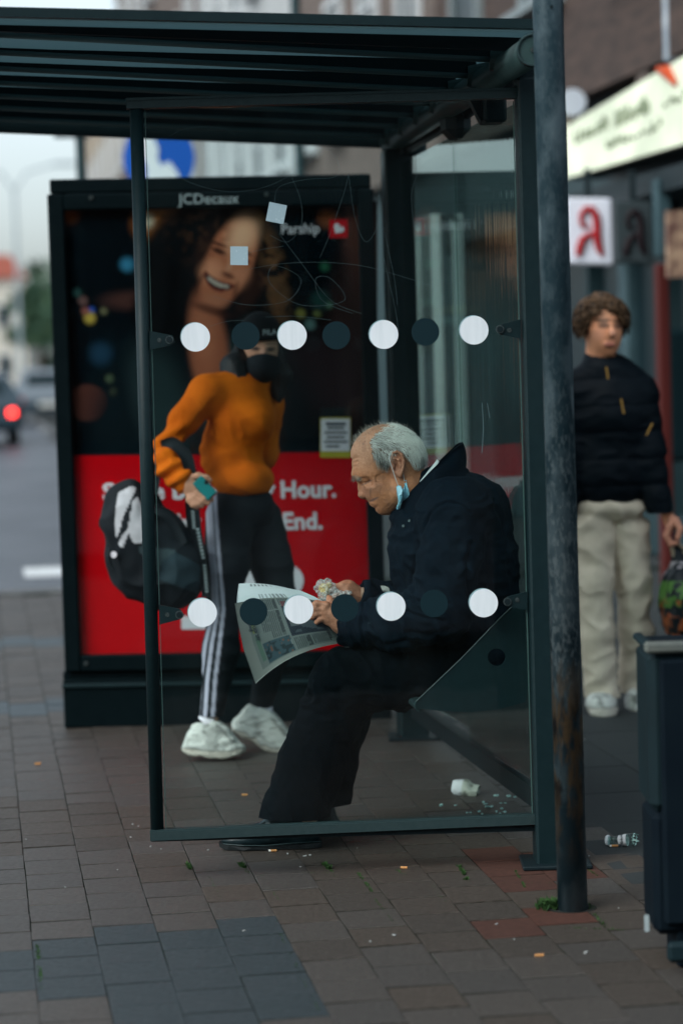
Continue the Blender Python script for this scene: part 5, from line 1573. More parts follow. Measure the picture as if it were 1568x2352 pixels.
def far_hand(h):
    h.chain([hc(1390, 300, .045), hc(1290, 245, .04), hc(1215, 205, .03)], [.025, .026, .027], .012)
    h.ell(hc(1205, 200, .03), (.034, .018, .024), .012, roty(.5))
    h.chain([hc(1230, 250, .012), hc(1150, 262, .0), hc(1085, 285, -.008)], [.0135, .0115, .0095], .006)
    for (k, m_, t), r, dy in ((((1185, 165), (1115, 180), (1065, 235)), .0105, .02), (((1175, 178), (1075, 215), (1000, 285)), .0108, .034), (((1180, 200), (1050, 255), (945, 298)), .0102, .046), (((1195, 225), (1075, 290), (985, 325)), .009, .056)):
        h.chain([hc(1225, 205, .03), hc(*k, dy), hc(*m_, dy + .006), hc(*t, dy)], [.014, r * 1.15, r, r * .85], .004)
parts = [(hv, hq, C), (bv, bq, np.array([.4, .24, .17]))]
parts.append(mkhand(hc(800, 660, -.15), hc(1260, 250, -.06), near_hand))
parts.append(mkhand(hc(930, 340, -.03), hc(1420, 130, .09), far_hand))
V, F, CC = cat_mesh(parts)
mb_ = gr(640, 1950); mb_[2] = 0
man = new('person', V, F, M['skin'], None, (mb_[0], Y0, 0), smooth=True, cols=CC)
tag(man, 'old man with thin white hair in navy jacket, seated reading a newspaper in the shelter', 'person')
# hair strands, combed back over the ears
r_ = np.random.default_rng(21)
def strands(roots, norms, flow, L_, r0, lift, colfn, nseg=5):
    """flow(P) -> direction field; returns verts, faces, colours"""
    n = len(roots); P = roots.copy(); pts_ = [P + norms * .0008]
    Ls = L_ * r_.uniform(.6, 1.15, n)
    cur = flow(roots); jit = r_.normal(size=(n, 3)) * .36
    for k in range(nseg - 1):
        d = cur + jit * (.5 - .08 * k)
        d = d - norms * (d * norms).sum(1)[:, None]
        d /= np.linalg.norm(d, axis=1)[:, None] + 1e-9
        q = pts_[-1] + d * (Ls / (nseg - 1))[:, None] + norms * (lift * (1.0 if k == 0 else .25))[:, None] - np.array([0, 0, .0011 * k])
        pts_.append(q)
    return pts_
def strand_mesh(pts_, rad, cols):
    n = len(pts_[0]); m_ = len(pts_)
    V = np.zeros((n, m_, 3, 3)); 
    t = pts_[-1] - pts_[0]; t /= np.linalg.norm(t, axis=1)[:, None] + 1e-9
    a = np.cross(t, [0.3, 1, .2]); a /= np.linalg.norm(a, axis=1)[:, None] + 1e-9; b = np.cross(t, a)
    for k in range(m_):
        rr = rad * (1 - .75 * (k / (m_ - 1)) ** 2)
        for j in range(3):
            th = 2 * math.pi * j / 3
            V[:, k, j] = pts_[k] + rr[:, None] * (math.cos(th) * a + math.sin(th) * b)
    base = (np.arange(n) * m_ * 3)[:, None]
    F = []
    for k in range(m_ - 1):
        for j in range(3):
            j2 = (j + 1) % 3
            F.append(base + np.array([k * 3 + j, (k + 1) * 3 + j, (k + 1) * 3 + j2, k * 3 + j2]))
    return V.reshape(-1, 3), np.vstack(F), np.repeat(cols, m_ * 3, 0)
idx = np.where(inh)[0]
pick = r_.choice(idx, 4600)
jit = r_.normal(size=(len(pick), 3)) * .0012
roots = hv[pick] + jit; nr = hn[pick]
rcx, rcy = cx[pick], cy[pick]
clump = fbm(np.stack([rcx * .006 + rcy * .004, rcy * .016 - rcx * .004, 0 * rcx], 1), 1.0, 12, 2)
def flow_head(P):
    sb__ = bl(rcy, 400, 520) * (1 - bl(rcx, 540, 600))                 # sideburn falls in front of the ear
    fx = 1.0 - .75 * bl(rcx, 700, 980) - .75 * sb__; fy = .28 + .5 * bl(rcy, 350, 620) + .9 * bl(rcx, 650, 960) + .5 * sb__
    return np.stack([fx, 0 * fx, -fy], 1)
top_thin = bl(rcy, 110, 240) + .25
keep = r_.random(len(pick)) < top_thin
lift = .0012 + .0034 * r_.random(len(pick)) ** 2
pt = strands(roots, nr, flow_head, .034 * (1 - .5 * bl(rcy, 330, 430) * (1 - bl(rcx, 720, 800))), .0004, lift * (1 + .5 * clump), None)
whit = np.clip(.56 + .46 * bl(rcx + .4 * (320 - rcy), 380, 760) - .26 * bl(rcy, 360, 600) + .30 * clump + r_.normal(size=len(pick)) * .17, .05, .95)
wc = np.stack([whit, whit * .985, whit * .90], 1)
pt = [p_[keep] for p_ in pt]; wc = wc[keep]
hvv, hff, hcc = strand_mesh(pt, np.full(keep.sum(), .00062), wc)
# loose wisps along the crown
wid = np.where((cy < 360) & (cx > 90) & (cx < 860) & (hn[:, 2] > .35) & (np.abs(hv[:, 1] - Y0) < .05) & (cy < 160 + np.abs(cx - 480) * .62))[0]
pk = r_.choice(wid, 520)
d0 = hn[pk] * .8 + r_.normal(size=(len(pk), 3)) * .35 + np.array([-.15, 0, .1])
d0 /= np.linalg.norm(d0, axis=1)[:, None]
Lw = .016 * r_.uniform(.4, 1.2, len(pk))[:, None]
curl = r_.normal(size=(len(pk), 3)) * .35
pw = [hv[pk]]
for k in range(4): pw.append(pw[-1] + (d0 + curl * k * .4) * Lw / 4)
a_, b_, c_ = strand_mesh(pw, np.full(len(pk), .0003), np.tile([.5, .48, .42], (len(pk), 1)))
new('hair', np.vstack([hvv, a_]), np.vstack([hff, b_ + len(hvv)]), M['hair_white'], man, cols=np.vstack([hcc, c_]), smooth=True)
# brow hairs
bid = np.where((np.abs(cx - 160) < 55) & (np.abs(cy - 785) < 28) & (hv[:, 1] < Y0))[0]
if len(bid):
    pk = r_.choice(bid, 90); d0 = hn[pk] * .5 + np.array([-.6, 0, -.5]) + r_.normal(size=(90, 3)) * .3
    pw = [hv[pk] + d0 * .009 * k / 3 for k in range(4)]
    a_, b_, c_ = strand_mesh(pw, np.full(90, .0003), np.tile([.46, .42, .36], (90, 1)))
    new('eyebrow', a_, b_, M['hair_white'], man, cols=c_)

# jacket
j = SDF(W(770, 1640, -.40), W(1230, 1050, .40), 0.0044)
p_ = PM_
j.ell(W(1033, 1245), (132 * p_, .2, 135 * p_), .03)
j.ell(W(1078, 1170, 0), (88 * p_, .2, 80 * p_), .04)
j.ell(W(1100, 1290, 0), (90 * p_, .19, 140 * p_), .04)
j.ell(W(1045, 1400), (142 * p_, .2, 125 * p_), .05)
j.ell(W(1075, 1510), (118 * p_, .2, 82 * p_), .05)
j.ell(W(935, 1270, -.02), (42 * p_, .10, 88 * p_), .03)
j.ell(W(930, 1200, -.02), (30 * p_, .06, 50 * p_), .03)
j.cone(W(1000, 1135), W(1040, 1200), .085, .12, .05)
for sg in (-1, 1):
    j.ell(W(1040, 1172, sg * .165), (78 * p_, .075, 72 * p_), .05)
j.chain([W(1040, 1180, -.185), W(1030, 1290, -.215), W(1008, 1405, -.225)], [72 * p_, 66 * p_, 64 * p_], .035)
j.chain([W(1008, 1410, -.225), W(910, 1432, -.18), W(812, 1436, -.125)], [64 * p_, 61 * p_, 46 * p_], .03)
j.cone(W(1030, 1170, .185), W(975, 1395, .22), 70 * p_, 58 * p_, .03)
j.chain([W(975, 1395, .22), W(840, 1368, .045)], [56 * p_, 33 * p_], .03)
j.cone(W(830, 1441, -.135), W(800, 1437, -.12), 47 * p_, 47 * p_, .006)
j.cone(W(852, 1369, .06), W(832, 1368, .04), 32 * p_, 32 * p_, .006)
# openings of the cuffs
j.cone(W(802, 1437, -.12), W(735, 1423, -.10), 36 * p_, 62 * p_, .004, 'd')
j.cone(W(838, 1368, .045), W(780, 1352, .02), 26 * p_, 52 * p_, .004, 'd')
jv, jq = j.mesh(); jv = relax(jv, jq, 2, .5)
N_ = vnormals(jv, jq)
uv_ = np.array([proj(q_) for q_ in jv[::1]])
ju, jw = uv_[:, 0], uv_[:, 1]
arm = blob(ju, jw, 930, 1410, 170, 110, .1, .5)
f1 = fbm(jv * [10, 10, 22], 1.0, 31, 2); f2 = fbm(np.stack([jv[:, 0] * 26 + jv[:, 2] * 16, jv[:, 1] * 10, jv[:, 2] * 10 - jv[:, 0] * 6], 1), 1.0, 33, 2)
d_ = .0065 * (1 - 2 * np.abs(f1)) * (1 - arm) + .010 * (1 - 2 * np.abs(f2)) * arm + .0022 * fbm(jv, 45, 35, 2)
def seam(pts_, wdt, amp):
    P = np.array(pts_, float); best = np.full(len(ju), 1e9)
    for a, b in zip(P[:-1], P[1:]):
        e = b - a; t = np.clip(((ju - a[0]) * e[0] + (jw - a[1]) * e[1]) / (e @ e), 0, 1)
        best = np.minimum(best, np.hypot(ju - a[0] - t * e[0], jw - a[1] - t * e[1]))
    return amp * (np.exp(-(best / wdt) ** 2) - .6 * np.exp(-((best - 2.2 * wdt) / (1.6 * wdt)) ** 2)) * (N_[:, 1] < .1)
d_ -= seam([(968, 1225), (985, 1190), (1005, 1165), (1028, 1154), (1055, 1160), (1078, 1178)], 3.0, .0045)
d_ -= seam([(1132, 1150), (1148, 1195), (1160, 1250), (1165, 1320)], 3.0, .0035)
d_ -= seam([(958, 1245), (950, 1320), (955, 1385)], 3.5, .005)
d_ -= seam([(940, 1375), (985, 1392), (1030, 1388)], 4.0, .007); d_ -= seam([(920, 1400), (975, 1420), (1020, 1425)], 4.0, .006); d_ -= seam([(935, 1450), (990, 1455), (1040, 1440)], 4.0, .006)
d_ -= seam([(836, 1392), (832, 1436), (840, 1478)], 2.6, .004); d_ -= seam([(880, 1480), (930, 1470), (970, 1478)], 4.0, .005)
d_ -= seam([(1080, 1250), (1070, 1330), (1085, 1400)], 5.0, .006); d_ -= seam([(1120, 1230), (1118, 1310), (1130, 1380)], 5.0, .005)
jv = jv + N_ * d_[:, None]
jacket = new('jacket', jv, jq, M['navy'], man, smooth=True)
# collar
def sheet(A, B, th, name, m, parent, n=None, curl=0.0, rows=6, wob=0.0):
    """solid strip between two polylines"""
    A, B = np.asarray(A), np.asarray(B)
    def dens(P, k=6):
        t = np.linspace(0, len(P) - 1, (len(P) - 1) * k + 1); i = np.clip(t.astype(int), 0, len(P) - 2); f = (t - i)[:, None]
        g_ = lambda q: P[np.clip(q, 0, len(P) - 1)]
        p0, p1, p2, p3 = g_(i - 1), g_(i), g_(i + 1), g_(i + 2)
        return .5 * (2 * p1 + (p2 - p0) * f + (2 * p0 - 5 * p1 + 4 * p2 - p3) * f ** 2 + (3 * p1 - p0 - 3 * p2 + p3) * f ** 3)
    A, B = dens(A), dens(B); n = len(A)
    G = np.array([[A[i] * (1 - s_) + B[i] * s_ for s_ in np.linspace(0, 1, rows)] for i in range(n)])
    du = np.gradient(G, axis=0); dv = np.gradient(G, axis=1)
    nn = np.cross(du, dv); nn /= np.linalg.norm(nn, axis=2, keepdims=True) + 1e-9
    G = G + nn * curl * np.sin(np.linspace(0, math.pi, rows))[None, :, None]
    if wob: G = G + nn * (wob * fbm(G.reshape(-1, 3), 30, 8).reshape(n, rows))[..., None]
    T = (G + nn * th / 2).reshape(-1, 3); U = (G - nn * th / 2).reshape(-1, 3)
    F = [list(f) for f in grid_faces(n, rows)]; k = n * rows
    F += [[q_ + k for q_ in f[::-1]] for f in grid_faces(n, rows)]
    edge = [(i * rows, (i + 1) * rows) for i in range(n - 1)] + [((i + 1) * rows + rows - 1, i * rows + rows - 1) for i in range(n - 1)] + [(q_ + 1, q_) for q_ in range(rows - 1)] + [((n - 1) * rows + q_, (n - 1) * rows + q_ + 1) for q_ in range(rows - 1)]
    F += [[a, b, b + k, a + k] for a, b in edge]
    return new(name, np.vstack([T, U]), F, m, parent, smooth=True)
tA = [(905, 1172, .06), (950, 1118, .09), (1000, 1066, .09), (1043, 1026, .055), (1058, 1016, 0), (1046, 1028, -.058), (1004, 1068, -.092), (957, 1116, -.088), (913, 1166, -.045)]
tB = [(900, 1215, .07), (950, 1170, .1), (1000, 1126, .108), (1046, 1090, .078), (1068, 1078, 0), (1047, 1094, -.08), (1003, 1136, -.118), (962, 1180, -.108), (908, 1232, -.055)]
sheet([W(*q_) for q_ in tA], [W(*q_) for q_ in tB], .009, 'collar', M['navy'], jacket, curl=.007, wob=.003)
tA = [(1066, 1074, .0), (1045, 1092, -.084), (1001, 1134, -.124), (960, 1178, -.114), (905, 1235, -.062), (893, 1262, -.055)]
tB = [(1076, 1090, 0), (1062, 1112, -.09), (1018, 1156, -.135), (975, 1200, -.13), (925, 1262, -.082), (905, 1285, -.07)]
sheet([W(*q_) for q_ in tA], [W(*q_) for q_ in tB], .008, 'storm_flap', M['navy'], jacket, curl=.004)
sheet([W(*q_) for q_ in ((1004, 1055, -.075), (985, 1079, -.079), (964, 1106, -.078))], [W(*q_) for q_ in ((1008, 1061, -.08), (989, 1085, -.084), (966, 1112, -.083))], .003, 'shirt_collar', M['thread'], jacket)
for u, v, dy in ((940, 1196, -.125), (926, 1208, -.105)):
    MB().disc(W(u, v, dy), .0042, (np.array([.8, -.3, .2]), np.array([-.1, .2, .97]), np.array([-.5, -.85, 0])), .004, 16).build('snap_button', M['bolt'], jacket)
MB().disc(W(830.5, 1423, -.192), .0048, (np.array([1, 0, 0]), UP, np.array([0, -1, 0])), .004, 18).build('snap_button', M['dot_white'], jacket)
zp = MB(); zp.tube([W(943, 1158, -.088), W(930, 1169, -.075), W(915, 1180, -.07)], .0012, 6); zp.build('zip', M['bolt'], jacket)
sheet([W(*q_) for q_ in ((874, 1346, .03), (884, 1347, .01), (893, 1352, 0))], [W(*q_) for q_ in ((878, 1357, .0), (886, 1358, -.01), (896, 1362, -.015))], .004, 'cuff_lining', mat('lining', (.3, .29, .26), .8), jacket)
text('sleeve_lettering', 'PERFORMANCE', M['metal_light'], jacket, W(845, 1435, -.236), np.array([.93, -.1, .33]) / np.linalg.norm([.93, -.1, .33]), np.array([-.33, 0, .94]), .0085, extrude=.0004)
# trousers
t_ = SDF(W(560, 1910, -.3), W(1230, 1420, .3), 0.005)
t_.ell(W(1070, 1535), (110 * p_, .19, 75 * p_), .03)
for sg, off in ((-1, 0), (1, 26)):
    dy = .105 * sg
    t_.chain([W(1050, 1535, dy), W(900, 1548, dy), W(795 + off * .4, 1565, dy)], [82 * p_, 80 * p_, 76 * p_], .03)
    t_.chain([W(790 + off * .4, 1572, dy), W(722 + off, 1740, dy * .95), W(672 + off * 1.9, 1885, dy * .9)], [73 * p_, 72 * p_, 76 * p_], .03)
t_.cut(W(690, 1884, 0), np.array([.12, 0, -1.0]), .004)
tv, tq = t_.mesh(); tv = relax(tv, tq, 2, .5)
N_ = vnormals(tv, tq)
q_ = tv * [18, 14, 7]; f1 = fbm(np.stack([tv[:, 0] * 17 + tv[:, 2] * 7, tv[:, 1] * 13, tv[:, 2] * 5], 1), 1.0, 41, 2)
f2 = fbm(tv * [12, 12, 26], 1.0, 44, 2); kn = np.exp(-((tv[:, 2] - .47) / .09) ** 2)
tv = tv + N_ * (.007 * (1 - 2 * np.abs(f1)) * (1 - .5 * kn) + .008 * (1 - 2 * np.abs(f2)) * kn + .0015 * fbm(tv, 60, 45))[:, None]
tro = new('trousers', tv, tq, M['trouser'], man, smooth=True)
hm = MB()
hm.tube([W(596, 1843, -.1), W(618, 1868, -.165), W(680, 1874, -.19), (W(740, 1868, -.16))], .0012, 5); hm.build('hem_seam', M['trouser'], tro)
# shoes
def man_shoe(du, dv, dy, name='shoe'):
    K = lambda u, v, d=0.0: W(u + du, v + dv, dy + d)
    so = [(503, 1934), (505, 1943), (520, 1950), (560, 1955), (610, 1956.5), (648, 1955), (653, 1951), (656, 1957), (705, 1956), (730, 1949), (739, 1941), (739, 1931), (690, 1934), (640, 1938), (580, 1941), (530, 1938)]
    zs = MB()
    n = len(so); V = []; 
    for sgn in (-1, 1):
        for u, v in so:
            x = (u - 503) / 236
            w = .047 * (0.35 + .65 * math.sin(min(1, max(0, x * 3.2 + .06)) * math.pi / 2)) * (1 - .35 * max(0, (x - .8) / .2) ** 2) * (1 - .16 * math.exp(-((x - .62) / .14) ** 2))
            q = K(u, v, 0); q[1] += sgn * w; V.append(q)
    V = np.array(V); V[:, 2] = np.maximum(V[:, 2], .002) if dv == 0 else V[:, 2]
    bm_F = [(k, (k + 1) % n, n + (k + 1) % n, n + k) for k in range(n)]
    me_ = bmesh.new(); 
    vs = [me_.verts.new(v) for v in V]
    for f in bm_F: me_.faces.new([vs[i] for i in f])
    for off_ in (0, n):
        es = [me_.edges.get((vs[off_ + k], vs[off_ + (k + 1) % n])) for k in range(n)]
        bmesh.ops.triangle_fill(me_, edges=es, use_beauty=True)
    me_.verts.index_update()
    VV_ = np.array([v.co[:] for v in me_.verts]); FF_ = [tuple(v.index for v in f.verts) for f in me_.faces]; me_.free()
    h_ = SDF(K(495, 1955, 0) - [0, .07, .0], K(750, 1840, 0) + [0, .07, 0], .0034)
    h_.chain([K(535, 1931), K(585, 1920), K(630, 1903), K(690, 1880)], [.018, .03, .037, .042], .02)
    h_.ell(K(560, 1928), (.07, .042, .022), .015); h_.ell(K(690, 1915), (.062, .036, .045), .02); h_.ell(K(620, 1918), (.08, .04, .032), .02)
    h_.cut(K(600, 1939), (0.03, 0, -1.0), .002)
    v_, q__ = h_.mesh(); v_ = relax(v_, q__, 1); v_ = v_ + vnormals(v_, q__) * (.0012 * fbm(v_, 60, 7))[:, None]
    sh_ = new(name, v_, q__, M['leather'], man, smooth=True)
    new('sole', VV_, FF_, M['sole'], sh_)
    w = MB(); w.tube([K(504, 1937, -.0), K(520, 1940, -.03), K(560, 1943, -.048), K(610, 1943, -.049), K(660, 1938.5, -.044), K(738, 1933, -.025)], .0016, 5); w.build('welt', M['metal_light'], sh_)
    lc = MB()
    for k in range(4):
        a = K(612 + 9 * k, 1893 - 7 * k); lc.tube([a + [0, -.034, -.012], a + [-.004, 0, .012 + .004], a + [0, .034, -.012]], .0018, 5)
    b_ = K(618, 1885, -.012)
    lc.tube([b_, b_ + [-.022, -.02, -.006], b_ + [-.026, -.024, -.026]], .0018, 5); lc.tube([b_, b_ + [.004, -.03, -.02], b_ + [-.002, -.036, -.04]], .0018, 5)
    lc.build('lace', M['sole'], sh_)
man_shoe(0, 0, -.03)
man_shoe(49, -17, .16)
# ------------------------------------------------------------------ mask hanging from the ear
M['mask'] = mat('mask_blue', (.22, .5, .62), .75, col2=(.3, .6, .7), nscale=60)
M['mask_pale'] = mat('mask_pale', (.42, .66, .76), .75)
mk_ = thing('face_mask', fc(720, 1000, -.085), 'pale blue face mask dangling by its loop from the ear of the seated man', 'face mask')
sheet([fc(738, 830, -.074), fc(765, 815, -.078), fc(775, 870, -.084), fc(800, 960, -.084), fc(800, 1050, -.075), fc(760, 1110, -.062)],
      [fc(735, 850, -.074), fc(742, 880, -.086), fc(735, 960, -.098), fc(690, 1060, -.1), fc(670, 1120, -.088), fc(650, 1150, -.066)], .002, 'mask_cloth', M['mask'], mk_, curl=.006, wob=.003)
sheet([fc(642, 900, -.084), fc(650, 960, -.09), fc(662, 1040, -.092), fc(668, 1100, -.082), fc(640, 1165, -.06)],
      [fc(700, 892, -.088), fc(728, 950, -.098), fc(715, 1020, -.1), fc(700, 1110, -.094), fc(690, 1170, -.07)], .002, 'mask_cloth', M['mask'], mk_, curl=.005, wob=.002)
sheet([fc(644, 902, -.0925), fc(656, 955, -.098), fc(666, 1010, -.101)], [fc(690, 896, -.0945), fc(715, 945, -.1035), fc(706, 1000, -.106)], .001, 'mask_border', M['mask_pale'], mk_)
lp_ = MB(); lp_.tube([fc(666, 890, -.091), fc(625, 780, -.094), fc(585, 650, -.096), fc(560, 570, -.097), fc(552, 530, -.094), fc(575, 470, -.09), fc(640, 440, -.084), fc(700, 470, -.08), fc(735, 600, -.078), fc(728, 740, -.079), fc(742, 830, -.078)], .0011, 6)
lp_.build('ear_loop', M['thread'], mk_)
# ------------------------------------------------------------------ newspaper
M['news'] = mat('newsprint', (.4, .42, .4), .8, attr=True)
def news_grid(cornsL, cornsR, nu, nv, fn, name, parent, paint, loc=None):
    V, UVs = [], []
    for i in range(nu):
        s_ = i / (nu - 1)
        for k in range(nv):
            t = k / (nv - 1)
            V.append(fn(s_, t)); UVs.append((s_, t))
    V = np.array(V); UVs = np.array(UVs)
    G = V.reshape(nu, nv, 3); nn = np.cross(np.gradient(G, axis=0), np.gradient(G, axis=1)); nn /= np.linalg.norm(nn, axis=2, keepdims=True) + 1e-9
    nn = nn.reshape(-1, 3)
    C_ = paint(UVs)
    k = nu * nv; th = .0004
    F = [list(f) for f in grid_faces(nu, nv)] + [[q + k for q in f[::-1]] for f in grid_faces(nu, nv)]
    rows = nv; n = nu
    edge = [(i * rows, (i + 1) * rows) for i in range(n - 1)] + [((i + 1) * rows + rows - 1, i * rows + rows - 1) for i in range(n - 1)] + [(q + 1, q) for q in range(rows - 1)] + [((n - 1) * rows + q, (n - 1) * rows + q + 1) for q in range(rows - 1)]
    F += [[a, b, b + k, a + k] for a, b in edge]
    return new(name, np.vstack([V + nn * th, V - nn * th]), F, M['news'], parent, loc, smooth=True, cols=np.vstack([C_, C_ * .9]))
def bez(P, t):
    P = [np.asarray(q, float) for q in P]
    while len(P) > 1: P = [a * (1 - t) + b * t for a, b in zip(P[:-1], P[1:])]
    return P[0]
def pl(P, t):
    P = np.asarray(P, float); x = t * (len(P) - 1); i = min(int(x), len(P) - 2); return P[i] * (1 - x + i) + P[i + 1] * (x - i)
NL = [W(539, 1386, -.165), W(545, 1424, -.17), W(558, 1490, -.175), W(586.5, 1573, -.18)]
NR_ = [W(752, 1383, -.07), W(772, 1400, -.085), W(795, 1440, -.09), W(812, 1477, -.095)]
def page(s_, t):
    a, b = pl(NL, t), pl(NR_, t)
    q = a * (1 - s_) + b * s_
    u_b = math.sin(math.pi * s_)
    q = q + np.array([0, 0, 1]) * (.004 * u_b * (1 - t) * 4 - 0.0) + np.array([0, 1, 0]) * (.018 * math.sin(2.2 * math.pi * s_ + 1.2 * t) * (.4 + .6 * t))
    q = q + UP * .037 * math.sin(math.pi * s_ ** .9) * t ** 1.6
    return q
rr_ = random.Random(8)
def boxes(UV, s0, s1, t0, t1): return ((UV[:, 0] > s0) & (UV[:, 0] < s1) & (UV[:, 1] > t0) & (UV[:, 1] < t1)).astype(float)
def paint_page(UV):
    C_ = np.tile(np.array([.235, .25, .225]), (len(UV), 1))  # back-lit shade of the page put into a darker paper tone
    def put_(c, w):
        nonlocal C_
        w = np.clip(w, 0, 1)[:, None]; C_ = C_ * (1 - w) + np.array(c) * w
    s_, t = UV[:, 0], UV[:, 1]
    P3 = np.stack([s_ * 40, t * 30, 0 * s_], 1); n_ = vnoise(P3, 1.0, 5); nb_ = vnoise(P3 * .35, 1.0, 8)
    put_((.15, .175, .165), boxes(UV, .10, .985, .02, .94))
    # columns of body text: fine lines across
    for s0, s1, t0, t1 in ((.17, .42, .03, .30), (.22, .43, .32, .60), (.44, .6, .02, .2), (.46, .62, .76, .93), (.64, .80, .76, .92), (.78, .97, .62, .88), (.28, .43, .60, .70), (.62, .96, .03, .12), (.82, .97, .30, .44)):
        lines = (np.sin(s_ * 2 * math.pi * 52) > -.25) * (.55 + .45 * (n_ > -.35))
        put_((.028, .036, .038), boxes(UV, s0, s1, t0, t1) * lines * .85)
    put_((.018, .026, .036), boxes(UV, .45, .80, .22, .74)); put_((.07, .09, .10), boxes(UV, .47, .78, .25, .7) * (nb_ > .1) * .8)
    put_((.14, .155, .155), boxes(UV, .48, .56, .45, .6) * .7)
    put_((.12, .02, .024), boxes(UV, .46, .52, .10, .24) * .8); put_((.12, .02, .024), boxes(UV, .80, .97, .47, .60) * (.6 + .4 * (n_ > 0)))
    ph = boxes(UV, .17, .44, .71, .93)
    put_((.04, .075, .09), ph); put_((.2, .225, .22), ph * (nb_ > .15)); put_((.15, .075, .05), ph * (n_ > .45)); put_((.02, .035, .04), ph * (n_ < -.3))
    put_((.26, .29, .06), boxes(UV, .115, .15, .42, .56) * .6); put_((.07, .15, .1), boxes(UV, .12, .16, .6, .88) * .7)
    return C_
npb = W(640, 1450, -.14)
paper = thing('newspaper', npb, 'open newspaper with printed columns and photographs held in the old man\'s hands', 'newspaper')
page_o = news_grid(None, None, 110, 80, page, 'page', paper, paint_page)
# upper flap, folded back; its lit top is put into the paler colour
FL0 = [W(548, 1341, .03), W(546, 1356, -.06), W(544, 1372, -.13), W(543, 1392, -.160)]
FR0 = [W(668, 1353, .02), W(690, 1357, -.03), W(722, 1371, -.06), W(748, 1386, -.072)]
def flap(s_, t):
    a, b = pl(FL0, t), pl(FR0, t)
    q = a * (1 - s_) + b * s_
    return q + np.array([0, 0, .007]) * math.sin(math.pi * s_) * (1 - .2 * t)
def paint_flap(UV):
    C_ = np.tile(np.array([.62, .68, .68]), (len(UV), 1))
    s_, t = UV[:, 0], UV[:, 1]
    dk = (boxes(UV, .2, .62, .05, .2) * (np.sin(s_ * 90) > .1))[:, None]
    C_ = C_ * (1 - .7 * dk)
    tx = (boxes(UV, .28, .62, .62, .95) * (np.sin(s_ * 240) > 0))[:, None]
    return C_ * (1 - .6 * tx)
news_grid(None, None, 60, 30, flap, 'page', paper, paint_flap)
# headline lettering, running up the page
def page_text(body, s0, t0, s1, t1, size, m, bold):
    a, b = page(s0, t0), page(s1, t1); x = (b - a); x /= np.linalg.norm(x)
    side_ = page(min(s0 + .05, 1), t0) - a; z = -(side_ - x * (side_ @ x)); z /= np.linalg.norm(z)
    nrm = np.cross(x, z); nrm = nrm if nrm[1] < 0 else -nrm
    text('headline', body, m, page_o, a + nrm * .0035, x, z, size, bold, .0003)
page_text('ist ein Verrat', .165, .66, .135, .22, .0185, M['print_dark'], .0005)
page_text('Bachelor', .115, .52, .10, .22, .015, M['print_dark'], .0002)
# ------------------------------------------------------------------ bread in a plastic bag
M['bread'] = mat('bread', (.75, .46, .13), .8, col2=(.8, .62, .3), nscale=90)
M['film'] = mat('plastic_film', (.66, .68, .66), .18, alpha=.36, spec=.8)
snack = thing('bread_in_bag', hc(1000, 240, -.01), 'piece of bread in a crumpled clear plastic bag above the newspaper', 'snack')
b_ = SDF(hc(850, 360, 0) - [0, .06, 0], hc(1160, 80, 0) + [0, .06, 0], .002)
b_.ell(hc(985, 205, -.012), (.017, .014, .020), .008, roty(.4)); b_.ell(hc(1035, 160, -.008), (.010, .01, .009), .006)
v_, q_ = b_.mesh(); v_ = v_ + vnormals(v_, q_) * (.0015 * fbm(v_, 150, 3))[:, None]
new('bread', v_, q_, M['bread'], snack, smooth=True)
b_ = SDF(hc(840, 400, 0) - [0, .06, 0], hc(1330, 60, 0) + [0, .06, 0], .0022)
b_.ell(hc(995, 190, -.012), (.028, .02, .026), .01, roty(.5)); b_.ell(hc(920, 205, -.012), (.012, .008, .008), .01); b_.chain([hc(1010, 240, -.012), hc(1010, 300, -.02), hc(1060, 320, -.02)], [.018, .013, .01], .01)
b_.chain([hc(1030, 240, -.016), hc(1140, 255, -.03), hc(1250, 250, -.03)], [.016, .009, .005], .012)
v_, q_ = b_.mesh(); nn = vnormals(v_, q_); v_ = v_ + nn * (.0068 * (1 - 2 * np.abs(fbm(v_, 58, 5, 3))))[:, None]
new('plastic_bag', v_, q_, M['film'], snack)
# ------------------------------------------------------------------ the woman walking past the poster
Y0 = 9.05; PM_ = Y0 / FPX; p_ = PM_
W = lambda u, v, dy=0.0: at(u, v, Y0 + dy)
def pj(V): return np.array([proj(q) for q in V]).T
M['knit'] = mat('orange_knit', (.74, .16, .008), .85, col2=(.5, .095, .005), nscale=8, bump=.0012, bscale=300, spec=.06)
M['legging'] = mat('legging', (.01, .017, .022), .75, attr=True)
M['sneaker'] = mat('sneaker_white', (.6, .62, .57), .6, attr=True)
M['black_knit'] = mat('black_knit', (.004, .007, .009), .85, bump=.001, bscale=250)
M['hair_dark'] = mat('hair_dark', (.006, .008, .010), .5, spec=.25, col2=(.014, .015, .016), nscale=60, stretch=(1, 1, .2))
M['mask_black'] = mat('mask_black', (.004, .009, .013), .8)
M['skin2'] = mat('skin_plain', (.4, .24, .17), .5, attr=True)
s = SDF(W(360, 1740, -.36), W(700, 700, .3), .0065)
s.ell(W(598, 797, 0), (40 * p_, .075, 58 * p_), .01)
s.cone(W(603, 800, -.035), W(606, 850, -.028), 24 * p_, 18 * p_, .03)
s.cone(W(606, 798, -.075), W(607, 812, -.084), 5 * p_, 8 * p_, .008)
s.cone(W(585, 850, .02), W(560, 905, .02), .05, .055, .03)
s.chain([W(555, 930, 0), W(540, 1040, 0), W(555, 1150, 0)], [.06, .06, .06], .04)
s.chain([W(478, 910, -.1), W(386, 1025, -.16), W(425, 1112, -.24)], [.03, .026, .02], .03)
s.chain([W(612, 930, .12), W(600, 1040, .2), W(560, 1110, .25)], [.03, .026, .02], .03)
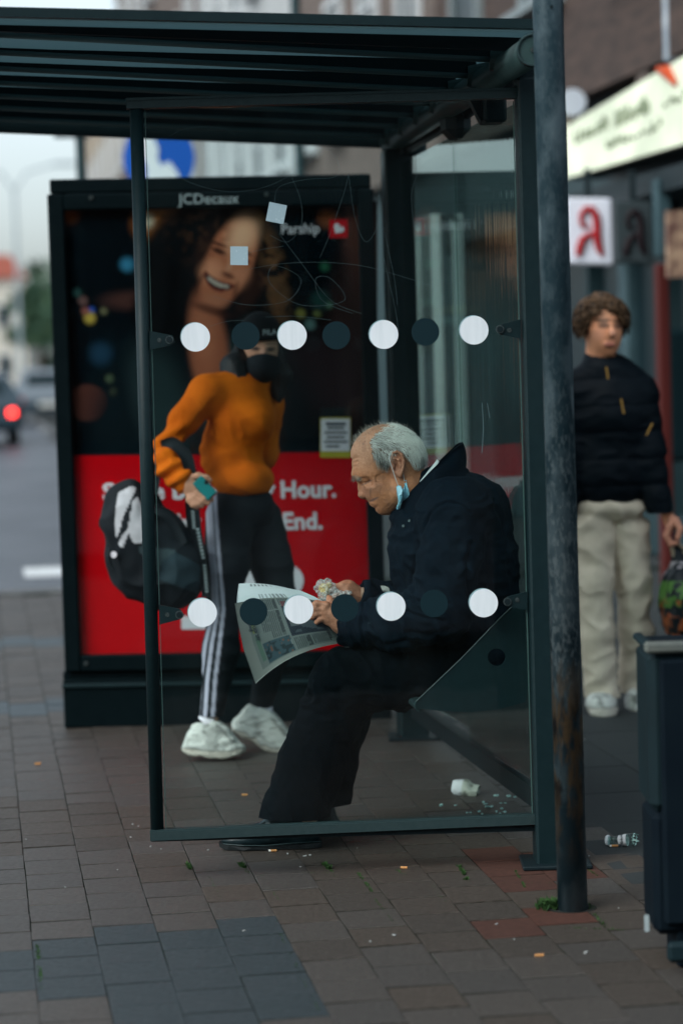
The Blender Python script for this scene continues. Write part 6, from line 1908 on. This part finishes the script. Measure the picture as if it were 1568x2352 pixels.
s.chain([W(530, 1180, -.06), W(512, 1400, -.08), W(483, 1650, -.06), W(500, 1715, -.08)], [.045, .03, .02, .02], .03)
s.chain([W(590, 1190, .06), W(645, 1390, .03), W(596, 1625, .12), W(620, 1690, .1)], [.045, .03, .02, .02], .03)
v_, q_ = s.mesh(); v_ = relax(v_, q_, 1)
u, w = pj(v_)
Cw = np.tile(np.array([.58, .30, .19]), (len(v_), 1))
def tw(c, k):
    global Cw
    k = np.clip(k, 0, 1)[:, None]; Cw = Cw * (1 - k) + np.array(c) * k
tw((.03, .02, .018), blob(u, w, 585, 800, 12, 5, .1, .5)); tw((.03, .02, .018), blob(u, w, 621, 802, 11, 5, -.1, .5)); tw((.48, .25, .18), .7 * blob(u, w, 607, 808, 8, 8, 0, .6))
tw((.05, .035, .03), .8 * blob(u, w, 585, 788, 14, 2.5, .05, .5)); tw((.05, .035, .03), .8 * blob(u, w, 622, 790, 11, 2.5, -.05, .5))
h_ = SDF(W(380, 1180, -.4), W(520, 1070, -.1), .0028)
h_.chain([W(415, 1105, -.235), W(433, 1112, -.245), W(448, 1122, -.25)], [.024, .026, .024], .012)
h_.ell(W(440, 1122, -.25), (.034, .02, .034), .012)
h_.chain([W(432, 1100, -.25), W(455, 1092, -.262), W(474, 1097, -.268), W(482, 1103, -.268)], [.014, .0115, .0105, .009], .006)
for k, (a, b, c) in enumerate((((452, 1132), (470, 1144), (486, 1148)), ((446, 1140), (462, 1152), (478, 1156)), ((440, 1146), (452, 1158), (464, 1162)), ((434, 1148), (444, 1160), (452, 1165)))):
    h_.chain([W(436, 1128, -.25), W(*a, -.265), W(*b, -.272), W(*c, -.268)], [.014, .0115, .0105, .0088], .004)
hv2, hq2 = h_.mesh(); hv2 = relax(hv2, hq2, 1)
V, F, CC = cat_mesh([(v_, q_, Cw), (hv2, hq2, np.array([.55, .27, .17]))])
wb_ = gr(540, 1735); wb_[2] = 0
woman = new('person', V, F, M['skin2'], None, wb_, smooth=True, cols=CC)
tag(woman, 'woman in orange sweater, black cap and black mask walking past the poster holding a phone', 'person')
s = SDF(W(330, 1175, -.4), W(700, 840, .36), .0055)
s.ell(W(545, 955, 0), (77 * p_, .125, 88 * p_), .03); s.ell(W(588, 966, -.05), (44 * p_, .10, 46 * p_), .05); s.ell(W(540, 962, -.08), (42 * p_, .06, 44 * p_), .06)
s.cone(W(478, 903, -.09), W(560, 890, -.02), .07, .075, .04); s.cone(W(605, 925, .1), W(570, 895, .03), .07, .07, .04)
s.ell(W(532, 1040, 0), (70 * p_, .115, 80 * p_), .04); s.ell(W(560, 1100, -.02), (70 * p_, .13, 46 * p_), .03)
s.chain([W(474, 905, -.1), W(428, 965, -.13), W(388, 1025, -.16)], [42 * p_, 36 * p_, 31 * p_], .025)
s.chain([W(388, 1030, -.165), W(398, 1072, -.2), W(412, 1102, -.232)], [34 * p_, 36 * p_, 30 * p_], .02)
s.chain([W(612, 930, .12), W(600, 1040, .2), W(560, 1110, .25)], [.065, .058, .045], .03)
s.ell(W(585, 870, 0), (40 * p_, .055, 26 * p_), .02)
s.ell(W(560, 1152, -.02), (60 * p_, .115, 22 * p_), .01, None, 'd')
v_, q_ = s.mesh(); v_ = relax(v_, q_, 1)
u, w = pj(v_); N_ = vnormals(v_, q_)
f1 = fbm(np.stack([v_[:, 0] * 12 + v_[:, 2] * 8, v_[:, 1] * 8, v_[:, 2] * 9 - v_[:, 0] * 6], 1), 1.0, 61, 2)
arm = blob(u, w, 400, 1050, 60, 80, 0, .5)
d_ = .005 * (1 - 2 * np.abs(f1)) * bl(w, 900, 1000) + .008 * np.sin((w + .6 * u) * .16) * arm - .02 * blob(u, w, 445, 1000, 12, 70, .55, .8)
sw = new('sweater', v_ + N_ * d_[:, None], q_, M['knit'], woman, smooth=True)
s = SDF(W(420, 1670, -.3), W(720, 1110, .3), .0055)
s.ell(W(558, 1165, 0), (72 * p_, .125, 60 * p_), .03)
s.chain([W(530, 1185, -.06), W(520, 1290, -.08), W(514, 1400, -.085), W(508, 1490, -.07), W(484, 1655, -.06)], [56 * p_, 52 * p_, 38 * p_, 41 * p_, 25 * p_], .02)
s.chain([W(592, 1195, .06), W(622, 1290, .04), W(644, 1390, .02), W(628, 1490, .08), W(597, 1628, .12)], [58 * p_, 50 * p_, 38 * p_, 40 * p_, 24 * p_], .02)
v_, q_ = s.mesh(); v_ = relax(v_, q_, 1); N_ = vnormals(v_, q_)
v_ = v_ + N_ * (.003 * (1 - 2 * np.abs(fbm(v_ * [9, 9, 16], 1.0, 71, 2))))[:, None]
u, w = pj(v_)
cs = np.interp(w, [1140, 1250, 1330, 1400, 1480, 1560, 1655], [482, 489, 496, 500, 486, 476, 470]); gp = np.interp(w, [1140, 1330, 1400, 1480, 1655], [8, 8, 10, 15, 15])
K = np.tile(np.array([.003, .007, .010]), (len(v_), 1))
for k in (-1, 0, 1):
    st_ = (1 - bl(np.abs(u - cs - k * gp - (3 if k > 0 else 0)), 3.0, 5.2)) * (v_[:, 1] < Y0 - .035) * (u < 540)
    K = K * (1 - st_[:, None]) + np.array([.46, .47, .56]) * st_[:, None]
new('leggings', v_, q_, M['legging'], woman, smooth=True, cols=K)
def sneaker(poly, dy, half, tops, name='shoe', owner=None):
    owner = owner or woman
    P = np.array([W(u, v, dy) for u, v in poly]); lo, hi = P.min(0), P.max(0)
    lo = lo - [.02, half + .02, .015]; hi = hi + [.02, half + .02, .02]
    s = SDF(lo, hi, .0042); c = (P.min(0) + P.max(0)) / 2; e = (P.max(0) - P.min(0)) / 2
    s.ell(c - [0, 0, e[2] * .35], (e[0] * 1.12, half, e[2] * 1.75), .01)
    s.ell(c + [0, 0, -e[2]], (e[0] * 1.05, half * 1.04, e[2] * .9), .02)
    s.poly([(q[0], q[2]) for q in P], 1, .016, 'i', .002)
    v_, q_ = s.mesh(); v_ = relax(v_, q_, 1); u, w = pj(v_)
    n_ = fbm(v_, 26, 9); n2_ = fbm(v_ * [18, 18, 50], 1.0, 4)
    v_ = v_ + vnormals(v_, q_) * (.0016 * fbm(v_, 45, 5) + .0022 * np.sign(n2_) * (np.abs(n2_) > .25))[:, None]
    v_[:, 2] = np.maximum(v_[:, 2], .001)
    c_ = np.array([.58, .60, .55]) * (1 - .35 * bl(n_, 0, .7) - .3 * (n2_ > .3))[:, None]
    low = np.interp(u, [min(a for a, b in poly), max(a for a, b in poly)], [0, 1])
    prof = np.array(sorted(poly)); bot = np.interp(u, *zip(*[(x, max(b for a, b in poly if abs(a - x) < 26)) for x in np.linspace(u.min(), u.max(), 14)]))
    sol = bl(w, bot - 15, bot - 11)
    c_ = c_ * (1 - sol[:, None]) + np.array([.50, .47, .40]) * sol[:, None]
    edge = np.exp(-((w - bot + 14) / 2.0) ** 2); c_ = c_ * (1 - .6 * edge[:, None])
    for a, b in tops: c_ = c_ * (1 - .55 * blob(u, w, a, b, 9, 3.2, .5, .4))[:, None]
    return new(name, v_, q_, M['sneaker'], owner, smooth=True, cols=np.clip(c_, .01, 1))
s1 = sneaker([(418, 1721), (422, 1705), (429, 1686), (439, 1673), (441, 1664), (453, 1661), (474, 1664), (491, 1658), (503, 1659), (524, 1675), (545, 1700), (564, 1717), (564, 1724), (549, 1734), (516, 1739), (486, 1739), (468, 1735), (461, 1731), (451, 1733), (432, 1732)], -.08, .05, ((505, 1672), (514, 1682), (523, 1692), (532, 1702)))
s2 = sneaker([(530, 1669), (534, 1655), (545, 1644), (557, 1634), (564, 1622), (574, 1620), (620, 1630), (635, 1648), (655, 1669), (675, 1692), (677, 1718), (660, 1733), (641, 1733), (620, 1726), (595, 1709), (580, 1697), (564, 1694), (545, 1684), (532, 1676)], .10, .05, ((628, 1655), (636, 1666), (646, 1677), (655, 1688)))
sk = MB(); sk.tube([W(572, 1632, .105), W(597, 1628, .1), W(622, 1634, .11)], [.02, .026, .02], 12); sk.build('sock', mat('sock', (.55, .55, .62), .9), woman)
sk = MB(); sk.tube([W(470, 1664, -.065), W(486, 1648, -.06)], [.036, .034], 14); sk.build('sock', M['print_white'], woman)
# cap, mask, hair
s = SDF(W(530, 800, -.2), W(670, 700, .2), .0045)
s.ell(W(597, 765, .005), (48 * p_, .09, 50 * p_), .01); s.cut(W(598, 778, 0), np.array([.05, 0, -1]), .004)
v_, q_ = s.mesh(); cap_ = new('beanie', v_, q_, M['black_knit'], woman, smooth=True)
rm = MB(); rm.tube([W(597, 772, .005) + np.array([math.cos(t) * 49 * p_, math.sin(t) * .092, -.004 + .004 * math.sin(t)]) for t in np.linspace(0, 2 * math.pi, 40)], .011, 8, False); rm.build('rolled_brim', M['black_knit'], cap_, smooth=True)
text('cap_lettering', 'FILA', M['print_grey'], cap_, W(603, 769, -.104), np.array([1, .12, .02]), np.array([0, -.1, 1.0]), 17 * p_, bold=.0005)
s = SDF(W(530, 890, -.2), W(680, 790, .2), .0045)
s.ell(W(604, 838, -.03), (41 * p_, .085, 42 * p_), .01); s.cone(W(606, 822, -.09), W(606, 842, -.085), .016, .02, .02)
s.cut(W(604, 820, -.05), np.array([.0, .3, 1]), .005)
v_, q_ = s.mesh(); new('mask', v_, q_, M['mask_black'], woman, smooth=True)
s = SDF(W(470, 960, -.2), W(720, 720, .25), .0055)
s.ell(W(590, 800, .045), (47 * p_, .07, 62 * p_), .01)
s.chain([W(561, 800, .01), W(543, 845, -.02), W(540, 885, -.055)], [15 * p_, 34 * p_, 28 * p_], .03); s.ell(W(563, 893, -.06), (24 * p_, .035, 22 * p_), .03)
s.chain([W(545, 850, .02), W(530, 880, .02)], [22 * p_, 14 * p_], .02)
s.chain([W(632, 810, .03), W(645, 860, .02), W(640, 905, .02)], [14 * p_, 24 * p_, 18 * p_], .02)
v_, q_ = s.mesh(); v_ = v_ + vnormals(v_, q_) * (.006 * fbm(v_ * [40, 40, 9], 1.0, 3))[:, None]
new('hair', v_, q_, M['hair_dark'], woman, smooth=True)
# phone
M['phone'] = mat('phone_teal', (.012, .19, .19), .35)
ph = thing('phone', W(468, 1122, -.275), 'teal phone in the hand of the woman in orange', 'phone')
ax1 = W(488, 1144, -.285) - W(452, 1104, -.275); ax1 /= np.linalg.norm(ax1); ax2 = W(478, 1098, -.285) - W(452, 1104, -.27); ax2 -= ax1 * (ax1 @ ax2); ax2 /= np.linalg.norm(ax2); ax3 = np.cross(ax1, ax2)
MB().box(W(470, 1121, -.282), (.085, .05, .01), (ax1, ax2, ax3), .004).build('phone_case', M['phone'], ph)
MB().disc(W(474, 1108, -.289), .0075, (ax1, ax2, ax3), .008, 18).build('camera_lens', M['sole'], ph)
# backpack
bk = thing('backpack', W(350, 1260, -.2), 'black, grey and white backpack hanging from the forearm of the woman', 'backpack')
s = SDF(W(215, 1425, -.42), W(490, 1090, .1), .006)
s.ell(W(300, 1215, -.2), (60 * p_, .10, 104 * p_), .03, roty(.22)); s.ell(W(345, 1275, -.18), (96 * p_, .12, 108 * p_), .04, roty(-.15)); s.ell(W(385, 1325, -.18), (80 * p_, .11, 72 * p_), .04); s.ell(W(262, 1225, -.22), (24 * p_, .07, 50 * p_), .02, roty(.2))
s.cone(W(300, 1128, -.2), W(335, 1160, -.19), .035, .05, .03); s.ell(W(425, 1290, -.18), (42 * p_, .09, 46 * p_), .04)
v_, q_ = s.mesh(); v_ = relax(v_, q_, 1); v_ = v_ + vnormals(v_, q_) * (.010 * (1 - 2 * np.abs(fbm(v_ * [11, 11, 8], 1.0, 81, 2))))[:, None]
u, w = pj(v_); nn_ = .35 * fbm(v_, 22, 3)
K = np.tile(np.array([.004, .008, .011]), (len(v_), 1))
def tk(c, poly, dark=False):
    global K
    k = np.array([in_poly(a, b, poly) for a, b in zip(u, w)]) & (v_[:, 1] < Y0 - .17)
    K[k] = c
tk((.03, .05, .055), [(318, 1255), (402, 1262), (398, 1275), (372, 1290), (362, 1318), (345, 1290), (320, 1270)])
tk((.018, .036, .045), [(372, 1290), (402, 1268), (460, 1300), (455, 1365), (365, 1330)])
tk((.42, .44, .46), [(266, 1160), (272, 1132), (300, 1116), (314, 1119), (300, 1150), (282, 1190), (272, 1225), (266, 1238), (263, 1200)])
tk((.46, .48, .50), [(304, 1150), (316, 1140), (332, 1180), (334, 1240), (318, 1250), (306, 1246), (296, 1225), (280, 1258), (271, 1252), (276, 1238), (293, 1215), (300, 1180)])
K = K * (1 + nn_ * .5)[:, None]
new('bag_body', v_, q_, mat('bag_cloth', (.4, .4, .4), .8, attr=True), bk, smooth=True, cols=np.clip(K, .002, 1))
def band(P, wd, th, name, m, parent, flat=(0, 1, 0)):
    P = np.asarray(P); A_ = []; B_ = []
    for i in range(len(P)):
        t = P[min(i + 1, len(P) - 1)] - P[max(i - 1, 0)]; n = np.cross(t, flat); n /= np.linalg.norm(n) + 1e-9
        A_.append(P[i] + n * wd / 2); B_.append(P[i] - n * wd / 2)
    return sheet(A_, B_, th, name, m, parent, rows=3)
M['strap'] = mat('strap', (.008, .013, .016), .8)
band([W(345, 1165, -.27), W(378, 1180, -.27), W(402, 1212, -.26), W(420, 1250, -.26)], .034, .01, 'strap', M['strap'], bk)
band([W(372, 1025, -.21), W(398, 1018, -.24), W(425, 1045, -.255), W(436, 1082, -.25), W(438, 1130, -.22), W(442, 1200, -.2), W(452, 1260, -.2), W(458, 1320, -.2)], .045, .008, 'strap', M['strap'], bk)
band([W(352, 1050, -.19), W(358, 1095, -.16), W(352, 1140, -.16), W(345, 1165, -.17)], .03, .008, 'strap', M['strap'], bk)
wb2 = band([W(446, 1140, -.225), W(450, 1200, -.225), W(460, 1265, -.225), W(470, 1330, -.225), (W(474, 1372, -.225))], .034, .003, 'webbing', M['strap'], bk)
for a, b in (((446, 1215), (442, 1172)), ((467, 1285), (453, 1212)), ((475, 1362), (469, 1296))):
    A_, B_ = W(*a, -.235), W(*b, -.235); x = B_ - A_; x /= np.linalg.norm(x); z = np.cross(x, (0, 1, 0.0)); z = z if z[0] < 0 else -z
    mw = MB(); n_ = 9
    for k in range(n_):
        c = A_ + (B_ - A_) * (k + .5) / n_
        mw.box(c, (np.linalg.norm(B_ - A_) / n_ * .55, .011, .001), (x, z, np.cross(x, z)))
    mw.build('webbing_print', M['print_grey'], wb2)
MB().disc(W(261, 1274, -.3), .012, (np.array([1, 0, 0]), UP, np.array([0, -1, 0])), .01, 14).build('pull_tag', M['print_white'], bk)
zl = MB(); zl.tube([W(252, 1258, -.3), W(249, 1278, -.31), W(254, 1295, -.3), W(262, 1310, -.3)], .005, 6); zl.build('zip_cord', M['strap'], bk)

# ------------------------------------------------------------------ the young man
Y0 = 9.9; PM_ = Y0 / FPX; p_ = PM_
W = lambda u, v, dy=0.0: at(u, v, Y0 + dy)
M['chino'] = mat('cream_trousers', (.66, .585, .46), .85, spec=.05, col2=(.5, .44, .34), nscale=7, bump=.001, bscale=300)
M['puffer'] = mat('puffer_navy', (.001, .0038, .0065), .6, spec=.1, col2=(.0015, .005, .0085), nscale=10)
M['curl'] = mat('curly_hair', (.115, .066, .036), .7, col2=(.016, .011, .008), nscale=40, thr=(.4, .6), bump=.004, bscale=120)
s = SDF(W(1270, 1640, -.25), W(1590, 660, .3), .0065)
s.ell(W(1382, 742, .02), (44 * p_, .095, 60 * p_), .01)
s.ell(W(1392, 768, -.02), (35 * p_, .07, 50 * p_), .02); s.cone(W(1396, 795, -.05), W(1398, 806, -.048), 15 * p_, 12 * p_, .02)
s.chain([W(1401, 742, -.085), W(1406, 766, -.108)], [6 * p_, 9 * p_], .008)
s.cone(W(1390, 791, -.085), W(1410, 791, -.083), 5 * p_, 5 * p_, .006)
s.ell(W(1346, 765, .02), (7 * p_, .02, 14 * p_), .006)
s.cone(W(1378, 800, .02), W(1375, 860, .03), .058, .065, .03)
s.chain([W(1400, 900, .02), W(1400, 1050, .02), W(1400, 1180, .02)], [.07, .07, .07], .04)
s.chain([W(1468, 905, .02), W(1486, 1050, -.01), W(1540, 1205, -.04)], [.03, .028, .024], .03); s.chain([W(1320, 905, .02), W(1298, 1050, 0), W(1290, 1190, -.03)], [.03, .028, .024], .03)
s.chain([W(1368, 1220, -.02), W(1372, 1400, -.03), W(1378, 1600, -.02), W(1380, 1622, -.08)], [.045, .035, .025, .025], .03); s.chain([W(1446, 1220, .04), W(1458, 1430, .07), W(1450, 1590, .13), W(1452, 1605, .10)], [.045, .035, .02, .012], .03)
v_, q_ = s.mesh(); v_ = relax(v_, q_, 1); u, w = pj(v_)
Cw = np.tile(np.array([.66, .29, .155]), (len(v_), 1))
for c, a, b, ra, rb, k in (((.08, .045, .03), 1387, 747, 14, 7, .9), ((.08, .045, .03), 1420, 748, 11, 7, .9), ((.05, .03, .02), 1385, 735, 20, 5, .9), ((.05, .03, .02), 1421, 737, 13, 5, .9), ((.3, .10, .08), 1400, 791, 15, 6, .9), ((.34, .16, .1), 1400, 779, 12, 5, .5),
                           ((.52, .26, .18), 1406, 764, 9, 8, .6), ((.5, .28, .17), 1388, 712, 32, 18, .5), ((.3, .16, .09), 1365, 795, 18, 30, .5), ((.5, .24, .16), 1372, 768, 16, 14, .5)):
    tw(c, k * blob(u, w, a, b, ra, rb, 0, .5) * (v_[:, 1] < Y0))
h_ = SDF(W(1490, 1270, -.2), W(1600, 1150, .12), .0035)
h_.ell(W(1542, 1200, -.045), (.024, .045, .035), .012)
for k in range(4):
    dy = -.09 + .026 * k
    h_.chain([W(1538, 1208, dy), W(1530, 1230, dy), W(1540, 1250, dy - .004), W(1556, 1246, dy)], [.014, .0125, .0115, .01], .005)
h_.chain([W(1552, 1195, -.08), W(1562, 1216, -.1), W(1556, 1236, -.105)], [.015, .0125, .0105], .006)
hv2, hq2 = h_.mesh()
V, F, CC = cat_mesh([(v_, q_, Cw), (hv2, hq2, np.array([.44, .2, .13]))])
yb_ = gr(1400, 1634); yb_[2] = 0
young = new('person', V, F, M['skin2'], None, yb_, smooth=True, cols=CC)
tag(young, 'young man with curly brown hair, dark puffer jacket and cream trousers, walking with a bag', 'person')
s = SDF(W(1255, 1200, -.32), W(1600, 800, .35), .0065)
s.ell(W(1402, 955, .02), (100 * p_, .145, 110 * p_), .03); s.ell(W(1398, 1080, .02), (90 * p_, .14, 110 * p_), .04)
s.cone(W(1330, 895, .02), W(1375, 862, .02), .07, .085, .05); s.cone(W(1470, 893, .02), W(1410, 862, .02), .065, .085, .05)
s.chain([W(1468, 905, .02), W(1486, 1040, -.01), W(1514, 1178, -.04)], [40 * p_, 40 * p_, 30 * p_], .03); s.chain([W(1322, 905, .02), W(1298, 1050, 0), W(1290, 1170, -.02)], [50 * p_, 46 * p_, 36 * p_], .03)
s.cone(W(1380, 850, .02), W(1378, 828, .025), .075, .07, .02); s.ell(W(1386, 800, .0), (36 * p_, .055, 32 * p_), .012, None, 'd')
s.ell(W(1400, 1185, .02), (84 * p_, .13, 22 * p_), .01, None, 'd'); s.cut(W(1400, 1178, 0), np.array([-.03, 0, -1]) , .02) if False else None
v_, q_ = s.mesh(); v_ = relax(v_, q_, 1); N_ = vnormals(v_, q_); u, w = pj(v_)
qd = np.abs(np.sin((w - 870 + .04 * (u - 1400)) * math.pi / 62)) ** .5
v_ = v_ + N_ * (.008 * (qd - .6) + .0035 * (1 - 2 * np.abs(fbm(v_ * [9, 9, 20], 1.0, 91, 2))))[:, None]
pj_ = new('puffer_jacket', v_, q_, M['puffer'], young, smooth=True)
M['tag_yellow'] = mat('tag_yellow', (.3, .17, .04), .7)
for a, b, dy in (((1392, 842), (1396, 870), -.14), ((1426, 916), (1432, 950), -.17), ((1484, 1000), (1498, 972), -.14)):
    mt = MB(); mt.tube([W(*a, dy - .02), W(*b, dy - .02)], .0042, 6); mt.build('zip_tag', M['tag_yellow'], pj_)
s = SDF(W(1290, 1630, -.3), W(1540, 1130, .35), .006)
s.ell(W(1402, 1165, .02), (82 * p_, .12, 36 * p_), .03)
s.chain([W(1364, 1215, -.01), W(1365, 1330, -.03), W(1370, 1450, -.03), W(1382, 1598, -.02)], [46 * p_, 39 * p_, 36 * p_, 37 * p_], .02); s.chain([W(1443, 1215, .03), W(1452, 1330, .04), W(1461, 1450, .07), W(1450, 1594, .13)], [46 * p_, 39 * p_, 36 * p_, 28 * p_], .02)
s.cut(W(1400, 1606, 0), np.array([0, 0, -1]), .004)
v_, q_ = s.mesh(); v_ = relax(v_, q_, 1); N_ = vnormals(v_, q_); 
f1 = fbm(np.stack([v_[:, 0] * 8 + v_[:, 2] * 6, v_[:, 1] * 8, v_[:, 2] * 9 - v_[:, 0] * 7], 1), 1.0, 95, 2)
new('trousers', v_ + N_ * (.0105 * (1 - 2 * np.abs(f1)))[:, None], q_, M['chino'], young, smooth=True)
sneaker([(1345, 1622), (1347, 1604), (1358, 1592), (1380, 1588), (1400, 1592), (1414, 1606), (1416, 1624), (1408, 1637), (1380, 1640), (1352, 1637)], -.05, .12, ((1376, 1603), (1378, 1611), (1380, 1619)), owner=young)
sneaker([(1436, 1612), (1438, 1596), (1450, 1582), (1468, 1584), (1474, 1604), (1472, 1634), (1460, 1644), (1442, 1640)], .06, .10, ((1454, 1600), (1455, 1610)), owner=young)
s = SDF(W(1290, 850, -.25), W(1480, 655, .3), .0045)
s.ell(W(1379, 727, .035), (60 * p_, .11, 55 * p_), .02)
s.ell(W(1392, 772, -.08), (41 * p_, .10, 62 * p_), .02, None, 'd')
v_, q_ = s.mesh(); v_ = v_ + vnormals(v_, q_) * (.008 * fbm(v_, 45, 3))[:, None]
curls = new('hair', v_, q_, M['curl'], young, smooth=True)
rc = np.random.default_rng(5); RT, DR = [], []                      # loose locks, each a small spiral
cen = W(1380, 732, .03)
while len(RT) < 900:
    d = rc.normal(size=3); d /= np.linalg.norm(d)
    if d[2] < -.55: continue
    q = cen + d * np.array([.096, .108, .088])
    a, b = proj(q)
    if d[1] < .15 and ((a - 1392) / 42) ** 2 + ((b - 770) / 58) ** 2 < 1: continue
    RT.append(q); DR.append(d + [0, 0, .25] + rc.normal(size=3) * .25)
RT, DR = np.array(RT), np.array(DR); DR /= np.linalg.norm(DR, axis=1)[:, None]
A1 = np.cross(DR, rc.normal(size=DR.shape)); A1 /= np.linalg.norm(A1, axis=1)[:, None]; A2_ = np.cross(DR, A1)
ph0, turns, Ls, rad = rc.uniform(0, 6.28, len(RT)), rc.uniform(.8, 1.7, len(RT)), rc.uniform(.018, .045, len(RT)), rc.uniform(.008, .015, len(RT))
pts_ = []
for k in range(11):
    t = k / 10; th = ph0 + turns * 6.28 * t
    pts_.append(RT + DR * (Ls * (t - .25 * t * t))[:, None] + (rad * min(1, .3 + t))[:, None] * (A1 * np.cos(th)[:, None] + A2_ * np.sin(th)[:, None]) - np.array([0, 0, .02 * t * t]))
sh_ = rc.uniform(.25, 1.25, len(RT))[:, None] * np.array([.115, .066, .034])
a_, b_, c_ = strand_mesh(pts_, rc.uniform(.0032, .0068, len(RT)), sh_)
M['lock'] = mat('hair_lock', (.1, .06, .03), .6, attr=True)
new('curly_locks', a_, b_, M['lock'], curls, smooth=True, cols=c_)
bg_ = thing('shopping_bag', W(1550, 1460, -.05), 'black shopping bag printed with vegetables in the hand of the curly haired man', 'shopping bag')
s = SDF(W(1480, 1490, -.3), W(1660, 1240, .3), .0065)
s.ell(W(1562, 1385, -.04), (46 * p_, .15, 92 * p_), .02); s.cone(W(1556, 1300, -.04), W(1552, 1268, -.045), .035, .02, .03)
v_, q_ = s.mesh(); v_ = v_ + vnormals(v_, q_) * (.008 * (1 - 2 * np.abs(fbm(v_ * [12, 12, 10], 1.0, 3, 2))))[:, None]
u, w = pj(v_); n_ = fbm(v_, 26, 7); n2_ = fbm(v_, 26, 12)
K = np.tile(np.array([.006, .011, .014]), (len(v_), 1))
k = (w > 1335) & (n_ > -.15); K[k & (w < 1395)] = (.06, .15, .03); K[k & (w >= 1380) & (n2_ > -.2)] = (.26, .07, .025); K[(w > 1360) & (w < 1420) & (n2_ > .35)] = (.3, .02, .025)
K[(w > 1290) & (w < 1306) & (n2_ > -.1)] = (.3, .28, .3)
new('bag_body', v_, q_, mat('bag_print', (.3, .3, .3), .45, attr=True), bg_, smooth=True, cols=K)
hd = MB(); hd.tube([W(1548, 1278, -.06), W(1542, 1258, -.06), W(1546, 1244, -.06)], .009, 8); hd.tube([W(1562, 1290, -.04), W(1572, 1262, -.05), W(1552, 1246, -.055)], .009, 8); hd.build('handle', mat('bag_handle', (.36, .29, .2), .8), bg_)
